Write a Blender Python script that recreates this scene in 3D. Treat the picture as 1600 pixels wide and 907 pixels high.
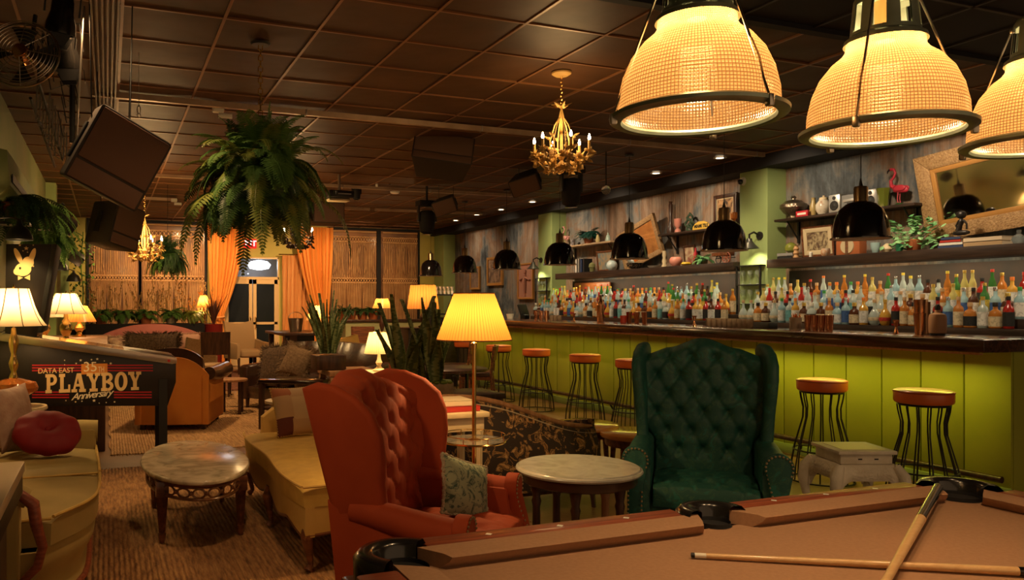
import bpy, bmesh, math, random
from mathutils import Vector, Matrix, Euler
random.seed(7)
PI = math.pi
sin, cos = math.sin, math.cos
for o in list(bpy.data.objects): bpy.data.objects.remove(o)
SC = bpy.context.scene
COL = SC.collection

# ---------------------------------------------------------------- camera, world, exposure, large lights
FPX, CX, V0, CAMH = 1230.0, 645.0, 475.0, 1.4
YAW = math.atan(477/FPX)
cam_d = bpy.data.cameras.new('camera'); cam = bpy.data.objects.new('camera', cam_d); COL.objects.link(cam)
cam.location = (0, 0, CAMH); cam.rotation_euler = (PI/2, 0, -YAW)
cam_d.sensor_width = 36; cam_d.lens = FPX/1600*36
cam_d.shift_x = (800-CX)/1600; cam_d.shift_y = (V0-453.5)/1600
cam_d.clip_start = 0.02; cam_d.clip_end = 100
SC.camera = cam
SC.view_settings.view_transform = 'Standard'; SC.view_settings.look = 'None'
SC.view_settings.exposure = 1.08; SC.view_settings.gamma = 1.0
SC.view_settings.use_curve_mapping = False
W = bpy.data.worlds.new('world'); SC.world = W; W.use_nodes = True
W.node_tree.nodes['Background'].inputs[0].default_value = (1.0, 0.62, 0.32, 1)
W.node_tree.nodes['Background'].inputs[1].default_value = 0.24

def area(name, loc, size, power, color, rot=(0,0,0), spread=PI):
    l = bpy.data.lights.new(name, 'AREA'); l.shape = 'RECTANGLE'; l.size, l.size_y = size
    l.energy = power; l.color = color; l.spread = spread
    o = bpy.data.objects.new(name, l); COL.objects.link(o); o.location = loc; o.rotation_euler = rot
    return o
def point(name, loc, power, color=(1,.62,.28), r=.03, parent=None):
    l = bpy.data.lights.new(name, 'POINT'); l.energy = power; l.color = color; l.shadow_soft_size = r
    o = bpy.data.objects.new(name, l); COL.objects.link(o); o.location = loc
    if parent: o.parent = parent
    return o
def spot(name, loc, target, power, color, angle=60, blend=.6, r=.04, parent=None):
    l = bpy.data.lights.new(name, 'SPOT'); l.energy = power; l.color = color
    l.spot_size = math.radians(angle); l.spot_blend = blend; l.shadow_soft_size = r
    o = bpy.data.objects.new(name, l); COL.objects.link(o); o.location = loc
    d = Vector(target)-Vector(loc); o.rotation_euler = d.to_track_quat('-Z','Y').to_euler()
    if parent: o.parent = parent
    return o
WARM = (1, .60, .26); WARMER = (1, .50, .17); SOFT = (1, .76, .48); LIME = (.85, 1, .08)
CEIL = 3.21
# added fill spots under the ceiling, no fixtures, brightening seats, rugs and windows
for (lx, ly, lz, tx, ty, tz, pw_, an) in (
    (.9,7.2,3.1, -.6,8.2,1.9, 30,80),(-.15,5.1,3.1, .8,5.3,0, 60,100),(-.70,2.3,2.5, .75,3.0,.6, 30,62),(.7,3.6,3.1, .0,4.6,.3, 34,80),(3.0,1.4,3.0, 3.0,3.4,.4, 30,70),
    (2.6,6.6,3.1, 2.4,7.2,0, 60,115),(1.0,9.6,3.1, 1.2,9.8,0, 105,115),(3.9,9.4,3.1, 4.0,9.6,0, 85,115),(1.6,12.6,3.1, 1.8,14.0,0, 130,115),(4.6,12.8,3.1, 4.8,14.6,.3, 130,115),
    (.3,15.9,3.05, .3,17.9,1.5, 85,100),(1.6,15.9,3.05, 1.6,17.9,1.5, 85,100),(5.4,15.8,3.05, 5.4,17.9,1.9, 40,95),(6.6,15.8,3.05, 6.6,17.9,1.9, 24,90),(2.3,15.4,3.05, 2.5,17.7,1.6, 110,90),(4.2,15.4,3.05, 4.3,17.7,1.6, 100,90)):
    spot('lounge_fill_spot', (lx,ly,lz), (tx,ty,tz), pw_, (1,.60,.28), an, .9, .08)
for k_, ly in enumerate((3.6,5.2,6.8,8.6,10.2,11.8,13.8,15.8)):  # added fill spots for the bottles and the wall shelves
    if ly < 12: spot('bottle_fill_spot', (5.55,ly+.3,3.12), (7.15,ly+.3,1.42), 44, (1,.78,.50), 58, .8, .05)
    spot('shelf_fill_spot', (6.55,ly,3.12), (7.8,ly+.1,2.15), 40 if ly < 12 else 26, (1,.76,.50), 95, .9, .06)

# ---------------------------------------------------------------- pixel rays of the photo -> points of the room
def ray(u, v):
    s, c = sin(YAW), cos(YAW); r = (u-CX)/FPX
    return Vector((s+r*c, c-r*s, -(v-V0)/FPX))
C0 = Vector((0, 0, CAMH))
def atZ(u, v, z): d = ray(u, v); return C0+d*((z-CAMH)/d.z)
def atX(u, v, x): d = ray(u, v); return C0+d*(x/d.x)
def atY(u, v, y): d = ray(u, v); return C0+d*(y/d.y)
def rnd(a, b): return random.uniform(a, b)

# ---------------------------------------------------------------- materials
MATS = {}
def nt(m): m.use_nodes = True; return m.node_tree
def lk(t, a, b): t.links.new(a, b)
def mat(name, col, rough=.6, metal=0., col2=None, scale=8., contrast=(.35,.65), bump=0., bscale=None, stretch=(1,1,1),
        coat=0., sheen=0., trans=0., ior=1.45, kind='noise', detail=4., distort=0., emit=None, estr=0., bdist=.02, sub=0., alpha=1.):
    m = bpy.data.materials.new(name); t = nt(m); n = t.nodes; b = n['Principled BSDF']
    b.inputs['Base Color'].default_value = (*col, 1); b.inputs['Roughness'].default_value = rough
    b.inputs['Metallic'].default_value = metal; b.inputs['Coat Weight'].default_value = coat
    b.inputs['Coat Roughness'].default_value = .12
    b.inputs['Sheen Weight'].default_value = sheen; b.inputs['Sheen Roughness'].default_value = .4
    b.inputs['Transmission Weight'].default_value = trans; b.inputs['IOR'].default_value = ior
    b.inputs['Alpha'].default_value = alpha
    if sheen: b.inputs['Sheen Tint'].default_value = (*[min(1, c*1.5+.1) for c in col], 1)
    if emit: b.inputs['Emission Color'].default_value = (*emit, 1); b.inputs['Emission Strength'].default_value = estr
    if col2 is not None or bump:
        tc = n.new('ShaderNodeTexCoord'); mp = n.new('ShaderNodeMapping'); mp.inputs['Scale'].default_value = stretch
        lk(t, tc.outputs['Object'], mp.inputs['Vector'])
        def tex(k, sc):
            if k == 'wave':
                w = n.new('ShaderNodeTexWave'); w.inputs['Scale'].default_value = sc; w.inputs['Distortion'].default_value = distort
                w.inputs['Detail'].default_value = 2; o = w.outputs['Fac']
            elif k == 'voronoi':
                w = n.new('ShaderNodeTexVoronoi'); w.inputs['Scale'].default_value = sc; o = w.outputs['Distance']
            else:
                w = n.new('ShaderNodeTexNoise'); w.inputs['Scale'].default_value = sc; w.inputs['Detail'].default_value = detail
                w.inputs['Distortion'].default_value = distort; o = w.outputs['Fac']
            lk(t, mp.outputs['Vector'], w.inputs['Vector']); return o
        if col2 is not None:
            r = n.new('ShaderNodeValToRGB'); r.color_ramp.elements[0].position = contrast[0]; r.color_ramp.elements[1].position = contrast[1]
            r.color_ramp.elements[0].color = (*col, 1); r.color_ramp.elements[1].color = (*col2, 1)
            lk(t, tex(kind, scale), r.inputs['Fac']); lk(t, r.outputs['Color'], b.inputs['Base Color'])
        if bump:
            bp = n.new('ShaderNodeBump'); bp.inputs['Strength'].default_value = bump; bp.inputs['Distance'].default_value = bdist
            lk(t, tex(kind if bscale is None else 'noise', bscale or scale), bp.inputs['Height']); lk(t, bp.outputs['Normal'], b.inputs['Normal'])
    MATS[name] = m; return m
def emis(name, col, s):
    m = bpy.data.materials.new(name); t = nt(m); n = t.nodes; n.remove(n['Principled BSDF'])
    e = n.new('ShaderNodeEmission'); e.inputs[0].default_value = (*col, 1); e.inputs[1].default_value = s
    lk(t, e.outputs[0], n['Material Output'].inputs['Surface']); return m
def shade_mat(name, col, pleats=0, clear=.0, gloss=.1):
    col = tuple(c*.50 for c in col)
    """cloth or pleated paper lit from the bulb inside: diffuse light passes through"""
    m = bpy.data.materials.new(name); t = nt(m); n = t.nodes; n.remove(n['Principled BSDF'])
    tr = n.new('ShaderNodeBsdfTranslucent'); df = n.new('ShaderNodeBsdfDiffuse'); mx = n.new('ShaderNodeMixShader')
    tr.inputs[0].default_value = (*col, 1); df.inputs[0].default_value = (*col, 1); mx.inputs[0].default_value = .38
    lk(t, tr.outputs[0], mx.inputs[1]); lk(t, df.outputs[0], mx.inputs[2])
    if pleats:
        uv = n.new('ShaderNodeUVMap'); sp = n.new('ShaderNodeSeparateXYZ'); lk(t, uv.outputs[0], sp.inputs[0])
        mu = n.new('ShaderNodeMath'); mu.operation = 'MULTIPLY'; mu.inputs[1].default_value = pleats*2*PI; lk(t, sp.outputs[0], mu.inputs[0])
        si = n.new('ShaderNodeMath'); si.operation = 'SINE'; lk(t, mu.outputs[0], si.inputs[0])
        r = n.new('ShaderNodeValToRGB'); r.color_ramp.elements[0].position = 0.0; r.color_ramp.elements[1].position = .5
        r.color_ramp.elements[0].color = (*[c*.62 for c in col], 1); r.color_ramp.elements[1].color = (*col, 1)
        ma = n.new('ShaderNodeMath'); ma.operation = 'MULTIPLY_ADD'; ma.inputs[1].default_value = .5; ma.inputs[2].default_value = .5
        lk(t, si.outputs[0], ma.inputs[0]); lk(t, ma.outputs[0], r.inputs[0]); lk(t, r.outputs[0], tr.inputs[0])
    out = mx
    if clear:
        tp = n.new('ShaderNodeBsdfTransparent'); tp.inputs[0].default_value = (*col, 1); m2 = n.new('ShaderNodeMixShader'); m2.inputs[0].default_value = clear
        lk(t, mx.outputs[0], m2.inputs[1]); lk(t, tp.outputs[0], m2.inputs[2]); out = m2
    if gloss:
        gl = n.new('ShaderNodeBsdfGlossy'); gl.inputs['Roughness'].default_value = .3; m3 = n.new('ShaderNodeMixShader'); m3.inputs[0].default_value = gloss*.3
        lk(t, out.outputs[0], m3.inputs[1]); lk(t, gl.outputs[0], m3.inputs[2]); out = m3
    lk(t, out.outputs[0], n['Material Output'].inputs['Surface']); return m

# ---------------------------------------------------------------- mesh builder
class MB:
    def __init__(s): s.v = []; s.f = []; s.uv = []
    def add(s, vs, fs, uvs=None, M=None):
        b = len(s.v)
        s.v += [tuple(M @ Vector(p)) if M else tuple(p) for p in vs]
        for i, f in enumerate(fs):
            s.f.append([b+k for k in f]); s.uv.append(uvs[i] if uvs else None)
        return s
    def bm(s, bm, M=None):
        bm.verts.index_update(); s.add([v.co[:] for v in bm.verts], [[v.index for v in f.verts] for f in bm.faces], None, M); bm.free(); return s
    def box(s, c, d, bev=0., rot=(0,0,0), seg=2):
        bm = bmesh.new(); bmesh.ops.create_cube(bm, size=1); bmesh.ops.scale(bm, vec=d, verts=bm.verts)
        if bev: bmesh.ops.bevel(bm, geom=bm.edges[:], offset=min(bev, min(d)*.49), segments=seg, profile=.5, affect='EDGES')
        return s.bm(bm, Matrix.Translation(c) @ Euler(rot).to_matrix().to_4x4())
    def lo(s, p, q, bev=0.):     # box by two corners
        return s.box([(a+b)/2 for a, b in zip(p, q)], [abs(a-b) for a, b in zip(p, q)], bev)
    def lathe(s, prof, n=24, c=(0,0,0), M=None, a0=0., a1=2*PI, wob=None):
        vs = []; closed = abs(a1-a0-2*PI) < 1e-6; m = n if closed else n+1
        for r, z in prof:
            for k in range(m):
                a = a0+(a1-a0)*k/n; rr = r*(wob(a, z) if wob else 1)
                vs.append((c[0]+rr*cos(a), c[1]+rr*sin(a), c[2]+z))
        fs = []; uv = []; L = len(prof)
        for i in range(L-1):
            for k in range(n):
                a = i*m+k; b = i*m+(k+1) % m
                fs.append((a, b, b+m, a+m)); uv.append(((k/n, i/(L-1)), ((k+1)/n, i/(L-1)), ((k+1)/n, (i+1)/(L-1)), (k/n, (i+1)/(L-1))))
        if closed:
            if prof[0][0] > 1e-4 : pass
        return s.add(vs, fs, uv, M)
    def disc(s, r, z, n=24, c=(0,0,0), up=True, ry=None):
        ry = ry or r
        vs = [(c[0]+r*cos(2*PI*k/n), c[1]+ry*sin(2*PI*k/n), c[2]+z) for k in range(n)]
        return s.add(vs, [list(range(n)) if up else list(range(n))[::-1]])
    def solid(s, prof, n=24, c=(0,0,0), M=None, wob=None):   # lathe closed at both ends
        p = list(prof)
        if p[0][0] > 1e-4: p = [(1e-4, p[0][1])]+p
        if p[-1][0] > 1e-4: p = p+[(1e-4, p[-1][1])]
        return s.lathe(p, n, c, M, wob=wob)
    def cyl(s, a, b, r0, r1=None, n=10):
        return s.tube([a, b], [r0, r0 if r1 is None else r1], n)
    def tube(s, pts, r, n=8, closed=False, cap=True):
        pts = [Vector(p) for p in pts]; N = len(pts)
        if not isinstance(r, (list, tuple)): r = [r]*N
        vs = []; prev = None
        for i, p in enumerate(pts):
            if closed: t = pts[(i+1) % N]-pts[i-1]
            else: t = pts[min(i+1, N-1)]-pts[max(i-1, 0)]
            t.normalize() if t.length > 1e-9 else None
            if prev is None:
                x = t.cross(Vector((0,0,1)))
                if x.length < .01: x = t.cross(Vector((0,1,0)))
            else:
                x = prev-t*prev.dot(t)
            x.normalize(); prev = x; y = t.cross(x)
            for k in range(n):
                a = 2*PI*k/n; vs.append(p+(x*cos(a)+y*sin(a))*r[i])
        fs = []
        for i in range(N if closed else N-1):
            j = (i+1) % N
            for k in range(n): fs.append((i*n+k, i*n+(k+1) % n, j*n+(k+1) % n, j*n+k))
        if cap and not closed: fs.append(list(range(n))[::-1]); fs.append([(N-1)*n+k for k in range(n)])
        return s.add(vs, fs)
    def grid(s, fn, nu, nv, M=None, cu=False):
        vs = []; m = nu if cu else nu+1
        for j in range(nv+1):
            for i in range(m): vs.append(fn(i/nu, j/nv))
        fs = []; uv = []
        for j in range(nv):
            for i in range(nu):
                a = j*m+i; b = j*m+(i+1) % m
                fs.append((a, b, b+m, a+m)); uv.append(((i/nu, j/nv), ((i+1)/nu, j/nv), ((i+1)/nu, (j+1)/nv), (i/nu, (j+1)/nv)))
        return s.add(vs, fs, uv, M)
    def shell(s, front, back, nu, nv, M=None):   # closed body between two surfaces
        g = [[front(i/nu, j/nv) for i in range(nu+1)] for j in range(nv+1)]
        h = [[back(i/nu, j/nv) for i in range(nu+1)] for j in range(nv+1)]
        vs = [p for r in g for p in r]+[p for r in h for p in r]; m = nu+1; B = m*(nv+1); fs = []
        for j in range(nv):
            for i in range(nu):
                a = j*m+i; fs.append((a, a+1, a+1+m, a+m)); fs.append((B+a+m, B+a+1+m, B+a+1, B+a))
        for j in range(nv):
            a = j*m; fs.append((a+m, B+a+m, B+a, a)); a = j*m+nu; fs.append((a, B+a, B+a+m, a+m))
        for i in range(nu):
            fs.append((i, B+i, B+i+1, i+1)); a = nv*m+i; fs.append((a+1, B+a+1, B+a, a))
        return s.add(vs, fs, None, M)
    def prism(s, poly, axis, a, b, bev=0., seg=2, M=None):
        """polygon extruded along axis from a to b; poly in the two other axes (xy order kept)"""
        def P(p, t): return {'x': (t, p[0], p[1]), 'y': (p[0], t, p[1]), 'z': (p[0], p[1], t)}[axis]
        bm = bmesh.new(); n = len(poly)
        v0 = [bm.verts.new(P(p, a)) for p in poly]; v1 = [bm.verts.new(P(p, b)) for p in poly]
        bm.faces.new(v0[::-1]); bm.faces.new(v1)
        for i in range(n): bm.faces.new((v0[i], v0[(i+1) % n], v1[(i+1) % n], v1[i]))
        bmesh.ops.recalc_face_normals(bm, faces=bm.faces)
        if bev:
            es = [e for e in bm.edges if (e.verts[0] in v0) == (e.verts[1] in v0)]
            try: bmesh.ops.bevel(bm, geom=es, offset=bev, segments=seg, profile=.5, affect='EDGES', clamp_overlap=True)
            except Exception: pass
        return s.bm(bm, M)
    def blob(s, c, d, e=4., rot=(0,0,0), n=8, fn=None):
        """cushion: superellipsoid of size d"""
        bm = bmesh.new(); bmesh.ops.create_cube(bm, size=2); bmesh.ops.subdivide_edges(bm, edges=bm.edges[:], cuts=n, use_grid_fill=True)
        for v in bm.verts:
            p = v.co; q = Vector([math.sin(max(-1, min(1, t))*PI/2*.98) for t in p])
            k = (abs(q.x)**e+abs(q.y)**e+abs(q.z)**e)**(1/e); q = q/k
            v.co = Vector((q.x*d[0]/2, q.y*d[1]/2, q.z*d[2]/2))
            if fn: v.co = Vector(fn(v.co))
        return s.bm(bm, Matrix.Translation(c) @ Euler(rot).to_matrix().to_4x4())
    def pillow(s, w, h, t, M=None, n=14, corner=.12, dimple=0.):
        def F(sg):
            def g(u, v):
                x = 2*u-1; y = 2*v-1
                k = 1-corner*(x*x*y*y)*0-.06*(1-abs(y)**2)*(abs(x)**3)*0
                px = x*w/2*(1-.07*(1-y*y)); py = y*h/2*(1-.07*(1-x*x))
                z = t/2*max(0., (1-abs(x)**2.6))**.55*max(0., (1-abs(y)**2.6))**.55
                z -= dimple*math.exp(-(x*x+y*y)*14)
                return (px*k, py*k, sg*max(z, .004))
            return g
        return s.shell(F(1), F(-1), n, n, M)
    def build(s, name, m, parent=None, smooth=40, loc=None):
        me = bpy.data.meshes.new(name); me.from_pydata(s.v, [], s.f)
        if any(u for u in s.uv):
            ul = me.uv_layers.new(name='UVMap'); k = 0
            for f, u in zip(s.f, s.uv):
                for i in range(len(f)):
                    if u: ul.data[k].uv = u[i]
                    k += 1
        if m: me.materials.append(m)
        bm = bmesh.new(); bm.from_mesh(me); bmesh.ops.recalc_face_normals(bm, faces=bm.faces); bm.to_mesh(me); bm.free()
        if smooth:
            me.polygons.foreach_set('use_smooth', [True]*len(me.polygons)); me.set_sharp_from_angle(angle=math.radians(smooth))
        me.update()
        o = bpy.data.objects.new(name, me); COL.objects.link(o)
        if parent: o.parent = parent
        if loc is not None: o.location = loc
        return o
def thing(name, label, cat, loc=(0,0,0), rz=0., group=None):
    o = bpy.data.objects.new(name, None); COL.objects.link(o); o.empty_display_size = .1
    o.location = loc; o.rotation_euler = (0, 0, rz); o['label'] = label; o['category'] = cat
    if group: o['group'] = group
    return o
def tag(o, label, cat, group=None, kind=None):
    o['label'] = label; o['category'] = cat
    if group: o['group'] = group
    if kind: o['kind'] = kind
    return o
def struct(o, label=None):
    o['kind'] = 'structure'
    if label: o['label'] = label
    return o
def kids(o): return [c for c in bpy.data.objects if c.parent == o]
def dup(root, loc=None, rz=None, label=None, group=None, tree=None):
    r = root.copy(); COL.objects.link(r)
    if loc is not None: r.location = loc
    if rz is not None: r.rotation_euler = (0, 0, rz)
    if label: r['label'] = label
    if group: r['group'] = group
    for ch, gs in (tree if tree is not None else get_tree(root)):
        c = ch.copy(); COL.objects.link(c); c.parent = r
        for g in gs: d = g.copy(); COL.objects.link(d); d.parent = c
    return r
def get_tree(root): return [(c, kids(c)) for c in kids(root)]
def text_mesh(txt, size, depth=.002, offset=0., shear=0., sx=1., spacing=1.):
    cu = bpy.data.curves.new('text', 'FONT'); cu.body = txt; cu.size = size; cu.extrude = depth; cu.offset = offset; cu.shear = shear
    cu.align_x = 'CENTER'; cu.align_y = 'CENTER'; cu.space_character = spacing
    o = bpy.data.objects.new('text', cu); COL.objects.link(o)
    dg = bpy.context.evaluated_depsgraph_get(); me = bpy.data.meshes.new_from_object(o.evaluated_get(dg))
    vs = [(v.co.x*sx, v.co.y, v.co.z) for v in me.vertices]; fs = [list(p.vertices) for p in me.polygons]
    bpy.data.objects.remove(o); return vs, fs

M = {}
M['black'] = mat('black_satin', (.012,.011,.010), .45)
M['matte_black'] = mat('black_matte', (.010,.009,.009), .8)
M['black_gloss'] = mat('black_gloss_enamel', (.006,.005,.005), .12, coat=.6)
M['black_wood'] = mat('black_stained_wood', (.016,.010,.007), .4, col2=(.04,.022,.014), scale=5, stretch=(1,12,12))
M['walnut'] = mat('walnut_wood', (.09,.030,.012), .35, col2=(.22,.075,.028), scale=4, stretch=(1,9,9), coat=.25)
M['dark_wood'] = mat('dark_wood', (.03,.013,.007), .4, col2=(.075,.03,.014), scale=4, stretch=(9,9,1), coat=.2)
M['red_wood'] = mat('reddish_wood', (.16,.032,.013), .48, col2=(.34,.085,.035), scale=5, stretch=(1,14,14), coat=.15, contrast=(.3,.7))
M['mid_wood'] = mat('mid_wood', (.32,.15,.06), .45, col2=(.45,.24,.11), scale=4, stretch=(9,9,1), coat=.15)
M['gold_wood'] = mat('gilded_wood', (.42,.17,.04), .4, metal=.35, col2=(.65,.32,.09), scale=30, bump=.5, bscale=60)
M['brass'] = mat('brass', (.75,.48,.16), .22, 1.)
M['copper'] = mat('copper', (.80,.40,.20), .2, 1.)
M['steel'] = mat('brushed_steel', (.45,.40,.34), .3, 1.)
M['chrome'] = mat('chrome', (.75,.72,.68), .1, 1.)
M['green_metal'] = mat('verdigris_metal', (.27,.31,.24), .38, .6, col2=(.15,.18,.13), scale=9)
M['cream'] = mat('cream_paint', (.62,.50,.30), .5)
M['white'] = mat('white_paint', (.75,.70,.60), .5)
M['mirror'] = mat('mirror_glass', (.75,.72,.68), .04, 1.)
M['glass'] = mat('clear_glass', (.85,.9,.85), .05, trans=.9, ior=1.15)
M['leaf'] = mat('fern_green', (.045,.13,.018), .8, col2=(.12,.25,.035), scale=4)
M['leaf_dark'] = mat('dark_leaf_green', (.012,.045,.012), .5, col2=(.04,.10,.02), scale=5)
M['leaf_pale'] = mat('pale_leaf_green', (.10,.36,.12), .45, col2=(.32,.58,.26), scale=12)
M['dry_leaf'] = mat('yellow_green_leaf', (.22,.24,.03), .5, col2=(.12,.2,.03), scale=8)
M['terracotta'] = mat('terracotta', (.35,.10,.03), .7)
M['green_wall'] = mat('apple_green_paint', (.34,.44,.17), .6, col2=(.30,.40,.15), scale=1.5)
M['soil'] = mat('potting_soil', (.03,.018,.01), .9)
# ================================================================ STRUCTURE
def wall_plaster():
    m = bpy.data.materials.new('distressed_panel_wall'); t = nt(m); n = t.nodes; b = n['Principled BSDF']; b.inputs['Roughness'].default_value = .8
    tc = n.new('ShaderNodeTexCoord'); mp = n.new('ShaderNodeMapping'); mp.inputs['Scale'].default_value = (1, 1.25, .8); lk(t, tc.outputs['Object'], mp.inputs[0])
    a = n.new('ShaderNodeTexNoise'); a.inputs['Scale'].default_value = .9; a.inputs['Detail'].default_value = 10; a.inputs['Roughness'].default_value = .66; a.inputs['Distortion'].default_value = .5; lk(t, mp.outputs[0], a.inputs[0])
    r = n.new('ShaderNodeValToRGB'); e = r.color_ramp.elements
    e[0].position = .33; e[0].color = (.035,.037,.038,1); e[1].position = .68; e[1].color = (.36,.31,.25,1)
    for p, c in ((.42,(.11,.13,.14)),(.48,(.24,.22,.19)),(.535,(.26,.155,.095)),(.585,(.32,.22,.15))):
        q = e.new(p); q.color = (*c, 1)
    lk(t, a.outputs['Fac'], r.inputs[0])
    mp2 = n.new('ShaderNodeMapping'); mp2.inputs['Scale'].default_value = (1, 9, .5); lk(t, tc.outputs['Object'], mp2.inputs[0])
    s_ = n.new('ShaderNodeTexNoise'); s_.inputs['Scale'].default_value = 1.6; s_.inputs['Detail'].default_value = 8; s_.inputs['Roughness'].default_value = .7; lk(t, mp2.outputs[0], s_.inputs[0])
    r2 = n.new('ShaderNodeValToRGB'); r2.color_ramp.elements[0].position = .40; r2.color_ramp.elements[0].color = (.45,.44,.43,1); r2.color_ramp.elements[1].position = .56; r2.color_ramp.elements[1].color = (1,1,1,1)
    lk(t, s_.outputs['Fac'], r2.inputs[0])
    mx = n.new('ShaderNodeMix'); mx.data_type = 'RGBA'; mx.blend_type = 'MULTIPLY'; mx.inputs[0].default_value = .7
    lk(t, r.outputs[0], mx.inputs['A']); lk(t, r2.outputs[0], mx.inputs['B']); lk(t, mx.outputs['Result'], b.inputs['Base Color'])
    w = n.new('ShaderNodeTexWave'); w.bands_direction = 'Y'; w.inputs['Scale'].default_value = 6.5; lk(t, tc.outputs['Object'], w.inputs[0])
    bp = n.new('ShaderNodeBump'); bp.inputs['Strength'].default_value = .25; bp.inputs['Distance'].default_value = .012; lk(t, w.outputs['Fac'], bp.inputs['Height']); lk(t, bp.outputs[0], b.inputs['Normal'])
    return m
M['plaster'] = wall_plaster()
M['floor'] = mat('stained_concrete_floor', (.14,.075,.035), .38, col2=(.27,.15,.07), scale=1.6, detail=8, bump=.08, bscale=30)
M['lime_panel'] = mat('lime_green_panel', (.40,.42,.045), .5, col2=(.34,.37,.04), scale=2)
M['counter'] = mat('bar_counter_wood', (.035,.014,.008), .22, col2=(.085,.035,.018), scale=3, stretch=(9,1,9), coat=.5)
M['bar_shelf'] = mat('dark_plank_shelf', (.022,.012,.008), .45, col2=(.05,.028,.018), scale=3, stretch=(12,1,12))
YF = 17.9
struct(MB().lo((-.95,-1.5,-.1), (8.2,18.3,0)).build('floor', M['floor']))
# ceiling: tiles with T-bar grid
TS = 1.81/2.976; TX0 = 1.139*TS; TY0 = 8.36*TS
def ceil_mat(name, c1, c2, rough):
    m = bpy.data.materials.new(name); t = nt(m); n = t.nodes; b = n['Principled BSDF']
    b.inputs['Roughness'].default_value = rough; b.inputs['Specular IOR Level'].default_value = .22
    tc = n.new('ShaderNodeTexCoord'); a = n.new('ShaderNodeTexNoise'); a.inputs['Scale'].default_value = 2.2; a.inputs['Detail'].default_value = 7; lk(t, tc.outputs['Object'], a.inputs[0])
    r = n.new('ShaderNodeValToRGB'); r.color_ramp.elements[0].position = .35; r.color_ramp.elements[0].color = (*c1, 1); r.color_ramp.elements[1].position = .7; r.color_ramp.elements[1].color = (*c2, 1)
    lk(t, a.outputs['Fac'], r.inputs[0]); lk(t, r.outputs[0], b.inputs['Base Color'])
    q = n.new('ShaderNodeTexNoise'); q.inputs['Scale'].default_value = 1.5; q.inputs['Detail'].default_value = 3; lk(t, tc.outputs['Object'], q.inputs[0])
    bp = n.new('ShaderNodeBump'); bp.inputs['Strength'].default_value = .35; bp.inputs['Distance'].default_value = .05; lk(t, q.outputs['Fac'], bp.inputs['Height']); lk(t, bp.outputs[0], b.inputs['Normal'])
    return m
M['tile'] = ceil_mat('ceiling_tile', (.050,.021,.008), (.085,.036,.014), .55)
M['tbar'] = mat('ceiling_grid_bar', (.22,.095,.036), .4, .2)  # glints of the bars are put into this brighter brown
mb = MB()
x = TX0-3*TS
# each tile a slightly bowed panel
ix = 0
for i in range(-3, 12):
    for j in range(-2, 22):
        x0, x1 = TX0+i*TS, TX0+(i+1)*TS; y0, y1 = TY0+j*TS, TY0+(j+1)*TS
        x0, x1 = max(x0, -.9), min(x1, 7.62); y0, y1 = max(y0, 3.92), min(y1, YF+.1)
        if x1-x0 < .02 or y1-y0 < .02: continue
        s = rnd(-.004, .012); a, b_ = rnd(-.003, .003), rnd(-.003, .003)
        def F(u, v): return (x0+(x1-x0)*u, y0+(y1-y0)*v, CEIL+.008-s*16*u*(1-u)*v*(1-v)*.5+a*(2*u-1)+b_*(2*v-1))
        mb.grid(F, 4, 4)
mb.lo((-.95,3.9,CEIL+.03), (7.9,18.3,CEIL+.1))
struct(mb.build('ceiling', M['tile']))
mb = MB()
for i in range(-2, 12):
    xx = TX0+i*TS
    if -.9 < xx < 7.6: mb.lo((xx-.010,3.92,CEIL-.003), (xx+.010,YF,CEIL+.012))
for j in range(-2, 22):
    yy = TY0+j*TS
    if 3.92 < yy < YF: mb.lo((-.9,yy-.009,CEIL-.002), (7.62,yy+.009,CEIL+.012))
struct(mb.build('trim_1', M['tbar'], smooth=0))
struct(MB().lo((-.95,-1.5,CEIL+.02), (8.2,3.92,CEIL+.1)).lo((2.6,3.88,CEIL-.012),(8.2,3.95,CEIL+.05)).build('trim_2', M['matte_black'], smooth=0))
mb = MB()
for i in range(-1, 12):
    xx = TX0+i*TS; mb.lo((xx-.012,-1.4,CEIL+.008), (xx+.012,3.88,CEIL+.022))
for j in range(-10, -2):
    yy = TY0+j*TS; mb.lo((-.9,yy-.012,CEIL+.008), (7.6,yy+.012,CEIL+.022))
struct(mb.build('trim_3', mat('black_grid_bar', (.02,.014,.010), .5), smooth=0))
# right wall with black beam, pillars
struct(MB().lo((7.8,-1.5,0), (7.95,18.3,CEIL+.1)).build('wall_right', M['plaster']))
struct(MB().lo((7.4,-1.5,3.06), (7.8,YF,CEIL+.02)).build('trim_4', M['matte_black'], smooth=0))
for i, (y0, y1) in enumerate(((7.385,7.833),(12.38,12.86),(17.3,17.88))):
    struct(MB().lo((7.5,y0,0), (7.82,y1,3.06), .004).build('trim_%d' % (5+i), M['green_wall'], smooth=0))
# left wall: ledge, pillars
M['left_wall'] = mat('green_left_wall', (.16,.20,.075), .6, col2=(.22,.22,.10), scale=2)
struct(MB().lo((-1.0,-1.5,0), (-.86,18.3,CEIL+.1)).build('wall_left', M['left_wall']))
for i, y in enumerate((5.4, 12.9, 17.0)):
    struct(MB().lo((-.9,y,0), (-.72,y+.32,CEIL), .004).build('trim_%d' % (8+i), M['green_wall'], smooth=0))
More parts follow.
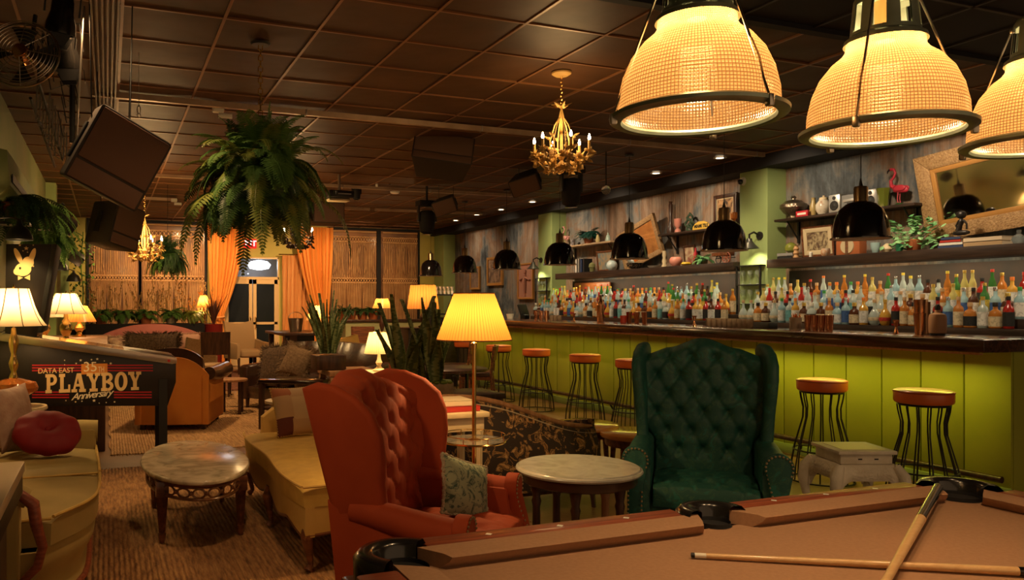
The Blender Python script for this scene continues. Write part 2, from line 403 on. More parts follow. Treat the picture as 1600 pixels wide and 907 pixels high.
# far wall
M['far_wall'] = mat('yellow_green_far_wall', (.50,.42,.09), .6, col2=(.42,.36,.08), scale=2)
mb = MB()
DX0, DX1, DZ = 2.42, 3.66, 1.95      # doorway
mb.lo((-.95,YF,0), (DX0,YF+.12,CEIL)).lo((DX1,YF,0), (8.2,YF+.12,CEIL)).lo((DX0,YF,2.46), (DX1,YF+.12,CEIL))
struct(mb.build('wall_back', M['far_wall'], smooth=0))
struct(MB().lo((-1.2,18.9,0), (8.4,19.0,CEIL)).build('wall_street', mat('night_street_wall', (.05,.045,.045), .8)))
# near wall parts never in view are left open; bar-side end
# ------------------------------------------------ double door with glass, transom
M['alu'] = mat('painted_door_frame', (.60,.42,.20), .4, .1)
M['pane'] = mat('dark_window_pane', (.05,.06,.065), .06, trans=.75, ior=1.2)
for k, (xa, xb) in enumerate(((DX0+.03,3.055),(3.075,DX1-.03))):
    d = thing('door_%d' % (k+1), 'x', 'door', (0,YF+.02,0)); del d['label']; del d['category']; d['kind'] = 'structure'
    mb = MB(); w = .075
    mb.lo((xa,0,.01),(xa+w,.05,DZ)).lo((xb-w,0,.01),(xb,.05,DZ)).lo((xa,0,DZ-.1),(xb,.05,DZ)).lo((xa,0,.01),(xb,.05,.22)).lo((xa,0,.93),(xb,.05,.985))
    mb.build('door_frame', M['alu'], d, 0)
    MB().lo((xa+w,.02,.22),(xb-w,.028,.93)).lo((xa+w,.02,.985),(xb-w,.028,DZ-.1)).build('door_glass', M['pane'], d, 0)
    hx = xb-.05 if k == 0 else xa+.05
    MB().tube([(hx,0,.84),(hx,-.07,.86),(hx,-.07,1.08),(hx,0,1.10)], .014).build('door_handle', M['brass'], d)
tr = thing('window_1', 'x', 'x', (0,YF+.02,0)); del tr['label']; del tr['category']; tr['kind'] = 'structure'
MB().lo((DX0,-.01,DZ),(DX1,.06,DZ+.06)).lo((DX0,-.01,2.42),(DX1,.06,2.47)).lo((DX0-.05,-.01,0),(DX0+.03,.06,2.47)).lo((DX1-.03,-.01,0),(DX1+.05,.06,2.47)).build('window_frame', M['alu'], tr, 0)
MB().lo((DX0+.03,.02,DZ+.06),(DX1-.03,.03,2.42)).build('window_pane', mat('transom_pane', (.7,.75,.8), .05, trans=.95, ior=1.05), tr, 0)
# lit lamp seen through the transom, outside
t = thing('street_lamp', 'round white lamp glowing behind the transom pane over the glass doors', 'lamp', tuple(atY(405,414,18.5)))
MB().solid([(.05,-.12),(.22,-.09),(.27,0),(.20,.07),(.08,.10)], 16).build('lamp_globe', emis('street_globe', (.92,.95,1), 6.), t)
MB().cyl((0,0,.08),(0,.40,.16),.02).build('lamp_arm', M['black'], t)
point('street_light', (3.05,18.45,2.1), 9, (.85,.92,1), .01)
# exit sign
ex = thing('exit_sign', 'red lit EXIT sign on the yellow wall above the doors', 'sign', (lambda p: (p.x,YF-.03,p.z))(atY(388,381,YF-.03)))
MB().box((0,0,0),(.36,.05,.2),.006).build('sign_box', mat('exit_red', (.5,.01,.01), .4, emit=(.8,.01,.01), estr=.9), ex)
vs, fs = text_mesh('EXIT', .17, .002, .002)
MB().add([(p[0],-.027-p[2],p[1]) for p in vs], fs).build('sign_letters', emis('exit_letters', (1,.75,.7), 2.2), ex, 0)
# ------------------------------------------------ macrame window bays
M['win_backing'] = mat('amber_window_backing', (.07,.03,.012), .5, col2=(.30,.13,.04), scale=1.1, detail=6, coat=.2)  # backing mottled from dark brown to amber
M['macrame'] = mat('macrame_cord', (.55,.30,.12), .85, col2=(.70,.42,.18), scale=6)
bays = [(-.36,.62),(.68,2.0),(4.84,6.0),(6.10,7.05)]
for k, (xa, xb) in enumerate(bays):
    w = thing('window_%d' % (k+2), 'x', 'x', (0,YF,0)); del w['label']; del w['category']; w['kind'] = 'structure'
    MB().lo((xa,-.03,.55),(xb,-.015,3.14)).build('window_pane', M['win_backing'], w, 0)
    MB().lo((xa-.05,-.07,.5),(xa,0,3.2)).lo((xb,-.07,.5),(xb+.05,0,3.2)).lo((xa,-.07,3.14),(xb,0,3.2)).lo((xa,-.07,.5),(xb,0,.56)).build('window_frame', M['matte_black'], w, 0)
def macrame(xa, xb, label, seed):
    rs = random.Random(seed); y = YF-.11; w = xb-xa
    mb = MB(); mb.tube([(xa,y,3.1),(xb,y,3.1)], .014)
    for zc in (2.98,2.86,2.0,1.9):
        mb.tube([(xa+w*i/30, y, zc+rs.uniform(-.004,.004)) for i in range(31)], .010, 5)
    # lattice bands of knotted diamonds
    for z0, z1 in ((2.86,2.98),(1.9,2.0)):
        n = 16
        for i in range(n):
            a, b = xa+w*i/n, xa+w*(i+1)/n
            mb.tube([(a,y,z0),(b,y,z1)], .006, 4); mb.tube([(a,y,z1),(b,y,z0)], .006, 4)
            mb.blob(((a+b)/2,y,(z0+z1)/2),(.03,.02,.03),2.5,n=1)
    n = int(w/.022)
    for i in range(n):   # upper tier gathered in swags, lower tier a fringe
        f = (i+.5)/n; xx = xa+w*f; k = 4 if w > 1.1 else 3
        ph = (f*k) % 1-.5; cx = xa+w*((math.floor(f*k)+.5)/k)
        pts = []
        for q in range(8):
            s_ = q/7; pull = sin(PI*s_)*.62
            pts.append((xx+(cx-xx)*pull*(-1 if i % 2 else 1)*.35+(cx-xx)*pull*.3, y+rs.uniform(-.004,.004), 2.86-.86*s_))
        mb.tube(pts, .0045, 4, cap=False)
        L = 1.02+.28*abs(cos(PI*f*k))+rs.uniform(-.05,.05)
        mb.tube([(xx,y,1.9),(xx+rs.uniform(-.004,.004)+(cx-xx)*.14,y,1.9-L*.45),(xx+rs.uniform(-.008,.008),y+rs.uniform(-.01,.01),1.9-L)], .005, 4, cap=False)
    return tag(mb.build('macrame_curtain', M['macrame']), label, 'macrame curtain', 'macrame window curtains')
macrame(-.33,.60,'cream macrame curtain with long fringe in the leftmost window of the back wall',1)
macrame(.70,1.98,'wide cream macrame curtain behind the hanging fern, left of the orange drape',2)
macrame(4.87,5.97,'tan macrame curtain just right of the orange drapes on the back wall',3)
macrame(6.13,7.02,'tan macrame curtain at the right end of the back wall, beside the lime pillar',4)
# ------------------------------------------------ drapes
M['drape'] = mat('orange_velvet_drape', (.72,.27,.045), .7, sheen=.5)
M['drape_pale'] = mat('apricot_velvet_drape', (.60,.27,.08), .7, sheen=.4)
def drape(xl0, xr0, xl1, xr1, xl2, xr2, zt, zm, zb, n, y, amp=.035):
    """pleated cloth hanging from zt, gathered at zm, falling to zb"""
    def F(u, v):
        if v < .62: s_ = v/.62; s2 = s_*s_*(3-2*s_); z = zt+(zm-zt)*s_; k = s_**1.7; L = xl0+(xl1-xl0)*k; R = xr0+(xr1-xr0)*k; L2, R2 = L, R
        else: s_ = (v-.62)/.38; z = zm+(zb-zm)*s_; s2 = 1-(1-s_)**2; L2 = xl1+(xl2-xl1)*s2; R2 = xr1+(xr2-xr1)*s2
        wd = (R2-L2); a = amp*min(1, .35+wd)
        ph = u*n*2*PI
        return (L2+wd*u+.012*sin(ph*2+v*3), y+a*sin(ph+1.2*sin(v*4)+.6*sin(u*9))+.02*sin(u*23), z)
    def B(u, v):
        p = F(u, v); return (p[0], p[1]+.012, p[2])
    return MB().shell(F, B, n*8, 26)
t = thing('drape', 'orange velvet drape swept back to the left of the glass doors', 'drape', (0,0,0), group='orange drapes at the entrance')
drape(2.02,2.84,2.12,2.36,2.06,2.52,3.15,1.12,.03,9,YF-.34).build('drape_cloth', M['drape'], t)
MB().tube([(2.24+.14*cos(a),YF-.34+.09*sin(a),1.12+.02*sin(a)) for a in [2*PI*k/16 for k in range(16)]],.022,6,True).build('tieback', M['drape_pale'], t)
t = thing('drape', 'orange velvet drape swept back to the right of the glass doors, beside the macrame', 'drape', (0,0,0), group='orange drapes at the entrance')
drape(3.95,4.84,4.42,4.72,4.35,4.8,3.15,1.12,.03,9,YF-.36).build('drape_cloth', M['drape'], t)
MB().tube([(4.57+.17*cos(a),YF-.36+.09*sin(a),1.12+.02*sin(a)) for a in [2*PI*k/16 for k in range(16)]],.022,6,True).build('tieback', M['drape_pale'], t)
t = thing('drape', 'straight apricot curtain hanging between the glass doors and the right drape', 'drape', (0,0,0))
drape(3.70,4.55,3.71,4.52,3.70,4.5,2.5,1.2,.03,9,YF-.16,.03).build('drape_cloth', M['drape_pale'], t)
MB().tube([(3.62,YF-.16,2.52),(4.62,YF-.16,2.52)],.014).build('curtain_rod', M['brass'], t)

# ================================================================ BAR
bar = thing('bar_counter', 'long lime green panelled bar with a dark wood top', 'bar counter', (0,0,0))
XB0, YB0, YB1 = 5.95, 3.65, 12.6
mb = MB(); pw = .335; y = YB0
while y < YB1-.01:
    y2 = min(y+pw, YB1); mb.lo((XB0,y+.006,.02),(XB0+.03,y2-.006,1.07),.004); y = y2
mb.lo((XB0+.02,YB0,0),(XB0+.17,YB1,1.08))
mb.build('front_panel', M['lime_panel'], bar)
MB().lo((5.6,3.615,1.06),(6.5,YB1,1.15),.008).build('counter_top', M['counter'], bar)
MB().lo((5.62,3.66,1.045),(5.66,YB1,1.062)).build('light_strip_rail', M['mid_wood'], bar)
MB().lo((XB0-.012,YB0,.0),(XB0+.004,YB1,.09),.003).build('kick_board', M['green_wall'], bar)
MB().lo((XB0+.171,YB0+.02,.0),(6.45,YB0+.06,1.06)).build('inner_panel', M['matte_black'], bar)
mb = MB(); mb.tube([(5.86,3.66,.16),(5.86,YB1,.16)],.024,10)
mb.build('foot_rail', M['dark_wood'], bar)
yy = 4.0
while yy < YB1:
    MB().tube([(5.86,yy,.16),(5.90,yy,.14),(5.955,yy,.06)],.012,6).build('rail_bracket', M['black'], bar); yy += 1.45
# LED strip under the counter edge (a real lamp of the bar)
for (ya, yb, p) in ((3.7,6.1,5.2),(6.1,9.2,2.3),(9.2,12.5,1.6)):
    area('under_counter_led', (5.72,(ya+yb)/2,1.045), (.03,yb-ya), p, (1,.86,.10), (0, .35, 0))
# back bar tiers
bb = thing('back_bar', 'black stepped back bar carrying rows of bottles', 'back bar', (0,0,0))
TIER = [(6.9,1.19),(7.06,1.27),(7.22,1.36),(7.38,1.44)]
for (ya, yb) in ((3.3,7.30),(7.84,12.1)):
    for k, (tx, tz) in enumerate(TIER[:3]):
        if yb > 8: ya = 7.84 if k == 2 else 7.42
        x2 = TIER[k+1][0] if k < 2 else 7.42
        MB().lo((tx,ya,tz-.075 if k == 0 else TIER[k-1][1]-.0), (x2+(0 if k < 2 else 0),yb,tz),.003).build('bottle_step', M['bar_shelf'], bb)
    ya = max(ya, 3.3)
    MB().lo((6.94,ya,0),(7.42,yb,1.115)).build('cabinet_body', M['matte_black'], bb)
    MB().lo((7.76,ya,1.12),(7.79,yb,1.80)).build('back_panel', mat('dark_back_panel', (.012,.008,.006), .6, col2=(.04,.018,.010), scale=3), bb)
MB().lo((7.0,12.1,0),(7.5,15.4,1.1)).build('cabinet_body', M['black_wood'], bb)
MB().lo((7.0,7.3,0),(7.45,7.84,1.115)).build('cabinet_body', M['matte_black'], bb)
# shelves
def shelf(x0, y0, y1, z, th, label, m, brk=True):
    t = thing('wall_shelf', label, 'shelf', (0,0,0))
    MB().lo((x0,y0,z-th),(7.80,y1,z),.004).build('shelf_board', m, t)
    if brk:
        k = max(2, int((y1-y0)/1.2)+1)
        for i in range(k):
            yy = y0+.15+(y1-y0-.3)*i/(k-1)
            MB().lo((7.77,yy-.012,z-th-.26),(7.80,yy+.012,z-th)).tube([(7.78,yy,z-th-.22),(x0+.05,yy,z-th)],.009,5).build('bracket', M['black'], t)
    return t
SH = 1.93
shelf(7.4,2.6,7.30,SH,.10,'thick dark shelf over the bottles, right of the near green pillar',M['bar_shelf'],False)
shelf(7.4,7.84,12.1,SH,.10,'thick dark shelf over the bottles, between the two green pillars',M['bar_shelf'],False)
UP = 2.42
shelf(7.55,5.55,7.33,UP,.03,'thin black upper shelf carrying the radio and silver pot',M['bar_shelf'])
shelf(7.55,8.0,9.5,UP,.03,'thin dark upper shelf with the pink vase and yellow plaque',M['bar_shelf'])
shelf(7.55,10.66,12.2,UP,.03,'thin pale upper shelf below the pink flamingo',mat('pale_shelf_wood', (.40,.27,.15), .5))
# lime accent spots tucked below the lower shelf by each pillar, added warm fill below the shelf for the bottles
for yy in (7.2,12.25):
    spot('lime_accent_spot', (7.55,yy,1.80), (7.62,yy+.16,1.2), 5, (.80,1,.05), 50, .25)
for yy in (4.0,5.2,6.4,8.6,9.8,11.0):
    area('under_shelf_fill', (7.44,yy,1.825), (.03,1.1), 3.5, (1,.78,.46), (0,-.25,0))
# ================================================================ BOTTLES ON THE BACK BAR
def glassy(name, c, tr=.55, rough=.12):
    tr *= .55
    return mat(name, c, rough, trans=tr, ior=1.33, coat=.3)
LIQ = {'clear': glassy('clear_spirit', (.62,.72,.68), .7), 'amber': glassy('amber_spirit', (.55,.20,.035), .4), 'brown': glassy('dark_rum', (.09,.03,.012), .25),
       'green': glassy('green_glass', (.06,.22,.05), .4), 'pale yellow': glassy('pale_yellow_liqueur', (.68,.60,.20), .5), 'red': glassy('red_liqueur', (.45,.03,.02), .4),
       'pale blue': glassy('pale_blue_glass', (.40,.62,.68), .6), 'golden': glassy('golden_liqueur', (.75,.42,.07), .5)}
LAB = {'cream': (.68,.56,.36), 'white': (.75,.73,.68), 'black': (.02,.02,.02), 'red': (.5,.04,.03), 'yellow': (.75,.55,.08), 'green': (.05,.22,.07), 'teal': (.15,.4,.42), 'orange': (.7,.25,.04), 'blue': (.05,.12,.32)}
LABM = {k: mat('label_'+k, v, .6, col2=tuple(c*.72 for c in v), scale=45, contrast=(.5,.56)) for k, v in LAB.items()}
CAP = {'gold': mat('gold_cap', (.7,.5,.12), .3, .8), 'black': M['black'], 'red': mat('red_cap', (.55,.03,.02), .4), 'cork': mat('cork_cap', (.5,.32,.16), .7),
       'orange': mat('orange_cap', (.75,.2,.03), .4), 'green': mat('green_cap', (.05,.3,.06), .4), 'silver': mat('silver_cap', (.6,.6,.6), .25, .9), 'yellow': mat('yellow_cap', (.75,.6,.06), .4), 'white': M['white']}
SHAPE = {  # name: (profile, label z0, z1, label r, cap z0, z1, cap r, square)
 'tall': ([(.033,0),(.037,.006),(.037,.19),(.030,.215),(.015,.245),(.013,.30)], .03,.165,.0376,.285,.312,.0155),
 'shouldered': ([(.036,0),(.041,.006),(.041,.155),(.036,.178),(.016,.20),(.014,.255)], .022,.14,.0416,.24,.272,.017),
 'squat': ([(.042,0),(.050,.008),(.050,.11),(.040,.145),(.018,.162),(.017,.195)], .018,.102,.0506,.185,.222,.021),
 'slim': ([(.028,0),(.031,.006),(.031,.215),(.022,.25),(.0135,.275),(.0125,.335)], .05,.19,.0316,.32,.345,.0145),
 'round': ([(.030,0),(.046,.02),(.054,.06),(.050,.10),(.030,.14),(.015,.165),(.014,.235)], .04,.085,.0545,.22,.252,.018)}
def bottle(shape, liq, lab, cap):
    pr, z0, z1, lr, c0, c1, cr = SHAPE[shape]
    t = thing('bottle', 'b', 'bottle')
    MB().solid(pr, 12).build('bottle_glass', LIQ[liq], t)
    if shape == 'round': MB().lathe([(.0535,.045),(.0552,.06),(.0545,.078)],12).build('bottle_label', LABM[lab], t)
    else: MB().lathe([(lr,z0),(lr,z1)],12).build('bottle_label', LABM[lab], t)
    MB().solid([(cr,c0),(cr,c1-.004),(cr*.9,c1)],10).build('bottle_cap', CAP[cap], t)
    return t
kinds = [('tall','clear','white','silver'),('tall','amber','cream','gold'),('shouldered','amber','cream','cork'),('shouldered','brown','white','black'),
 ('slim','pale yellow','green','yellow'),('slim','green','white','red'),('squat','amber','black','cork'),('squat','brown','cream','gold'),('tall','red','white','red'),
 ('shouldered','clear','teal','black'),('round','golden','red','gold'),('slim','clear','blue','orange'),('tall','green','yellow','gold'),('shouldered','golden','white','orange'),
 ('tall','pale blue','white','silver'),('squat','clear','black','white'),('slim','amber','orange','yellow'),('shouldered','red','black','black'),('round','clear','cream','cork'),
 ('tall','pale yellow','white','gold'),('tall','clear','cream','yellow'),('shouldered','clear','white','gold'),('slim','clear','white','yellow'),('shouldered','pale blue','blue','silver'),('slim','pale yellow','cream','gold'),('squat','pale blue','white','cork'),('squat','amber','cream','black'),('shouldered','pale blue','white','green'),('tall','brown','red','red')]
protos = {}
rb = random.Random(11); last = None; order = []
TN = ['front', 'middle', 'top']
def put_bottle(kd, loc, tier, sect):
    s, l, a, c = kd
    label = '%s %s bottle, %s label and %s cap, %s step, %s back bar' % (s, l, a, c, TN[tier], sect)
    grp = '%s %s bottles on the %s step, %s back bar' % (s, l, TN[tier], sect)
    if kd not in protos:
        t = bottle(*kd); protos[kd] = (t, get_tree(t)); t.location = loc; t.rotation_euler = (0,0,rb.uniform(0,6)); t['label'] = label; t['group'] = grp
    else: dup(protos[kd][0], loc, rb.uniform(0,6), label, grp, protos[kd][1])
nb = 0
for sect, ya, yb in (('nearer',4.25,7.22),('farther',7.95,12.0)):
    for tier in range(3):
        tx, tz = TIER[tier]; y = ya+rb.uniform(0,.04)-(.46 if sect == 'farther' and tier < 2 else 0)
        while y < yb:
            near = sect == 'nearer'
            pool = kinds if tier else [k for k in kinds if k[0] in ('squat','shouldered','round')]
            if tier == 2: pool = [k for k in kinds if k[0] in ('tall','slim','shouldered')]
            kd = rb.choice(pool); pr = SHAPE[kd[0]][0]; r = max(p[0] for p in pr)
            put_bottle(kd, (tx+.075+rb.uniform(-.008,.008), y+r, tz+.0005), tier, sect); nb += 1
            y += 2*r+(rb.uniform(.004,.018) if near else rb.uniform(.006,.03))
print('BOTTLES', nb)
# ================================================================ THINGS ON THE BAR COUNTER
CT = 1.1505
def shaker(loc, s, label, m=None, cat='cocktail shaker', grp=None):
    t = thing('cocktail_shaker', label, cat, loc, 0, grp)
    MB().solid([(.036*s,0),(.038*s,.01),(.044*s,.19*s),(.045*s,.20*s)],20).build('shaker_tin', m or M['copper'], t)
    MB().solid([(.0455*s,.2*s),(.044*s,.225*s),(.03*s,.26*s),(.02*s,.28*s),(.021*s,.30*s),(.012*s,.318*s)],20).build('shaker_lid', m or M['copper'], t)
def tin(loc, s, label, grp):
    t = MB().lathe([(.001,.004),(.030*s,.0),(.033*s,.004),(.044*s,.17*s),(.0455*s,.172*s),(.0435*s,.169*s),(.031*s,.008),(.001,.008)],20).build('mixing_tin', M['copper'], None, loc=loc); tag(t, label, 'mixing tin', grp)
p = atX(938,505,6.15); shaker((6.15,p.y,CT),1.15,'copper cocktail shaker standing on the middle of the bar counter')
def jig(loc, label):
    tag(MB().solid([(.022,0),(.020,.004),(.008,.05),(.007,.055),(.012,.06),(.026,.115),(.022,.115),(.01,.07)],16).build('jigger', M['copper'], None, loc=loc), label, 'jigger')
jig((6.1,atX(1400,520,6.1).y,CT),'copper jigger left of the tall copper tins and tan bottle on the bar')
jig((6.15,atX(1085,508,6.15).y,CT),'small copper jigger standing on the counter left of the tumblers')
jig((6.1,atX(897,503,6.1).y,CT),'slim copper jigger left of the tall copper shaker on the bar')
for k, u in enumerate((1432,1443)):
    yy = atX(u,520,6.12+.06*k).y
    for j in range(3 if k == 0 else 2):
        pass
tins = thing('tin_tower', 'tall copper mixing tins stacked beside the tan ceramic bottle', 'mixing tins', (6.1,atX(1437,520,6.1).y,CT))
for z in (0,.11): MB().lathe([(.030,z),(.033,z+.003),(.044,z+.17),(.0455,z+.174),(.043,z+.17)],20).build('mixing_tin', M['copper'], tins)
tag(MB().solid([(.038,0),(.043,.01),(.046,.26),(.048,.265)],20).build('mixing_tin', mat('brushed_copper', (.62,.36,.2), .3, 1.), None, loc=(6.22,atX(1441,520,6.2).y,CT)), 'brushed mixing tin just right of the stacked copper tins', 'mixing tin')
t = thing('ceramic_bottle', 'tan ceramic bottle with black stopper and base on the bar counter', 'bottle', (6.1,atX(1465,522,6.1).y,CT))
MB().solid([(.045,.012),(.060,.02),(.062,.05),(.062,.14),(.055,.165),(.022,.18),(.018,.2)],24).build('bottle_body', mat('tan_ceramic', (.38,.20,.11), .5), t)
MB().solid([(.05,0),(.052,.012)],24).build('bottle_base', M['black'], t); MB().solid([(.014,.2),(.02,.205),(.022,.225),(.012,.245)],16).build('stopper', M['black'], t)
# tumblers in a row
gl = None
def tumbler(loc, label, grp, h=.09, r=.034, m=None):
    o = MB().lathe([(.001,.003),(r*.86,0),(r,.006),(r*1.05,h),(r*.98,h),(r*.9,.012),(.001,.012)],14).build('tumbler', m or M['tumbler_glass'], None, loc=loc); return tag(o, label, 'glass', grp)
M['tumbler_glass'] = mat('cut_tumbler_glass', (.55,.42,.30), .08, trans=.65, ior=1.25, bump=.4, bscale=160)
base = None
for k, u in enumerate(range(1108,1180,8)):
    for j in range(2):
        yy = atX(u,505,6.16+.09*j).y
        if base is None: base = tumbler((6.16,yy,CT),'cut glass tumbler in the double row of tumblers on the bar before the near pillar','tumblers on the bar')
        else:
            o = base.copy(); COL.objects.link(o); o.location = (6.16+.09*j,yy,CT)
t = thing('condiment_jar', 'glass jar of copper straws and picks left of the row of tins', 'jar', (6.12,atX(1243,512,6.12).y,CT))
MB().lathe([(.001,.004),(.05,0),(.055,.006),(.055,.12),(.051,.12),(.05,.012),(.001,.012)],18).build('jar_glass', M['tumbler_glass'], t)
mb = MB()
for k in range(26):
    a, r = rb.uniform(0,6.28), rb.uniform(0,.04); mb.cyl((r*cos(a)*.7,r*sin(a)*.7,.02),(r*cos(a)*1.2,r*sin(a)*1.2,.13+rb.uniform(0,.03)),.003,n=5)
mb.build('straws', M['copper'], t)
b0 = None
for k, u in enumerate((1263,1274,1285,1296)):
    yy = atX(u,514,6.1).y
    if b0 is None: b0 = tin((6.1,yy,CT),.85,'copper julep cup in the row right of the straw jar','julep cups on the bar'); b0 = [o for o in bpy.data.objects if o.name.startswith('mixing_tin') and o.get('group') == 'julep cups on the bar'][0]
    else:
        o = b0.copy(); COL.objects.link(o); o.location = (6.1,yy,CT)
for k, u in enumerate((983,995,1007)):
    yy = atX(u,503,6.2).y; o = b0.copy(); COL.objects.link(o); o.location = (6.2,yy,CT); o['label'] = 'copper julep cup in the row between shaker and bar middle'; o['group'] = 'julep cups right of the shaker'
for k, u in enumerate((838,846,854)):
    yy = atX(u,500,6.1).y; o = b0.copy(); COL.objects.link(o); o.location = (6.1,yy,CT); o['label'] = 'copper julep cup at the far end of the bar'; o['group'] = 'julep cups at the far end'
for k, u in enumerate((862,868,874)):
    tumbler((6.15,atX(u,499,6.15).y,CT),'short tumbler beside the far julep cups on the bar','tumblers at the far end of the bar',.08)
rj = tumbler((6.12,atX(974,503,6.12).y,CT),'jar of dark red cherries on the bar, left of the copper cups',None,.10,.04,mat('cherry_jar', (.25,.02,.012), .15, coat=.4)); rj['category'] = 'jar'
sb = MB().box((0,0,.03),(.12,.2,.06),.004); tag(sb.build('napkin_caddy', M['black'], None, loc=(6.2,atX(1196,508,6.2).y,CT)), 'black napkin caddy on the bar below the near pillar', 'caddy')
# point-of-sale terminal
t = thing('till_terminal', 'black touchscreen till with a blue spot on screen at the bar end', 'till', (6.75,atX(820,478,6.75).y,1.12), -1.0)
MB().box((0,0,.05),(.10,.16,.08),.01).build('stand', M['black'], t)
MB().box((-.03,0,.17),(.025,.30,.2),.006,(0,-.35,0)).build('screen_case', M['black'], t)
MB().box((-.045,0,.176),(.004,.27,.17),0,(0,-.35,0)).build('screen', mat('till_screen', (.02,.05,.08), .2, emit=(.05,.2,.5), estr=.4), t)
tag(MB().lathe([(.001,0),(.05,0),(.065,.08),(.06,.08),(.001,.02)],14).build('flower_pot', M['white'], None, loc=(6.3,atX(797,485,6.3).y,CT)), 'small white pot at the far end of the bar', 'pot')
# ================================================================ GLASS RACKS ON THE PILLARS
def glass_rack(x, y, z0, label, n):
    t = thing('glass_rack', label, 'shelf rack', (0,0,0))
    MB().lo((x-.09,y-.2,z0),(x-.07,y-.18,z0+.72)).lo((x-.09,y+.18,z0),(x-.07,y+.2,z0+.72)).build('upright', M['black'], t)
    for k in range(4):
        MB().lo((x-.10,y-.2,z0+.24*k-.012),(x,y+.2,z0+.24*k)).build('rack_shelf', M['black'], t)
    g0 = None
    for k in range(3):
        for j in range(3):
            loc = (x-.05,y-.12+.12*j,z0+.24*k+.0005)
            if g0 is None:
                g0 = MB().lathe([(.001,.003),(.028,0),(.028,.004),(.004,.012),(.004,.08),(.02,.10),(.03,.14),(.026,.175),(.024,.175),(.028,.14),(.001,.1)],12).build('wine_glass', M['glass'], None, loc=loc)
                tag(g0, 'stemmed glass on '+label.split(',')[0], 'glass', 'stemmed glasses on '+n)
            else:
                o = g0.copy(); COL.objects.link(o); o.location = loc
glass_rack(7.5,7.61,1.16,'black rack of glasses on the near green pillar, below its lamp','the near pillar rack')
glass_rack(7.5,12.62,1.16,'black rack of glasses on the farther green pillar, by the framed art','the far pillar rack')
def sconce(x, y, z, label, s=1.):
    t = thing('gooseneck_lamp', label, 'wall lamp', (x,y,z))
    MB().tube([(0,0,.16),(-.1*s,0,.2),(-.17*s,0,.17),(-.17*s,0,.1)],.012,8).build('arm', M['black'], t)
    MB().solid([(.05,-.01),(.05,.01)],16,M=Matrix.Translation((-.005,0,.16)) @ Euler((0,PI/2,0)).to_matrix().to_4x4()).build('wall_plate', M['black'], t)
    MB().lathe([(.03,.12),(.035,.09),(.055,.06),(.11,.0),(.113,-.005),(.105,-.003),(.05,.055),(.001,.08)],24,(-.17*s,0,0)).build('lamp_shade', mat('zinc_shade', (.10,.10,.09), .35, .7), t)
    spot('sconce_bulb', (x-.17*s,y,z+.03), (x-.10*s,y,z-1), 14, (1,.88,.5), 120, .7, .03)
sconce(7.5,7.5,2.08,'dark gooseneck lamp over the glass rack on the near green pillar')
sconce(7.5,12.75,2.05,'dark gooseneck lamp over the glass rack on the farther green pillar')
# security camera
t = thing('security_camera', 'small white dome camera at the top of the near green pillar', 'camera', (7.5,7.78,2.95))
MB().solid([(.05,-.012),(.055,0),(.04,.03)],16,M=Euler((0,-PI/2,0)).to_matrix().to_4x4()).build('camera_base', M['white'], t)
MB().blob((-.04,0,-.01),(.07,.07,.07),2,n=5).build('lens', M['black_gloss'], t)
# ================================================================ BLACK DOME PENDANTS OVER THE BAR
def dome_pendant(y, label):
    z = 1.945
    t = thing('dome_pendant', label, 'pendant lamp', (5.9,y,z), 0, 'black dome pendants over the bar')
    R = .220
    pr = [(R*1.06,-.002),(R*1.06,.008),(R*.99,.014),(R*.97,.08),(R*.90,.17),(R*.75,.245),(R*.52,.292),(.065,.312),(.001,.312)]
    MB().lathe(pr,36).build('dome_shade', M['black_gloss'], t)
    MB().lathe([(R*1.05,-.001),(R*.96,.014),(R*.94,.08),(R*.87,.168),(R*.72,.24),(.05,.304)],36).build('shade_lining', M['white'], t)
    MB().solid([(.056,.308),(.054,.316),(.054,.425),(.048,.44),(.02,.445)],20).build('cap_ring', mat('antique_brass_cap', (.42,.30,.16), .3, 1.) if 'apc' not in M else M['apc'], t)
    MB().cyl((0,0,.44),(0,0,.51),.018,.004).cyl((0,0,.49),(0,0,CEIL-z),.0035,n=6).build('cord', M['black'], t)
    MB().solid([(.05,-.02),(.055,0)],16,(0,0,CEIL-z-.002)).build('ceiling_rose', M['black'], t)
    return t
M['apc'] = mat('antique_brass_cap', (.42,.30,.16), .3, 1.)
nm = ['nearest black dome pendant over the bar, before the radio shelf','black dome pendant in front of the near green pillar','black dome pendant in front of the ornate tilted mirror','black dome pendant in front of the farther green pillar',
      'black dome pendant in front of the framed pictures past the farther pillar','black dome pendant second from the far end of the bar','farthest black dome pendant, against the lime pillar']
pend0 = None
for k in range(7):
    y = 4.805+1.573*k
    if pend0 is None: pend0 = dome_pendant(y, nm[k]); ptree = get_tree(pend0)
    else: dup(pend0, (5.9,y,1.945), None, nm[k], None, ptree)
    spot('pendant_bulb', (5.9,y,2.06), (5.9,y,0), 16, (1,.72,.38), 105, .5, .04)
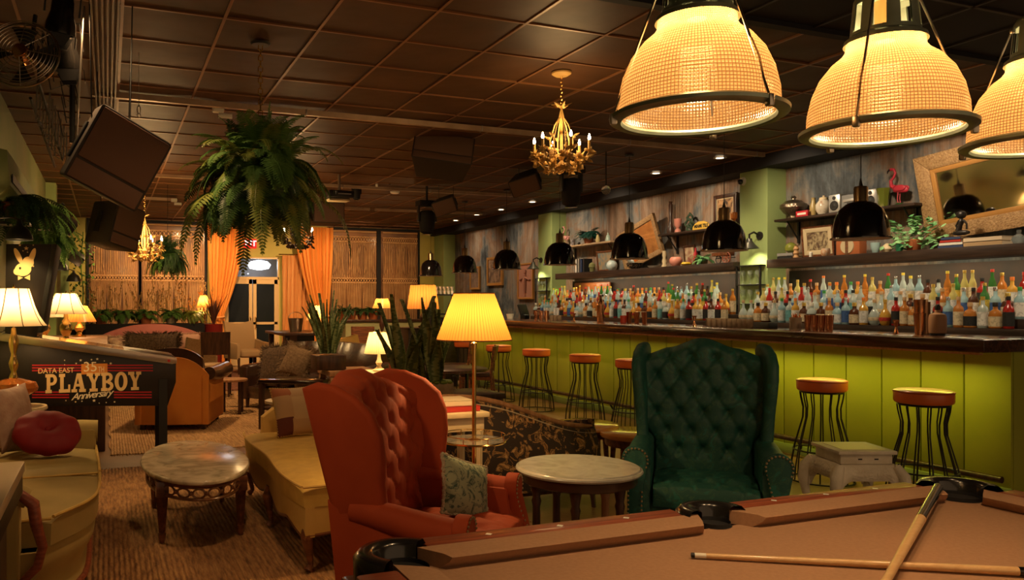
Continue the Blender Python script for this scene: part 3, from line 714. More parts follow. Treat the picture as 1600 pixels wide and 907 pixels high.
# ================================================================ BAR STOOLS
M['orange_vinyl'] = mat('orange_vinyl', (.72,.15,.03), .38, coat=.2)
def stool():
    t = thing('bar_stool', 's', 'bar stool')
    mb = MB(); mb.solid([(.168,.715),(.178,.722),(.182,.735),(.182,.785),(.178,.800),(.165,.806),(.09,.811),(.001,.812)],40)
    mb.build('seat', M['orange_vinyl'], t)
    MB().lathe([(.183,.788),(.186,.793),(.183,.798),(.178,.796)],40).build('seat_piping', mat('orange_piping', (.5,.09,.02), .5), t)
    MB().solid([(.155,.700),(.16,.716)],30).build('seat_plate', M['black'], t)
    for k in range(14):
        a = 2*PI*k/14; pts = []
        for z, r in ((.708,.158),(.66,.152),(.58,.135),(.50,.138),(.40,.165),(.28,.197),(.14,.222),(.02,.232)): pts.append((r*cos(a),r*sin(a),z))
        MB().tube(pts,.0055,6).build('leg', M['black'], t)
    for r, z in ((.205,.25),(.232,.012),(.155,.705)):
        MB().tube([(r*cos(2*PI*k/40),r*sin(2*PI*k/40),z) for k in range(40)],.0065,6,True).build('ring', M['black'], t)
    return t
st0 = None
sl = [(5.25,3.79,'orange topped wire bar stool nearest the camera, right of the carved table'),(5.25,4.62,'orange topped wire bar stool behind the carved white table'),
      (5.25,7.02,'orange topped wire bar stool just left of the green wing chair'),(5.25,7.92,'orange wire bar stool second to the left of the green wing chair'),
      (5.25,9.05,'orange wire bar stool third to the left of the green wing chair'),(5.25,10.12,'orange wire bar stool just right of the yellow floor lamp pole'),
      (5.3,11.35,'orange wire bar stool seen behind the yellow floor lamp pole')]
for x, y, l in sl:
    if st0 is None: st0 = stool(); stree = get_tree(st0); st0.location = (x,y,0); st0['label'] = l; st0['group'] = 'orange wire bar stools along the bar'
    else: dup(st0, (x,y,0), rnd(0,1), l, 'orange wire bar stools along the bar', stree)
# ================================================================ POOL TABLE
M['cloth'] = mat('tan_baize', (.33,.175,.09), .85, sheen=.25, col2=(.37,.20,.105), scale=90, bump=.05, bscale=400)
M['leather_black'] = mat('black_pocket_leather', (.012,.010,.009), .22, coat=.4)
pt = thing('pool_table', 'pool table with tan cloth, reddish wood rails and black pockets', 'pool table', (0,0,0))
BX0, BX1, BY0, BY1 = .70, 2.545, .88, 1.71     # cushion nose to nose
ZB, ZR = .765, .800
ox0, ox1, oy0, oy1 = BX0-.19, BX1+.19, BY0-.17, BY1+.17
MB().lo((BX0-.06,BY0-.06,ZB-.03),(BX1+.06,BY1+.06,ZB)).build('bed_cloth', M['cloth'], pt, 0)
MB().lo((ox0+.02,oy0+.02,.42),(ox1-.02,oy1-.02,.735),.01).build('cabinet', M['red_wood'], pt)
for (x, y) in ((ox0+.2,oy0+.2),(ox1-.2,oy0+.2),(ox0+.2,oy1-.2),(ox1-.2,oy1-.2)):
    MB().box((x,y,.21),(.14,.14,.42),.01).build('leg', M['red_wood'], pt)
midx = (BX0+BX1)/2
def rail_run(a, b, ya, yo, axis):
    """a..b along axis; ya = nose, yo = outer edge"""
    sg = 1 if yo > ya else -1; cb = ya+sg*.085
    def q(al, ac, z): return (al, ac, z) if axis == 'x' else (ac, al, z)
    # cloth covered cushion with mitred ends
    def ring(t, cut): return [q(t+cut*1.0, ya, ZR-.004), q(t+cut*.9, ya+sg*.006, ZR-.016), q(t+cut*.55, ya+sg*.03, ZB-.002), q(t, cb+sg*.004, ZB-.002), q(t, cb+sg*.004, ZR+.001), q(t+cut*.75, ya+sg*.02, ZR+.001)]
    d = .055; A = ring(a, d); B = ring(b, -d)
    mb = MB(); mb.add(A+B, [(0,1,7,6),(1,2,8,7),(2,3,9,8),(3,4,10,9),(4,5,11,10),(5,0,6,11),(0,5,4,3,2,1),(6,7,8,9,10,11)]); mb.build('cushion', M['cloth'], pt, 25)
    p, r = q(a+.028, cb+sg*.002, ZR-.075), q(b-.028, yo, ZR)
    MB().lo([min(u, v) for u, v in zip(p, r)], [max(u, v) for u, v in zip(p, r)], .010).build('rail', M['red_wood'], pt)
    mb = MB(); n = 3
    for k in range(1, n+1):
        t = a+(b-a)*k/(n+1); c = q(t, (cb+yo)/2, ZR+.0008); s_ = .011
        mb.add([(c[0]-s_,c[1],c[2]),(c[0],c[1]-s_,c[2]),(c[0]+s_,c[1],c[2]),(c[0],c[1]+s_,c[2])],[(0,1,2,3)])
    mb.build('sight_inlay', mat('pearl_inlay', (.8,.78,.7), .3), pt, 0)
for ya, yo in ((BY1,oy1),(BY0,oy0)):
    rail_run(BX0+.01, midx-.055, ya, yo, 'x'); rail_run(midx+.055, BX1-.01, ya, yo, 'x')
rail_run(BY0+.01, BY1-.01, BX0, ox0, 'y'); rail_run(BY0+.01, BY1-.01, BX1, ox1, 'y')
for (px_, py_, a_mid, span) in ((BX0-.045,BY1+.04,PI*.75,1.62),(BX1+.045,BY1+.04,PI*.25,1.62),(midx,BY1+.085,PI*.5,1.75),(BX0-.045,BY0-.04,PI*1.25,1.62),(BX1+.045,BY0-.04,PI*1.75,1.62),(midx,BY0-.085,PI*1.5,1.75)):
    R = .088 if abs(px_-midx) > .1 else .072
    mb = MB(); n = 48
    prof = [(R-.024,ZB-.04),(R-.022,ZR+.006),(R-.010,ZR+.016),(R+.018,ZR+.014),(R+.032,ZR+.0),(R+.030,ZR-.08)]
    mb.lathe([(r, z) for r, z in prof], n, (px_,py_,0), a0=a_mid-span, a1=a_mid+span)
    mb.build('pocket_iron', M['leather_black'], pt, 60)
    MB().lathe([(R-.026,ZB+.012),(R-.027,ZB-.02),(R-.03,ZB-.12),(R-.05,ZB-.17),(.001,ZB-.18)], n, (px_,py_,0)).build('pocket_bag', M['matte_black'], pt)
    # black disc on the uncut cloth paints the dark of the pocket hole
    MB().disc(R-.022, ZB+.0015, 24, (px_,py_,0)).build('pocket_dark_disc', M['matte_black'], pt, 0)
# cues
M['cue_maple'] = mat('cue_maple', (.62,.36,.15), .3, col2=(.70,.44,.20), scale=5, stretch=(1,20,20), coat=.4)
M['cue_ivory'] = mat('cue_ferrule', (.75,.70,.58), .3)
def cue(a, b, label, name='pool_cue', L=1.45):
    a, b = Vector(a), Vector(b); d = (b-a).normalized()
    t = thing(name, label, 'pool cue', a, 0); z = Vector((0,0,0))
    P = lambda s_: d*s_
    MB().cyl(P(0),P(.008),.006,.0062,10).build('tip', M['black'], t)
    MB().cyl(P(.008),P(.035),.0063,.0064,12).build('ferrule', M['cue_ivory'], t)
    MB().cyl(P(.035),P(L*.50),.0064,.0102,14).build('shaft', M['cue_maple'], t)
    MB().cyl(P(L*.50),P(L*.515),.0106,.0106,14).build('joint', M['black_gloss'], t)
    return t, P, d
t, P, d = cue(atZ(1080,868,ZB+.009), atZ(1583,893,ZB+.013), 'maple pool cue lying along the cloth with white ferrule at left')
MB().cyl(P(L0:=.74),P(1.25),.0108,.0145,14).build('butt', M['black_gloss'], t)
b_end = atZ(1466,762,ZB+.045); a_in = atZ(1385,907,ZB+.0295); dd = (a_in-b_end).normalized()
t = thing('pool_cue', 'pool cue with black butt in the corner pocket, crossing over the other cue', 'pool cue', b_end)
PP = lambda s_: dd*s_
MB().cyl(PP(0),PP(.012),.0135,.0148,16).build('bumper', M['black'], t)
MB().cyl(PP(.012),PP(.44),.0148,.0135,16).build('butt', mat('cue_black_butt', (.015,.012,.009), .15, coat=.8), t)
MB().cyl(PP(.44),PP(.447),.0137,.0137,16).build('joint_ring', M['brass'], t)
MB().cyl(PP(.447),PP(1.2),.0133,.008,16).build('shaft', M['cue_maple'], t)
# ================================================================ PRISMATIC GLASS LAMPS OVER THE POOL TABLE
def prism_mat():
    m = bpy.data.materials.new('prismatic_glass'); t = nt(m); n = t.nodes; n.remove(n['Principled BSDF'])
    uv = n.new('ShaderNodeUVMap'); sp = n.new('ShaderNodeSeparateXYZ'); lk(t, uv.outputs[0], sp.inputs[0])
    def wave(out, k, pw=1.):
        a = n.new('ShaderNodeMath'); a.operation = 'MULTIPLY'; a.inputs[1].default_value = k*PI; lk(t, out, a.inputs[0])
        s_ = n.new('ShaderNodeMath'); s_.operation = 'SINE'; lk(t, a.outputs[0], s_.inputs[0])
        b = n.new('ShaderNodeMath'); b.operation = 'ABSOLUTE'; lk(t, s_.outputs[0], b.inputs[0]); return b.outputs[0]
    wa, wb = wave(sp.outputs[0], 140), wave(sp.outputs[1], 44)
    mn = n.new('ShaderNodeMath'); mn.operation = 'MINIMUM'; lk(t, wa, mn.inputs[0]); lk(t, wb, mn.inputs[1])
    r = n.new('ShaderNodeValToRGB'); r.color_ramp.elements[0].position = .02; r.color_ramp.elements[0].color = (.075,.028,.008,1); r.color_ramp.elements[1].position = .60; r.color_ramp.elements[1].color = (.27,.165,.07,1)
    lk(t, mn.outputs[0], r.inputs[0])
    tr = n.new('ShaderNodeBsdfTranslucent'); lk(t, r.outputs[0], tr.inputs[0])
    df = n.new('ShaderNodeBsdfDiffuse'); lk(t, r.outputs[0], df.inputs[0])
    tp = n.new('ShaderNodeBsdfTransparent'); tp.inputs[0].default_value = (1,.85,.6,1)
    gl = n.new('ShaderNodeBsdfGlossy'); gl.inputs['Roughness'].default_value = .12
    bp = n.new('ShaderNodeBump'); bp.inputs['Strength'].default_value = .5; bp.inputs['Distance'].default_value = .004; lk(t, mn.outputs[0], bp.inputs['Height'])
    for x_ in (tr, gl): lk(t, bp.outputs[0], x_.inputs['Normal'])
    a = n.new('ShaderNodeMixShader'); a.inputs[0].default_value = .4; lk(t, tr.outputs[0], a.inputs[1]); lk(t, df.outputs[0], a.inputs[2])
    b = n.new('ShaderNodeMixShader'); b.inputs[0].default_value = .10; lk(t, a.outputs[0], b.inputs[1]); lk(t, tp.outputs[0], b.inputs[2])
    c = n.new('ShaderNodeMixShader'); c.inputs[0].default_value = .07; lk(t, b.outputs[0], c.inputs[1]); lk(t, gl.outputs[0], c.inputs[2])
    lk(t, c.outputs[0], n['Material Output'].inputs['Surface']); return m
M['prism'] = prism_mat()
def pool_lamp(x, y, z, label, pw, rz):
    t = thing('prismatic_pendant', label, 'pendant lamp', (x,y,z), rz, 'prismatic glass pendants over the pool table')
    pr = [(.152,.0),(.160,.012),(.158,.045),(.149,.085),(.133,.122),(.110,.152),(.088,.170),(.080,.182),(.078,.200),(.066,.212)]
    # smooth the profile
    mb = MB(); mb.lathe(pr, 96); mb.build('glass_shade', M['prism'], t, 80)
    MB().lathe([(.150,-.002),(.153,-.008),(.166,-.010),(.176,-.004),(.177,.003),(.168,.008),(.160,.005),(.152,.003),(.150,-.002)],64).build('rim_ring', M['green_metal'], t)
    mb = MB(); n = 8; r0, r1 = .070, .060
    mb.lathe([(.084,.196),(.082,.206),(.071,.214),(.070,.222)],40)
    for k in range(n):     # slotted collar: ribs between openings
        a = 2*PI*k/n; w = .20
        mb.lathe([(.070,.222),(.064,.285)],4,a0=a-w,a1=a+w); mb.lathe([(.066,.222),(.060,.285)],4,a0=a-w,a1=a+w)
    mb.lathe([(.064,.285),(.063,.296),(.058,.306),(.045,.312),(.018,.316),(.016,.34),(.012,.345)],40)
    mb.lathe([(.060,.285),(.055,.30),(.001,.303)],40)
    mb.build('collar', M['green_metal'], t)
    for k in range(3):
        a = 2*PI*k/3+.5; c, s_ = cos(a), sin(a)
        mb = MB(); mb.tube([(.172*c,.172*s_,.0),(.120*c,.120*s_,.15),(.068*c,.068*s_,.29)],.0028,6)
        mb.box((.172*c,.172*s_,-.006),(.014,.014,.024),.003,(0,0,a)); mb.box((.067*c,.067*s_,.29),(.010,.010,.014),.002,(0,0,a))
        mb.build('stay_rod', M['steel'], t)
    MB().cyl((0,0,.30),(0,0,CEIL-z+.02),.009,n=10).build('stem', M['green_metal'], t)
    MB().cyl((0,0,.20),(0,0,.29),.02,.022,14).build('lamp_socket', mat('socket_amber', (.6,.3,.1), .4), t)
    point('prismatic_bulb', (x,y,z+.145), pw*.85, (1,.66,.33), .035)
L1 = atZ(1089,181,1.79); L2 = atZ(1383,204,1.79)
pool_lamp(L1.x, L1.y, 1.79, 'leftmost of the three ribbed glass lamps hanging over the pool table', 9, .15)
pool_lamp(L2.x, L2.y, 1.79, 'middle of the three ribbed glass lamps hanging over the pool table', 9, .9)
L3 = L2+(L2-L1)*1.0
pool_lamp(L3.x, L3.y, 1.79, 'ribbed glass lamp cut off by the right edge, over the pool table', 9, 1.4)

# ================================================================ WING CHAIRS
M['nails'] = mat('antique_nails', (.62,.50,.30), .3, 1.)
def wing_chair(name, label, fm, W=.78, D=.78, H=1.17, tuft_arm=False, seat_tuft=True, nails='both', crown=.06, crown_pts=None, fat=1., ah=.53):
    t = thing(name, label, 'wing chair'); w2 = W/2; fr = -.36; af = -.30; bk = .22; SHR = .19; dz = ah-.60
    sh = lambda z: SHR*max(0, z-.2)
    aw = .12*fat
    # seat base / frame box down to the legs
    MB().prism([(-w2+.02,fr+.02),(w2-.02,fr+.02),(w2-.06,bk-.02),(-w2+.06,bk-.02)],'z',.14,.32,.02).build('seat_frame', fm, t)
    # tufted seat
    iw = w2-aw+.01
    def sf(u, v):
        x = -iw+2*iw*u; y = fr-.02+(bk-.06-fr)*v
        z = .445-.03*(2*v-1)**4-.02*(2*u-1)**4
        if seat_tuft:
            for i in range(-2, 3):
                for j in range(4):
                    bx, by = i*iw*.46+(iw*.23 if j % 2 else 0), fr+.09+j*.15
                    d2 = (x-bx)**2+(y-by)**2; z -= .022*math.exp(-d2/.0011)
            gx = abs(((x/(iw*.46)+ (y-fr)/.30)) % 1-.5); gy = abs(((x/(iw*.46)-(y-fr)/.30)) % 1-.5)
            z -= .006*(math.exp(-(gx/.05)**2)+math.exp(-(gy/.05)**2))
        else: z += .012*cos(PI*(u-.5))
        return (x, y, z)
    MB().shell(sf, lambda u, v: (lambda p: (p[0], p[1]+.01, .30))(sf(u, v)), 56, 48).build('seat_cushion', fm, t, 80)
    # back: outline arched at the crown, reclined, tufted front
    zb = .36
    def top(xn): return H-crown+crown*(cos(min(1, abs(xn)/.62)*PI)*.5+.5)-.05*max(0, abs(xn)-.62)/.38
    def bf(u, v):
        xn = 2*u-1; zt = top(xn); z = zb+(zt-zb)*v
        q_ = max(0, min(1, (z-ah-.02)/.14)); hw = iw+(w2-.055-iw)*q_*q_*(3-2*q_)
        x = xn*hw; y = bk-.15+sh(z)-.05*abs(xn)**4*q_
        y -= .035*sin(PI*min(1, v*1.02))*(1-xn**4)
        for j in range(6):
            for i in range(-3, 4):
                bx = i*.135+(.0675 if j % 2 else 0); bz = zb+.18+j*.108
                if abs(bx) > hw*.93: continue
                y += .026*math.exp(-((x-bx)**2+(z-bz)**2)/.0008)
        g1 = abs((x/.135+(z-zb-.18)/.216) % 1-.5); g2 = abs((x/.135-(z-zb-.18)/.216) % 1-.5)
        if z > zb+.12: y += .008*(math.exp(-((.5-g1)/.06)**2)+math.exp(-((.5-g2)/.06)**2))
        if v > .93: y += .06*((v-.93)/.07)**2
        return (x, y, z)
    def bb(u, v):
        xn = 2*u-1; zt = top(xn)-.012; z = zb-.18+(zt-zb+.18)*v
        q_ = max(0, min(1, (z-ah+.05)/.2)); return (xn*(iw+.02+(w2-.045-iw-.02)*q_), bk+sh(z)-.03*xn*xn, z)
    MB().shell(bf, bb, 64, 72).build('backrest', fm, t, 80)
    for k in range(6):
        for i in range(-3, 4):
            bx = i*.135+(.0675 if k % 2 else 0); bz = zb+.18+k*.108
            if abs(bx) > iw*.85: continue
    mb = MB()
    for j in range(6):
        for i in range(-3, 4):
            bx = i*.135+(.0675 if j % 2 else 0); bz = zb+.18+j*.108
            if abs(bx) > iw*.95 or bz > H-.08: continue
            q_ = max(0, min(1, (bz-ah-.02)/.14)); hw_ = iw+(w2-.055-iw)*q_*q_*(3-2*q_); u = (bx/hw_+1)/2; v = (bz-zb)/(top(2*u-1)-zb); p = bf(u, v); mb.blob((bx,p[1]-.002,bz),(.022,.012,.022),2,n=2)
    mb.build('tufting_buttons', fm, t)
    for s in (-1, 1):
        # wing: flared panel, rounded top, curves in to the arm
        zt = H-.055
        yb = bk-.09; poly = []
        pts = [(yb+.10,zt),(yb+.03,zt+.025),(yb-.06,zt+.018),(yb-.15,zt-.02),(yb-.215,zt-.085),(yb-.235,zt-.17),(yb-.225,zt-.27),(yb-.20,zt-.37),(yb-.19,.66+dz),(yb-.20,.56+dz),(yb+.05,.56+dz),(yb+.08,.8)]
        mb = MB(); bm = bmesh.new(); T = .065
        mb.prism(pts,'x',-T/2,T/2,.026,3)
        me = [Vector(p) for p in mb.v]
        fl = []
        for p in me:
            f = max(0, (p.z-.6-dz)/(H-.6)); fw = (yb-p.y)
            x = s*(w2-.055+.055*f*max(0, min(1, (fw+.05)/.28))+.0)+p.x
            fl.append((x, p.y+sh(p.z), p.z))
        mb.v = fl; mb.build('wing', fm, t, 60)
        # arm: rolled top sweeping from wing to front, outer panel below
        A = []; R = []
        for k in range(13):
            q = k/12; y = yb+.03-(yb+.03-af)*q; A.append((s*(w2-aw*.45+.03*q), y, ah+.025*cos(q*PI*.9)-.01*q)); R.append(.050*fat+.020*fat*q)
        mb = MB(); mb.tube(A, R, 18); mb.build('arm_roll', fm, t, 70)
        mb = MB(); mb.prism([(bk-.0,.14),(bk+.05,.66+dz),(yb-.2,.61+dz),(af,.60+dz),(af-.01,.50+dz),(fr,.40+dz),(fr+.004,.14)],'x',s*(w2-aw*.85),s*(w2-.02),.02); mb.build('arm_panel', fm, t)
        # scroll front facing with nail heads
        fx = s*(w2-aw*.45+.03); rr = .070*fat; zc = ah-.01
        front = [(fx+.98*rr*cos(a), zc+.98*rr*sin(a)) for a in [-.5+(PI+1.0)*k/14 for k in range(15)]]+[(fx-.042,zc-.14),(fx-.04,.15),(fx+.04,.15),(fx+.042,zc-.14)]
        def fy_(z): q = max(0, min(1, (zc-.02-z)/.26)); return af-.012-(af-fr+.015)*q*q*(3-2*q)
        mb = MB(); mb.prism(front,'y',-.03,.03,.008); mb.v = [(x, y+fy_(z), z) for x, y, z in mb.v]; afo = mb.build('arm_front', fm, t)
        mb = MB(); L = len(front)
        for i in range(L-1):
            a, b = Vector(front[i]), Vector(front[i+1])
            if a.y < .16 and b.y < .16: continue
            m_ = max(1, int((b-a).length/.021))
            for k in range(m_):
                p = a+(b-a)*(k/m_); pd = p+(Vector((fx, min(p.y, zc)))-p)*.14
                mb.blob((pd.x,fy_(pd.y)-.032,pd.y),(.013,.009,.013),2,n=1)
        mb.build('nail_trim', M['nails'], afo)
    for s in (-1, 1):
        MB().tube([(s*(w2-.1),fr+.06,.18),(s*(w2-.09),fr+.04,.10),(s*(w2-.08),fr+.05,.03),(s*(w2-.07),fr+.03,.0)],[.03,.026,.018,.022],10).build('leg', M['walnut'], t)
        MB().box((s*(w2-.14),bk-.1,.09),(.04,.04,.18),.005).build('leg', M['walnut'], t)
    return t
M['orange_velvet'] = mat('rust_orange_velvet', (.30,.036,.004), .8, sheen=.04, col2=(.37,.050,.006), scale=3)
def leafy(name, base, l1, l2, sc, rough=.7, sheen=.5):
    m = mat(name, base, rough, sheen=sheen); t = m.node_tree; n = t.nodes; b = n['Principled BSDF']
    tc = n.new('ShaderNodeTexCoord'); a = n.new('ShaderNodeTexNoise'); a.inputs['Scale'].default_value = sc; a.inputs['Detail'].default_value = 3; a.inputs['Distortion'].default_value = 2.6; lk(t, tc.outputs['Object'], a.inputs[0])
    r = n.new('ShaderNodeValToRGB'); e = r.color_ramp.elements; e[0].position = .44; e[0].color = (*base, 1); e[1].position = .66; e[1].color = (*l2, 1)
    q = e.new(.52); q.color = (*base, 1); q = e.new(.55); q.color = (*l1, 1); q = e.new(.60); q.color = (*base, 1); q = e.new(.63); q.color = (*l2, 1)
    lk(t, a.outputs['Fac'], r.inputs[0]); lk(t, r.outputs[0], b.inputs['Base Color']); return m
M['green_velvet'] = leafy('emerald_leaf_velvet', (.004,.058,.046), (.022,.085,.050), (.008,.10,.078), 9, .6, .05)
oc = wing_chair('wing_chair', 'rust orange velvet wing chair with tufted back and a tapestry cushion', M['orange_velvet'], W=.84, H=1.095)
oc.location = (1.29,3.21,0); oc.rotation_euler = (0,0,math.radians(48))
gc = wing_chair('wing_chair', 'emerald green tufted velvet wing chair facing the camera by the pool table', M['green_velvet'], W=.78, H=1.19, fat=1.1, ah=.55)
gc.location = (3.20,3.62,0); gc.rotation_euler = (0,0,math.radians(-40))
# tapestry pillow on the orange chair
M['tapestry'] = leafy('tapestry_leaf_cloth', (.30,.32,.20), (.035,.065,.055), (.05,.085,.06), 16, .85, .1)
M['fringe'] = mat('cream_fringe', (.55,.45,.30), .9, bump=.8, bscale=150)
t = thing('cushion', 'leafy tapestry cushion with cream fringe on the orange wing chair', 'cushion', (1.515,3.25,.545)); t.rotation_euler = Euler((math.radians(70), math.radians(20), math.radians(20)))
MB().pillow(.31,.27,.10).build('cushion_cover', M['tapestry'], t, 80)
mb = MB()
for k in range(90):
    a = k/90*4; e_ = int(a); f = a-e_; w, h = .151, .131
    p = [(-w+2*w*f,-h),(w,-h+2*h*f),(w-2*w*f,h),(-w,h-2*h*f)][e_]; q = .93+.07*(abs(2*f-1)**2)
    mb.blob((p[0]*q,p[1]*q,rnd(-.004,.004)),(.022,.022,.018),2,n=1)
mb.build('fringe', M['fringe'], t)
# ================================================================ MARBLE TABLES
def marble(name, c1, c2, c3):
    m = mat(name, c1, .22, coat=.3); t = m.node_tree; n = t.nodes; b = n['Principled BSDF']
    tc = n.new('ShaderNodeTexCoord'); a = n.new('ShaderNodeTexNoise'); a.inputs['Scale'].default_value = 6; a.inputs['Detail'].default_value = 9; a.inputs['Distortion'].default_value = 1.8; lk(t, tc.outputs['Object'], a.inputs[0])
    r = n.new('ShaderNodeValToRGB'); e = r.color_ramp.elements; e[0].position = .36; e[0].color = (*c3, 1); e[1].position = .62; e[1].color = (*c1, 1); q = e.new(.47); q.color = (*c2, 1)
    lk(t, a.outputs['Fac'], r.inputs[0]); lk(t, r.outputs[0], b.inputs['Base Color']); return m
M['marble'] = marble('cream_marble', (.72,.60,.42), (.58,.48,.33), (.40,.33,.22))
M['marble_w'] = marble('grey_white_marble', (.56,.55,.47), (.50,.49,.42), (.42,.41,.35))
def oval(rx, ry, prof, n=64):
    vs = []; 
    for o_, z in prof:
        for k in range(n): a = 2*PI*k/n; vs.append(((rx+o_)*cos(a),(ry+o_)*sin(a),z))
    fs = [(i*n+k,i*n+(k+1) % n,(i+1)*n+(k+1) % n,(i+1)*n+k) for i in range(len(prof)-1) for k in range(n)]
    fs.append(list(range(n))); fs.append([(len(prof)-1)*n+k for k in range(n)]); return vs, fs
ct = thing('coffee_table', 'oval coffee table with cream marble top and carved walnut apron', 'coffee table', (.52,5.20,0))
rx, ry, zt = .325, .69, .40
MB().add(*oval(rx, ry, [(-.012,zt-.03),(0,zt-.026),(.004,zt-.014),(0,zt-.004),(-.008,zt)])).build('marble_top', M['marble'], ct, 50)
MB().add(*oval(rx-.025, ry-.025, [(0,zt-.045),(.008,zt-.04),(.008,zt-.031)])).build('apron_moulding', M['walnut'], ct)
mb = MB(); n = 22
for k in range(n):      # pierced apron: ring of oval rosettes between two rails
    a = 2*PI*k/n; cx, cy = (rx-.035)*cos(a), (ry-.035)*sin(a); tx, ty = -(rx-.035)*sin(a), (ry-.035)*cos(a); L = math.hypot(tx, ty); tx, ty = tx/L, ty/L; hw = L*PI/n*.80
    mb.tube([(cx+tx*hw*cos(b),cy+ty*hw*cos(b),zt-.08+.026*sin(b)) for b in [2*PI*q/14 for q in range(14)]],.006,6,True)
    a2 = a+PI/n; mb.blob(((rx-.033)*cos(a2),(ry-.033)*sin(a2),zt-.08),(.022,.022,.03),2,n=2)
for zz, r in ((zt-.047,.008),(zt-.115,.009)):
    mb.tube([((rx-.035)*cos(a),(ry-.035)*sin(a),zz) for a in [2*PI*k/60 for k in range(60)]],r,6,True)
mb.build('carved_apron', mat('carved_walnut', (.12,.045,.018), .3, coat=.3, col2=(.25,.11,.04), scale=20), ct)
for sx in (-1, 1):
    for sy in (-1, 1):
        x, y = sx*.225, sy*.42
        MB().prism([(-.035,-.035),(.035,-.035),(.035,.035),(-.035,.035)],'z',zt-.13,zt-.04,.004,M=Matrix.Translation((x,y,0))).tube([(x,y,zt-.12),(x,y,.05)],[.034,.017],4).tube([(x,y,.06),(x,y,.045),(x,y,0)],[.022,.022,.014],8).build('leg', M['walnut'], ct)
# round marble table beside the green chair
mt = thing('marble_side_table', 'round white marble table on dark ribbed legs beside the green wing chair', 'side table', (2.28,3.50,0)); zt = .56; R = .325
MB().add(*oval(R, R, [(-.02,zt-.028),(-.006,zt-.026),(0,zt-.016),(-.004,zt-.008),(-.014,zt-.006),(-.018,zt)])).build('marble_top', M['marble_w'], mt, 50)
MB().lathe([(R-.05,zt-.085),(R-.03,zt-.075),(R-.03,zt-.035),(R-.02,zt-.029)],72,wob=lambda a, z: 1+.008*cos(a*60)).build('ribbed_apron', mat('bronze_ribbing', (.10,.055,.03), .35, .6), mt, 20)
for k in range(5):
    a = 2*PI*k/5+.3; x, y = .22*cos(a), .22*sin(a)
    MB().solid([(.012,0),(.02,.01),(.018,.12),(.022,.15),(.02,.35),(.026,.38),(.02,.40),(.03,.46),(.03,.48)],14,(x,y,0)).build('leg', M['dark_wood'] if k else M['mid_wood'], mt)
MB().tube([(.2*cos(2*PI*k/5+.3),.2*sin(2*PI*k/5+.3),.13) for k in range(5)],.01,6,True).build('stretcher', M['dark_wood'], mt)
# ================================================================ CARVED WHITE STOOL TABLE
M['lime_wash'] = mat('limewashed_carved_wood', (.60,.53,.41), .6, col2=(.72,.66,.54), scale=10, bump=.25, bscale=40)
cv = thing('carved_side_table', 'small carved limewashed side table with curved legs near the bar stools', 'side table', (4.40,3.64,0), math.radians(-21))
w, dp = .20, .15
MB().box((0,0,.485),(.36,.34,.022),.004).box((0,0,.444),(.32,.30,.062),.004).build('drawer_box', M['lime_wash'], cv)
MB().lo((-.13,-.12,.496),(.13,.12,.4985)).build('top_inlay', M['cream'], cv, 0)
for x in (-.04,.06): MB().lo((x-.012,-.153,.440),(x+.012,-.149,.448)).build('drawer_pull', M['black'], cv)
def carved_side(M4, L):
    def F(u, v):
        x = (2*u-1)*L; edge = abs(2*u-1); zlow = .315-.10*max(0,(edge-.55)/.45)**1.5-.0*edge
        z = .413+(zlow-.413)*v; y = -.012*sin(PI*v)-.018*sin(PI*.5*v)
        rel = 0
        for c in (-.5,.5,0):
            rr = math.hypot((2*u-1-c)*1.6, (v-.5)*1.1); rel += .006*cos(rr*22)*math.exp(-(rr/.5)**2)
        rel += .003*sin(u*70)*sin(v*14)
        return (x*(1+.10*v), y-abs(rel), z)
    MBx = MB().shell(F, lambda u, v: (lambda p: (p[0],.012,p[2]))(F(u, v)), 60, 18, M4); return MBx
for ang, L, off in ((0,.185,-.165),(PI/2,.175,-.175),(PI,.185,-.165),(-PI/2,.175,-.175)):
    carved_side(Matrix.Rotation(ang,4,'Z') @ Matrix.Translation((0,off,0)), L).build('carved_apron', M['lime_wash'], cv, 60)
for sx in (-1, 1):
    for sy in (-1, 1):
        pts = [(sx*.172,sy*.16,.40),(sx*.205,sy*.19,.34),(sx*.215,sy*.20,.26),(sx*.20,sy*.185,.15),(sx*.185,sy*.17,.06),(sx*.205,sy*.19,.012)]
        MB().tube(pts,[.030,.038,.034,.024,.020,.028],12).blob((sx*.215,sy*.2,.022),(.05,.05,.044),2.5,n=3).build('leg', M['lime_wash'], cv)
# ================================================================ FLOOR LAMP WITH GLASS TRAY
M['shade_yellow'] = shade_mat('yellow_pleated_shade', (.52,.215,.045), 70)
M['shade_cream'] = shade_mat('cream_shade', (.72,.52,.28), 40)
M['shade_plain'] = shade_mat('ivory_panel_shade', (1,.83,.55), 0)
M['shade_orange'] = shade_mat('orange_shade', (1,.42,.10), 30)
def bulb(loc, p, col=WARM, r=.03): return point('lamp_bulb', loc, p, col, r)
fl = thing('floor_lamp', 'brass floor lamp with yellow pleated shade and round glass tray', 'floor lamp', (1.80,3.75,0))
MB().lathe([(.196,1.195),(.196,1.205),(.107,1.44),(.107,1.445)],70).build('lamp_shade', M['shade_yellow'], fl, 80)
for r, z in ((.197,1.198),(.108,1.442)): MB().tube([(r*cos(a),r*sin(a),z) for a in [2*PI*k/48 for k in range(48)]],.0035,6,True).build('shade_trim', mat('brown_trim', (.35,.16,.05), .6), fl)
MB().tube([(-.105,0,1.44),(0,0,1.43),(.105,0,1.44)],.003,5).tube([(0,-.105,1.44),(0,0,1.43),(0,.105,1.44)],.003,5).build('shade_spider', M['brass'], fl)
MB().cyl((0,0,.02),(0,0,1.25),.011,n=14).solid([(.015,1.15),(.016,1.18),(.011,1.185)],14).solid([(.16,0),(.16,.012),(.05,.03),(.012,.04)],32).build('pole', M['brass'], fl)
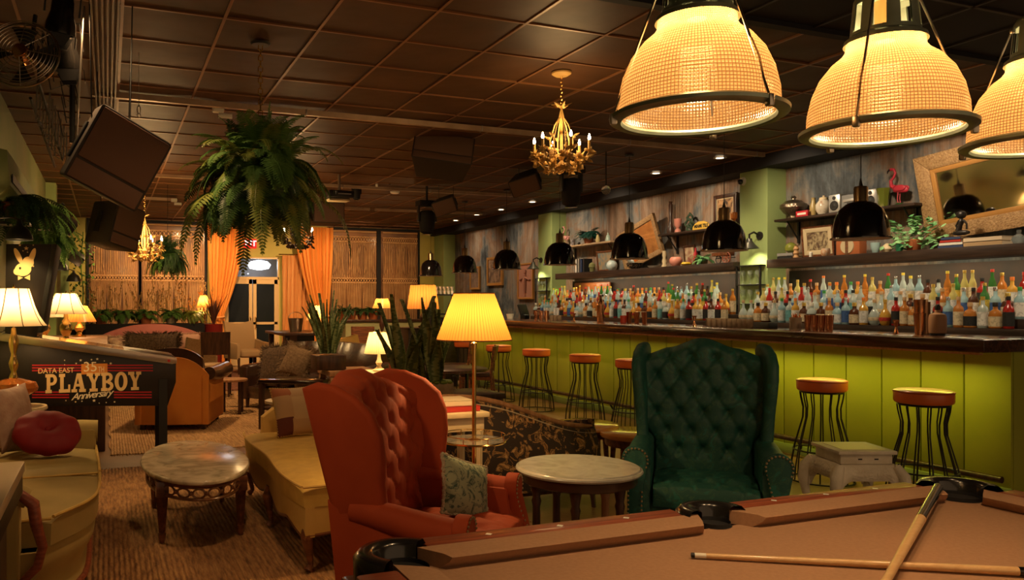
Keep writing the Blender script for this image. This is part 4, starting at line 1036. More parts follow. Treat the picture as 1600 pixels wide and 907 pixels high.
MB().solid([(.162,.665),(.162,.671)],48).build('glass_tray', M['glass'], fl)
MB().tube([(.163*cos(a),.163*sin(a),.665) for a in [2*PI*k/48 for k in range(48)]],.006,6,True).tube([(.163*cos(a),.163*sin(a),.70) for a in [2*PI*k/48 for k in range(48)]],.0025,6,True).build('tray_rail', M['brass'], fl)
for k in range(8): a = 2*PI*k/8; MB().cyl((.163*cos(a),.163*sin(a),.665),(.163*cos(a),.163*sin(a),.70),.0025,n=5).build('rail_post', M['brass'], fl)
MB().solid([(.012,.655),(.035,.66),(.035,.674),(.013,.68)],20).build('tray_boss', M['brass'], fl)
bulb((1.80,3.75,1.32), 11, (1,.62,.24))
# ================================================================ RUGS
def rug_mat(name, c1, c2, c3):
    m = bpy.data.materials.new(name); t = nt(m); n = t.nodes; b = n['Principled BSDF']; b.inputs['Roughness'].default_value = .95
    tc = n.new('ShaderNodeTexCoord'); mp = n.new('ShaderNodeMapping'); mp.inputs['Scale'].default_value = (14,2.0,1); lk(t, tc.outputs['Object'], mp.inputs[0])
    a = n.new('ShaderNodeTexNoise'); a.inputs['Scale'].default_value = 3; a.inputs['Detail'].default_value = 8; a.inputs['Roughness'].default_value = .7; lk(t, mp.outputs[0], a.inputs[0])
    r = n.new('ShaderNodeValToRGB'); e = r.color_ramp.elements; e[0].position = .32; e[0].color = (*c1, 1); e[1].position = .68; e[1].color = (*c3, 1); q = e.new(.5); q.color = (*c2, 1)
    lk(t, a.outputs['Fac'], r.inputs[0]); lk(t, r.outputs[0], b.inputs['Base Color'])
    w = n.new('ShaderNodeTexWave'); w.bands_direction = 'X'; w.inputs['Scale'].default_value = 12; w.inputs['Distortion'].default_value = 2.; w.inputs['Detail'].default_value = 3; lk(t, tc.outputs['Object'], w.inputs[0])
    bp = n.new('ShaderNodeBump'); bp.inputs['Strength'].default_value = .7; bp.inputs['Distance'].default_value = .012; lk(t, w.outputs['Fac'], bp.inputs['Height']); lk(t, bp.outputs[0], b.inputs['Normal'])
    return m
M['jute'] = rug_mat('braided_jute', (.12,.05,.018), (.33,.155,.055), (.50,.27,.10))
M['jute2'] = rug_mat('pale_braided_jute', (.22,.11,.04), (.42,.23,.085), (.56,.34,.14))
M['rug_red'] = rug_mat('worn_red_rug', (.10,.03,.015), (.20,.07,.03), (.30,.13,.06))
def rug(x0, y0, x1, y1, m, label, z=.0):
    t = thing('rug', label, 'rug', (0,0,z)); rs = random.Random(int(x0*10+y0*7))
    def F(u, v): return (x0+(x1-x0)*u+.012*sin(v*40), y0+(y1-y0)*v+.012*sin(u*37), .010+.002*sin(u*60)*sin(v*50))
    MB().shell(F, lambda u, v: (lambda p: (p[0],p[1],.001))(F(u, v)), 60, 60).build('rug_weave', m, t)
    mb = MB()
    n = int((x1-x0)/.025)
    for yy, s in ((y0,-1),(y1,1)):
        for k in range(n):
            x = x0+(x1-x0)*(k+.5)/n; mb.tube([(x,yy,.006),(x+rs.uniform(-.01,.01),yy+s*rs.uniform(.03,.06),.004)],.004,4)
    mb.build('rug_fringe', m, t)
rug(-.35,2.2,2.15,7.1,M['jute'],'large braided jute rug under the oval marble coffee table')
rug(.02,7.75,2.3,12.6,M['jute2'],'pale jute rug behind the arcade machine, under the orange leather chair')
rug(1.2,12.9,4.6,16.6,M['rug_red'],'dark reddish rug before the glass doors at the back')
# ================================================================ UPHOLSTERED PIECES
M['mustard'] = mat('mustard_velvet', (.50,.30,.07), .75, sheen=.12, col2=(.62,.39,.11), scale=3)
M['mustard_top'] = mat('golden_damask', (.62,.40,.09), .6, sheen=.12, col2=(.52,.32,.07), scale=14)
M['olive'] = mat('olive_gold_velvet', (.32,.235,.07), .75, sheen=.12, col2=(.42,.30,.095), scale=3)
# yellow sofa between coffee table and orange chair: long side faces left
ys = thing('settee', 'long golden yellow settee with carved wood apron and cabriole legs', 'settee', (0,0,0))
X0, X1, Y0_, Y1_ = .93, 1.50, 3.93, 5.80
def wavy(y): return .018*sin((y-Y0_)*PI/(Y1_-Y0_)*3)+.03*sin((y-Y0_)*PI/(Y1_-Y0_))
def cushF(u, v):
    y = Y0_+.01+(Y1_-Y0_-.02)*v; x = X0-wavy(y)+(X1-X0+wavy(y))*u
    return (x, y, .46-.02*(2*u-1)**6-.02*(2*v-1)**10)
MB().shell(cushF, lambda u, v: (lambda p: (p[0]+.006,p[1],.345))(cushF(u, v)), 16, 60).build('seat_cushion', M['mustard_top'], ys, 50)
mb = MB(); mb.tube([(X0-wavy(y)-.003,y,.45) for y in [Y0_+.02+(Y1_-Y0_-.04)*k/40 for k in range(41)]],.007,6)
mb.tube([(X0-.003+(X1-X0)*k/10,Y0_+.008,.45) for k in range(11)],.007,6); mb.build('piping', M['mustard'], ys)
def apr(u, v):
    y = Y0_+.01+(Y1_-Y0_-.02)*u; x = X0+.012-wavy(y)*.9; zl = .235-.045*abs(cos((u)*PI*3))**1.5
    return (x, y, .345+(zl-.345)*v)
MB().shell(apr, lambda u, v: (lambda p: (p[0]+.05,p[1],p[2]))(apr(u, v)), 60, 6).build('seat_rail', M['mustard'], ys)
def apn(u, v):
    x = X0+.01+(X1-X0)*u; return (x, Y0_+.012, .345+((.235-.03*abs(cos(u*PI)))-.345)*v)
MB().shell(apn, lambda u, v: (lambda p: (p[0],p[1]+.05,p[2]))(apn(u, v)), 16, 6).build('end_rail', M['mustard'], ys)
MB().lo((X0+.06,Y0_+.06,.26),(X1,Y1_-.03,.35)).build('seat_base', M['mustard'], ys)
mb = MB(); pts = [apr(k/60, 1) for k in range(61)]; mb.tube([(p[0]+.01,p[1],p[2]-.006) for p in pts],.013,8); pts = [apn(k/16, 1) for k in range(17)]; mb.tube([(p[0],p[1]+.01,p[2]-.006) for p in pts],.013,8)
mb.build('wood_moulding', M['walnut'], ys)
for (x, y, s, q) in ((X0+.05,Y0_+.06,-1,-1),(X0+.02,Y0_+.95,-1,0),(X0+.05,Y1_-.06,-1,1),(X1,Y0_+.06,1,-1),(X1,Y1_-.06,1,1)):
    MB().tube([(x,y,.25),(x+s*.025,y+q*.02,.19),(x+s*.012,y+q*.01,.10),(x,y,.04),(x+s*.02,y+q*.015,.012)],[.035,.034,.020,.015,.022],10).build('leg', M['walnut'], ys)
def sbk(u, v):
    y = Y0_+.0+(Y1_-Y0_)*u; h = .80+.06*sin(u*PI); z = .30+(h-.30)*v
    return (X1+.0+.06*v-.04*sin(PI*v)+.01*sin(u*34), y, z)
MB().shell(sbk, lambda u, v: (lambda p: (X1+.13+.05*v,p[1],p[2]+.004))(sbk(u, v)), 50, 14).build('backrest', M['mustard'], ys, 60)
MB().prism([(X0+.12,.30),(X0+.12,.56),(X0+.2,.62),(X1+.1,.70),(X1+.1,.30)],'y',Y1_-.07,Y1_+.02,.02).build('end_arm', M['mustard'], ys)
# patchwork pillow leaning at far end
def patch_mat():
    m = bpy.data.materials.new('patchwork_cloth'); t = nt(m); n = t.nodes; b = n['Principled BSDF']; b.inputs['Roughness'].default_value = .9
    tc = n.new('ShaderNodeTexCoord'); ck = n.new('ShaderNodeTexVoronoi'); ck.distance = 'CHEBYCHEV'; ck.inputs['Scale'].default_value = 6.5; ck.inputs['Randomness'].default_value = .35; lk(t, tc.outputs['Object'], ck.inputs[0])
    r = n.new('ShaderNodeValToRGB'); r.color_ramp.interpolation = 'CONSTANT'; e = r.color_ramp.elements; e[0].color = (.12,.03,.02,1); e[1].position = .75; e[1].color = (.35,.12,.05,1)
    for p, c in ((.25,(.45,.30,.16)),(.45,(.16,.11,.04)),(.6,(.5,.36,.2))): q = e.new(p); q.color = (*c, 1)
    sp = n.new('ShaderNodeSeparateColor'); lk(t, ck.outputs['Color'], sp.inputs[0]); lk(t, sp.outputs[0], r.inputs[0]); lk(t, r.outputs[0], b.inputs['Base Color']); return m
t = thing('cushion', 'patchwork cushion in brown and cream leaning at the far end of the golden settee', 'cushion', (1.25,5.48,.63)); t.rotation_euler = Euler((math.radians(66),0,math.radians(12)))
MB().pillow(.36,.36,.12).build('cushion_cover', patch_mat(), t, 80)
mb = MB()
for k in range(80):
    a = k/80*4; e_ = int(a); f = a-e_; w = .175
    p = [(-w+2*w*f,-w),(w,-w+2*w*f),(w-2*w*f,w),(-w,w-2*w*f)][e_]; q = .93+.07*(abs(2*f-1)**2); mb.blob((p[0]*q,p[1]*q,0),(.02,.02,.014),2,n=1)
mb.build('fringe', mat('gold_fringe', (.42,.25,.07), .9), t)
# ---------------- left sofa: back to the left wall, faces right
ls = thing('sofa', 'olive gold velvet sofa with carved wood arm at the left edge', 'sofa', (0,0,0))
SX, SY0, SY1 = -.06, 3.62, 5.62
def seat_edge(y): return SX-.16*math.exp(-((y-SY0)/.28)**2)*1.2+.02*sin((y-SY0)*2)
for (ya, yb) in ((SY0+.10,4.62),(4.63,SY1-.12)):
    def sc(u, v):
        y = ya+(yb-ya)*v; x = -.72+(seat_edge(y)+.72)*u
        return (x, y, .475+.02*sin(PI*u)*sin(PI*v)-.02*(2*v-1)**8-.015*u**8)
    MB().shell(sc, lambda u, v: (lambda p: (p[0]-.004,p[1],.345))(sc(u, v)), 14, 22).build('seat_cushion', M['olive'], ls, 60)
    mb = MB(); mb.tube([(seat_edge(y)+.002,y,z) for y, z in [(ya+.01+(yb-ya-.02)*k/20, .468) for k in range(21)]],.008,6); mb.tube([(-.7+(seat_edge(ya)+.7)*k/8,ya+.003,.462) for k in range(9)],.007,6)
    mb.build('piping', M['mustard_top'], ls)
def lf(u, v):
    y = SY0+.03+(SY1-SY0-.05)*u; return (seat_edge(y)-.03-.03*v+.02*sin(PI*v*2), y, .34-.25*v)
MB().shell(lf, lambda u, v: (lambda p: (p[0]-.1,p[1],p[2]))(lf(u, v)), 30, 10).build('seat_front', M['olive'], ls, 60)
MB().lo((-.78,SY0+.05,.10),(-.28,SY1-.02,.34)).build('seat_base', M['olive'], ls)
def lb(u, v):
    y = SY0+.0+(SY1-SY0)*u; return (-.66-.10*v+.05*sin(PI*v), y, .36+(.52+.05*sin(PI*u))*v)
MB().shell(lb, lambda u, v: (lambda p: (-.80,p[1],p[2]))(lb(u, v)), 30, 12).build('backrest', M['olive'], ls, 60)
# far arm: padded roll with rounded front
mb = MB()
A = [(-.80+.74*k/8,SY1-.07+.0*k,.575-.02*(k/8)) for k in range(9)]
MB().tube(A,[.075]*8+[.07],16).build('arm_roll', M['olive'], ls, 70)
MB().prism([(SY1-.15,.10),(SY1-.15,.575),(SY1,.575),(SY1,.10)],'x',-.80,-.07,.02).build('arm_panel', M['olive'], ls)
# near arm: open padded arm with wood scroll
MB().prism([(SY0-.02,.14),(SY0-.02,.56),(SY0+.10,.56),(SY0+.10,.14)],'x',-.78,-.34,.015).build('arm_panel', M['olive'], ls)
MB().tube([(-.78,SY0+.04,.60),(-.55,SY0+.04,.61),(-.38,SY0+.04,.60),(-.31,SY0+.04,.57)],[.05,.055,.055,.04],14).build('arm_roll', M['olive'], ls, 70)
MB().tube([(-.50,SY0-.03,.625),(-.34,SY0-.03,.61),(-.285,SY0-.03,.56),(-.275,SY0-.03,.48),(-.25,SY0-.03,.38),(-.27,SY0-.03,.30),(-.33,SY0-.03,.24)],[.016,.022,.026,.024,.020,.020,.016],10).build('arm_scroll', M['red_wood'], ls)
mb = MB(); mb.tube([(-.75,SY0-.03,.15),(-.55,SY0-.04,.16),(-.36,SY0-.05,.19),(-.26,SY0-.05,.20),(-.20,SY0-.05,.15)],[.02,.022,.026,.034,.03],10)
mb.tube([(-.20,SY0-.05,.15),(-.19,SY0-.05,.09),(-.22,SY0-.06,.03),(-.20,SY0-.08,.0)],[.036,.024,.018,.026],10); mb.build('front_scroll', M['red_wood'], ls)
mb = MB(); mb.tube([(seat_edge(y)-.05,y,.085) for y in [SY0+.1+(SY1-SY0-.15)*k/20 for k in range(21)]],.015,8); mb.build('wood_moulding', M['red_wood'], ls)
for x, y in ((-.14,SY1-.1),(-.7,SY1-.1),(-.7,SY0+.1)): MB().tube([(x,y,.12),(x,y,.0)],[.03,.018],8).build('leg', M['red_wood'], ls)
# cushions on it
M['red_velvet'] = mat('crimson_velvet', (.20,.003,.005), .7, sheen=.04)
t = thing('round_cushion', 'round crimson velvet cushion with centre button on the far end of the sofa', 'cushion', atY(74,680,5.1)); t.rotation_euler = Euler((math.radians(34),math.radians(10),0))
def rc(v):
    r = math.hypot(v.x, v.y); a = math.atan2(v.y, v.x); z = v.z*(1-.62*math.exp(-(r/.05)**2))*(1+.05*cos(a*9)*min(1, r/.1)); return (v.x*(1+.02*cos(a*9)), v.y*(1+.02*cos(a*9)), z)
MB().blob((0,0,0),(.37,.34,.14),2.3,n=18,fn=rc).build('cushion_cover', M['red_velvet'], t, 80)
MB().blob((0,0,.033),(.035,.035,.02),2,n=3).build('button', M['red_velvet'], t)
M['mauve'] = mat('dusty_mauve_cloth', (.34,.20,.14), .85, col2=(.42,.28,.20), scale=18, bump=.2, bscale=60)
t = thing('cushion', 'dusty mauve cushion leaning behind the round crimson cushion', 'cushion', (-.53,5.33,.70)); t.rotation_euler = Euler((math.radians(80),0,math.radians(70)))
MB().pillow(.42,.38,.13).build('cushion_cover', M['mauve'], t, 80)
t = thing('cushion', 'small grey mauve cushion behind the near arm of the olive sofa', 'cushion', (-.55,4.05,.62)); t.rotation_euler = Euler((math.radians(78),0,math.radians(78)))
MB().pillow(.36,.30,.11).build('cushion_cover', M['mauve'], t, 80)
# near left cabinet with cream top
t = thing('side_cabinet', 'black cabinet with pale cream top cut by the left edge', 'cabinet', (0,0,0))
MB().lo((-.80,2.12,.865),(-.245,2.78,.90),.004).build('cabinet_top', mat('pale_laminate', (.60,.46,.28), .35), t)
MB().lo((-.80,2.13,.80),(-.25,2.77,.864),.003).build('top_edge', M['black'], t)
MB().lo((-.78,2.19,.0),(-.29,2.72,.80),.004).build('cabinet_body', M['black_wood'], t)
# ================================================================ TABLE LAMPS
def table_lamp(loc, H, base, bm_, shade, sm, label, pw, group=None, pleat_trim=None, col=WARM, scallop=0, name='table_lamp', ribs=0, stem=None):
    """base: profile in metres; shade: profile (r, z)"""
    t = thing(name, label, 'table lamp', loc, 0, group)
    MB().solid(base, 28).build('lamp_base', bm_, t)
    if stem: MB().solid(stem, 20).build('turned_column', M['brass'], t)
    wob = (lambda a, z: 1+(.05 if z < shade[0][1]+.03 else .02)*abs(cos(a*scallop/2))) if scallop else None
    MB().lathe(shade, 64, wob=wob).build('lamp_shade', sm, t, 60)
    z0, z1 = shade[0][1], shade[-1][1]; zb = base[-1][1]
    MB().cyl((0,0,zb-.01),(0,0,z0+(z1-z0)*.35),.008,n=8).solid([(.013,z0+(z1-z0)*.15),(.015,z0+(z1-z0)*.42)],10).cyl((0,0,z0+(z1-z0)*.4),(0,0,z1),.003,n=5).build('lamp_stem', M['brass'], t)
    mb = MB(); r1 = shade[-1][0]
    for a in (0, PI/2): mb.cyl((-r1*cos(a),-r1*sin(a),z1),(r1*cos(a),r1*sin(a),z1),.0022,n=5)
    mb.solid([(.008,z1),(.009,z1+.012),(.004,z1+.028)],10); mb.build('finial', M['brass'], t)
    if ribs:
        for k in range(ribs):
            a = 2*PI*(k+.5)/ribs; w = (lambda z: wob(a, z) if wob else 1)
            MB().tube([(r*w(z)*1.004*cos(a),r*w(z)*1.004*sin(a),z) for r, z in shade],.0035,5).build('shade_rib', mat('dark_piping', (.12,.06,.02), .6) if 'piping_d' not in M else M['piping_d'], t)
    bulb((loc[0],loc[1],loc[2]+z0+(z1-z0)*.55), pw, col)
    return t
M['piping_d'] = mat('dark_piping', (.12,.06,.02), .6)
M['amber_glass'] = mat('amber_glass', (.62,.20,.04), .08, trans=.55, ior=1.3, coat=.5)
p = atY(22,637,6.02)
t = thing('round_side_table', 'small round table holding the amber glass lamp behind the olive sofa', 'side table', (-.60,6.02,0))
MB().solid([(.21,.655),(.215,.665),(.21,.68)],32).build('table_top', M['cream'], t); MB().solid([(.15,0),(.14,.02),(.03,.05),(.025,.63),(.08,.655)],20).build('pedestal', M['dark_wood'], t)
bell = lambda r0, r1, h, z: [(r0,z),(r0*.93,z+h*.06),(r0*.78,z+h*.28),(r0*.64,z+h*.55),(r0*.55,z+h*.8),(r1,z+h)]
table_lamp((-.60,6.02,.681),.8,[(.085,0),(.09,.015),(.06,.03),(.055,.05),(.085,.07),(.145,.10),(.155,.13),(.14,.165),(.075,.185),(.03,.20)],
    M['amber_glass'],bell(.20,.095,.255,.555),M['shade_plain'],'amber glass table lamp with scalloped ivory bell shade, leftmost in the photo',9,None,scallop=8,ribs=8,stem=[(.03,.20),(.016,.24),(.028,.275),(.032,.30),(.022,.33),(.016,.36),(.03,.42),(.032,.46),(.018,.50),(.014,.54)])
# three more lamps behind the arcade machine, on a long low sideboard
sbd = thing('sideboard', 'low brown sideboard with lamps behind the arcade machine', 'sideboard', (0,0,0))
MB().lo((-.80,8.0,.0),(-.02,11.2,.96),.01).build('sideboard_body', M['dark_wood'], sbd); MB().lo((-.82,7.98,.96),(0,11.22,.99),.006).build('sideboard_top', mat('worn_brown_top', (.20,.11,.06), .5), sbd)
stdb = [(.07,0),(.07,.015),(.03,.03),(.022,.06),(.045,.10),(.05,.13),(.03,.165),(.018,.19),(.014,.25)]
def put_lamp(u, vt, vb, y, rr, label, zt, pw, sm, **k):
    pb = atY(u, vb, y); ptop = atY(u, vt, y); h = ptop.z-pb.z; z0 = pb.z-zt
    sc = max(.2, (z0+.03)/.25)
    base = [(r*min(1.2, rr/.17), z*sc) for r, z in stdb]
    return table_lamp((pb.x,y,zt), 0, base, k.pop('bm', M['brass']), k.pop('shape', bell)(rr, rr*k.pop('tr', .45), h, z0), sm, label, pw, **k)
cone = lambda r0, r1, h, z: [(r0,z),(r0+(r1-r0)*.5,z+h*.5),(r1,z+h)]
put_lamp(103,459,491,8.6,.215,'ivory bell shade lamp on the sideboard, centre of the three',.991,8,M['shade_plain'],scallop=0,ribs=8)
put_lamp(70,470,496,9.5,.22,'pale cone shade lamp left on the sideboard behind the backbox',.991,6,M['shade_plain'],shape=cone)
put_lamp(124,478,503,10.6,.20,'amber cone shade lamp at the right end of the sideboard',.991,6,M['shade_orange'],shape=cone)
# lamp beside the big snake plant
t = thing('side_table', 'pale small table under the cream pleated lamp behind the orange chair', 'side table', (2.2,6.5,0))
MB().solid([(.2,.79),(.205,.80),(.2,.812)],28).build('table_top', M['cream'], t)
for k in range(3): a = 2*PI*k/3; MB().tube([(.14*cos(a),.14*sin(a),.79),(.19*cos(a),.19*sin(a),0)],.014,8).build('leg', M['mid_wood'], t)
table_lamp((2.205,6.5,.813),.35,[(.055,0),(.055,.012),(.025,.03),(.018,.05),(.03,.075),(.018,.10),(.014,.13),(.012,.16)],M['cream'],[(.130,.155),(.085,.34)],M['shade_cream'],'cream pleated lamp on a turned white base behind the orange chair',7)
# ================================================================ SNAKE PLANTS
def snake_mat():
    m = mat('snake_plant_leaf', (.09,.14,.05), .45, col2=(.25,.31,.13), scale=14, kind='wave', distort=6, stretch=(.3,.3,3)); return m
M['snake'] = snake_mat()
def snake_plant(loc, n, H, spread, seed, label, pot, wmax=.05):
    rs = random.Random(seed); t = thing('snake_plant', label, 'potted plant', loc)
    for k in range(n):
        a = rs.uniform(0, 2*PI); rr = rs.uniform(.15, 1)*spread*.35; lean = rs.uniform(.2, 1)*spread; h = H*rs.uniform(.55, 1.); w = wmax*rs.uniform(.75,1.1); fa = rs.uniform(0, PI); tw = rs.uniform(-.5,.5)
        bx, by = rr*cos(a), rr*sin(a)
        def F(s):
            def g(u, v):
                ww = w*(.55+.6*sin(PI*min(1, v*1.15+.12)))*(1-v**5)*.5+.0008; ang = fa+tw*v
                cx, cy = bx+lean*cos(a)*v**1.4, by+lean*sin(a)*v**1.4; q = 2*u-1; cup = .35*w*(q*q)
                return (cx+cos(ang)*ww*q-sin(ang)*(cup+s*.003), cy+sin(ang)*ww*q+cos(ang)*(cup+s*.003), h*v)
            return g
        mb = MB().shell(F(1), F(-1), 4, 16); mb.build('leaf', M['snake'], t, 60)
    pot(t); return t
def pot_trough(w, d, h, m, moss=True):
    def f(t):
        MB().lo((-w/2,-d/2,-h),(w/2,d/2,-.015),.006).build('trough', m, t)
        mb = MB(); rs = random.Random(3)
        for k in range(60): mb.blob((rs.uniform(-w*.46,w*.46),rs.uniform(-d*.46,d*.46),-.012),(.05,.05,.03),2,n=1)
        mb.build('moss', M['dry_leaf'] if moss else M['soil'], t)
    return f
def pot_round(r, h, m):
    def f(t): MB().solid([(r*.75,-h),(r*.8,-h+.01),(r,-.02),(r*1.04,0),(r*.95,0),(r*.9,-.02)],28).build('pot', m, t); MB().disc(r*.9,-.015,20).build('soil', M['soil'], t, 0)
    return f
M['stone_pot'] = mat('stone_trough', (.34,.27,.17), .85, col2=(.24,.19,.12), scale=20)
# table that carries the plants (behind settee)
t = thing('console_table', 'dark console table carrying the tall snake plants behind the settee', 'console table', (0,0,0))
MB().lo((1.98,5.18,.70),(2.75,5.62,.735),.004).build('table_top', M['dark_wood'], t)
for x, y in ((2.02,5.22),(2.71,5.22),(2.02,5.58),(2.71,5.58)): MB().box((x,y,.35),(.05,.05,.70),.004).build('leg', M['dark_wood'], t)
p = atY(683,590,5.31); snake_plant((p.x,5.31,p.z-.02),12,.62,.24,5,'tall snake plant in a stone trough with moss, left of the yellow lamp',pot_trough(.20,.16,p.z-.02-.736,M['stone_pot']),.085)
p = atY(650,590,5.48); snake_plant((p.x-.06,5.48,p.z-.035),13,.66,.26,9,'broad snake plant in a round pot just left of the stone trough',pot_round(.12,p.z-.035-.736,M['soil']),.085)
# ================================================================ WHITE CONSOLE WITH BOOKS, FLORAL SETTEE
t = thing('white_table', 'cream washed side table with fluted legs behind the orange chair', 'side table', (0,0,0))
MB().lo((1.72,4.06,.735),(2.05,4.40,.765),.005).build('table_top', mat('cream_wash_wood', (.55,.42,.24), .55, col2=(.62,.50,.30), scale=6), t)
MB().lo((1.745,4.085,.655),(2.025,4.375,.735),.003).build('table_apron', M['cream'], t)
for x, y in ((1.77,4.11),(2.00,4.11),(1.77,4.35),(2.00,4.35)):
    MB().lathe([(.001,0),(.018,0),(.022,.05),(.024,.6),(.03,.655),(.001,.656)],24,(x,y,0),wob=lambda a, z: 1+.08*cos(a*8)).build('leg', M['cream'], t)
    MB().box((x,y,.70),(.052,.052,.08),.003).build('corner_block', M['cream'], t)
def book(loc, w, d, h, rz, cov, label, grp=None):
    t = thing('book', label, 'book', loc, rz, grp)
    mb = MB(); mb.lo((-w/2,-d/2,0),(w/2,d/2,.003)).lo((-w/2,-d/2,h-.003),(w/2,d/2,h)).lo((-w/2,-d/2,0),(-w/2+.004,d/2,h)); mb.build('book_cover', cov, t, 0)
    MB().lo((-w/2+.004,-d/2+.004,.003),(w/2-.005,d/2-.004,h-.003)).build('pages', M['page'], t, 0); return t
M['page'] = mat('book_pages', (.68,.58,.42), .8)
covers = {k: mat('cover_'+k, c, .5) for k, c in {'red': (.42,.03,.02), 'cream': (.62,.50,.34), 'navy': (.03,.05,.12), 'grey': (.25,.24,.22), 'teal': (.08,.2,.2), 'white': (.7,.66,.58), 'black': (.02,.02,.02), 'orange': (.55,.2,.05), 'tan': (.4,.27,.14)}.items()}
book((1.89,4.23,.7655),.24,.24,.032,PI/2+.03,covers['red'],'red spined book at the bottom of the pair on the cream washed table')
book((1.88,4.24,.798),.23,.22,.030,PI/2-.05,covers['cream'],'cream book lying on top of the red book on the washed table')
M['floral'] = leafy('brown_floral_brocade', (.030,.018,.012), (.36,.19,.06), (.42,.24,.09), 9, .8, .1)
fs_ = thing('floral_settee', 'curved settee in dark brown and gold leaf brocade with wood top rail', 'settee', (0,0,0))
FXC, FY = 2.50, 4.60; HW = .64
def ftop(u): xn = max(0,(2*u-1+.75)/1.75); return .805-.25*(.5-.5*cos(PI*min(1, xn**1.1)))
def ffr(u, v): xn = 2*u-1; zt = ftop(u)-.02; return (FXC+HW*xn, FY-.02-.10*(1-xn*xn)*.5+.06*xn*xn*0+.03*v-.05*sin(PI*v), .16+(zt-.16)*v)
def fbk(u, v): p = ffr(u, v); return (p[0], p[1]+.11, p[2])
MB().shell(ffr, fbk, 50, 24).build('outer_back', M['floral'], fs_, 60)
mb = MB(); mb.tube([(lambda p: (p[0], p[1]+.05, p[2]+.015))(ffr(k/50, 1)) for k in range(51)],[.019 if 2 < k < 48 else .015 for k in range(51)],10); mb.build('top_rail', M['mid_wood'], fs_)
mb = MB(); mb.tube([(lambda p: (p[0],p[1]-.006,p[2]-.022))(ffr(k/90, 1)) for k in range(91)],.0055,4); mb.build('cord_trim', M['fringe'], fs_)
for s in (-1, 1):
    x = FXC+s*HW; u = (s+1)/2; p = ffr(u, 1)
    MB().tube([(x,p[1]+.05,p[2]+.01),(x+s*.01,p[1]+.03,p[2]-.10),(x,p[1]+.04,.30),(x-s*.02,p[1]+.04,.16)],[.026,.022,.024,.026],10).build('side_rail', M['dark_wood'], fs_)
    MB().prism([(FY+.05,.16),(FY+.05,.60),(FY+.3,.56),(FY+.48,.52),(FY+.5,.16)],'x',x-.05,x+.03,.02).build('arm', M['floral'], fs_)
    for yy in (FY+.0,FY+.45): MB().tube([(x-s*.03,yy,.17),(x-s*.03,yy,.08),(x-s*.02,yy,0)],[.028,.018,.016],8).build('leg', M['dark_wood'], fs_)
MB().lo((FXC-HW+.03,FY+.05,.18),(FXC+HW-.03,FY+.48,.34),.02).build('seat_base', M['floral'], fs_)
MB().blob((FXC,FY+.29,.40),(2*HW-.1,.40,.14),6).build('seat_cushion', M['floral'], fs_)
MB().lo((FXC-HW+.02,FY-.03,.125),(FXC+HW-.02,FY+.05,.165),.01).build('bottom_rail', M['dark_wood'], fs_)
# low round wooden tables behind it
M['inlay'] = mat('glossy_orange_inlay', (.50,.19,.04), .18, col2=(.60,.30,.08), scale=5, coat=.7)
def low_round(x, y, r, z, label):
    t = thing('low_round_table', label, 'coffee table', (x,y,0))
    MB().solid([(r-.02,z-.04),(r,z-.035),(r+.004,z-.02),(r,z-.004),(r-.01,z)],48).build('table_top', M['inlay'], t, 50)
    MB().lathe([(r-.04,z-.10),(r-.03,z-.04)],48).build('apron', M['walnut'], t)
    for k in range(4): a = 2*PI*k/4+.4; MB().tube([((r-.08)*cos(a),(r-.08)*sin(a),z-.04),((r-.05)*cos(a),(r-.05)*sin(a),0)],[.025,.015],8).build('leg', M['walnut'], t)
p = atZ(935,662,.42); low_round(p.x-.1,p.y+.05,.27,.42,'low round orange wood table just above the right end of the brocade settee')
p = atZ(990,678,.40); low_round(p.x+.08,p.y+.05,.29,.40,'low round orange wood table beside the left wing of the green chair')
# ================================================================ ARCADE PINBALL MACHINE
M['pin_black'] = mat('pinball_black', (.012,.009,.008), .35)
pm = thing('pinball_machine', 'black pinball machine, side on, with gold lettering and rabbit backbox', 'pinball machine', (0,0,0))
yn, yf2 = 6.50, 7.06
zA = lambda u, v: atY(u, v, yn)
BL, BR = zA(20,637), zA(262,637); TR = zA(275,562); TL = zA(22,530); NR = zA(275,600)
poly = [(BL.x-.18,BL.z-.0),(BR.x,BR.z),(NR.x,NR.z),(TR.x,TR.z),(TR.x-.02,TR.z+.012),(TL.x-.13,TL.z+.03)]
MB().prism(poly,'y',yn,yf2,.004).build('cabinet_body', M['pin_black'], pm)
a, b = Vector((TL.x-.13,0,TL.z+.03)), Vector((TR.x,0,TR.z))
rail = [(a.x,a.z+.010),(b.x-.03,b.z+.012),(b.x+.006,b.z+.0),(b.x+.006,b.z-.045),(b.x-.03,b.z-.05),(a.x,a.z-.05)]
for y0, y1 in ((yn-.006,yn+.012),(yf2-.012,yf2+.006)): MB().prism(rail,'y',y0,y1,.003).build('side_rail', M['steel'], pm)
MB().prism([(a.x+.05,a.z+.001),(b.x-.02,b.z+.001),(b.x-.02,b.z+.006),(a.x+.05,a.z+.006)],'y',yn+.02,yf2-.02).build('playfield_glass', mat('pinball_glass', (.05,.05,.06), .04, coat=.5), pm)
MB().solid([(.012,0),(.012,.006)],16,(b.x-.055,yn-.006,b.z-.020),M=None).build('rail_button', mat('red_button', (.4,.01,.01), .3), pm) if False else None
MB().prism([(b.x-.055+.011*cos(2*PI*k/14),b.z-.022+.011*sin(2*PI*k/14)) for k in range(14)],'y',yn-.014,yn-.006).build('flipper_button', mat('red_button', (.4,.01,.01), .3), pm)
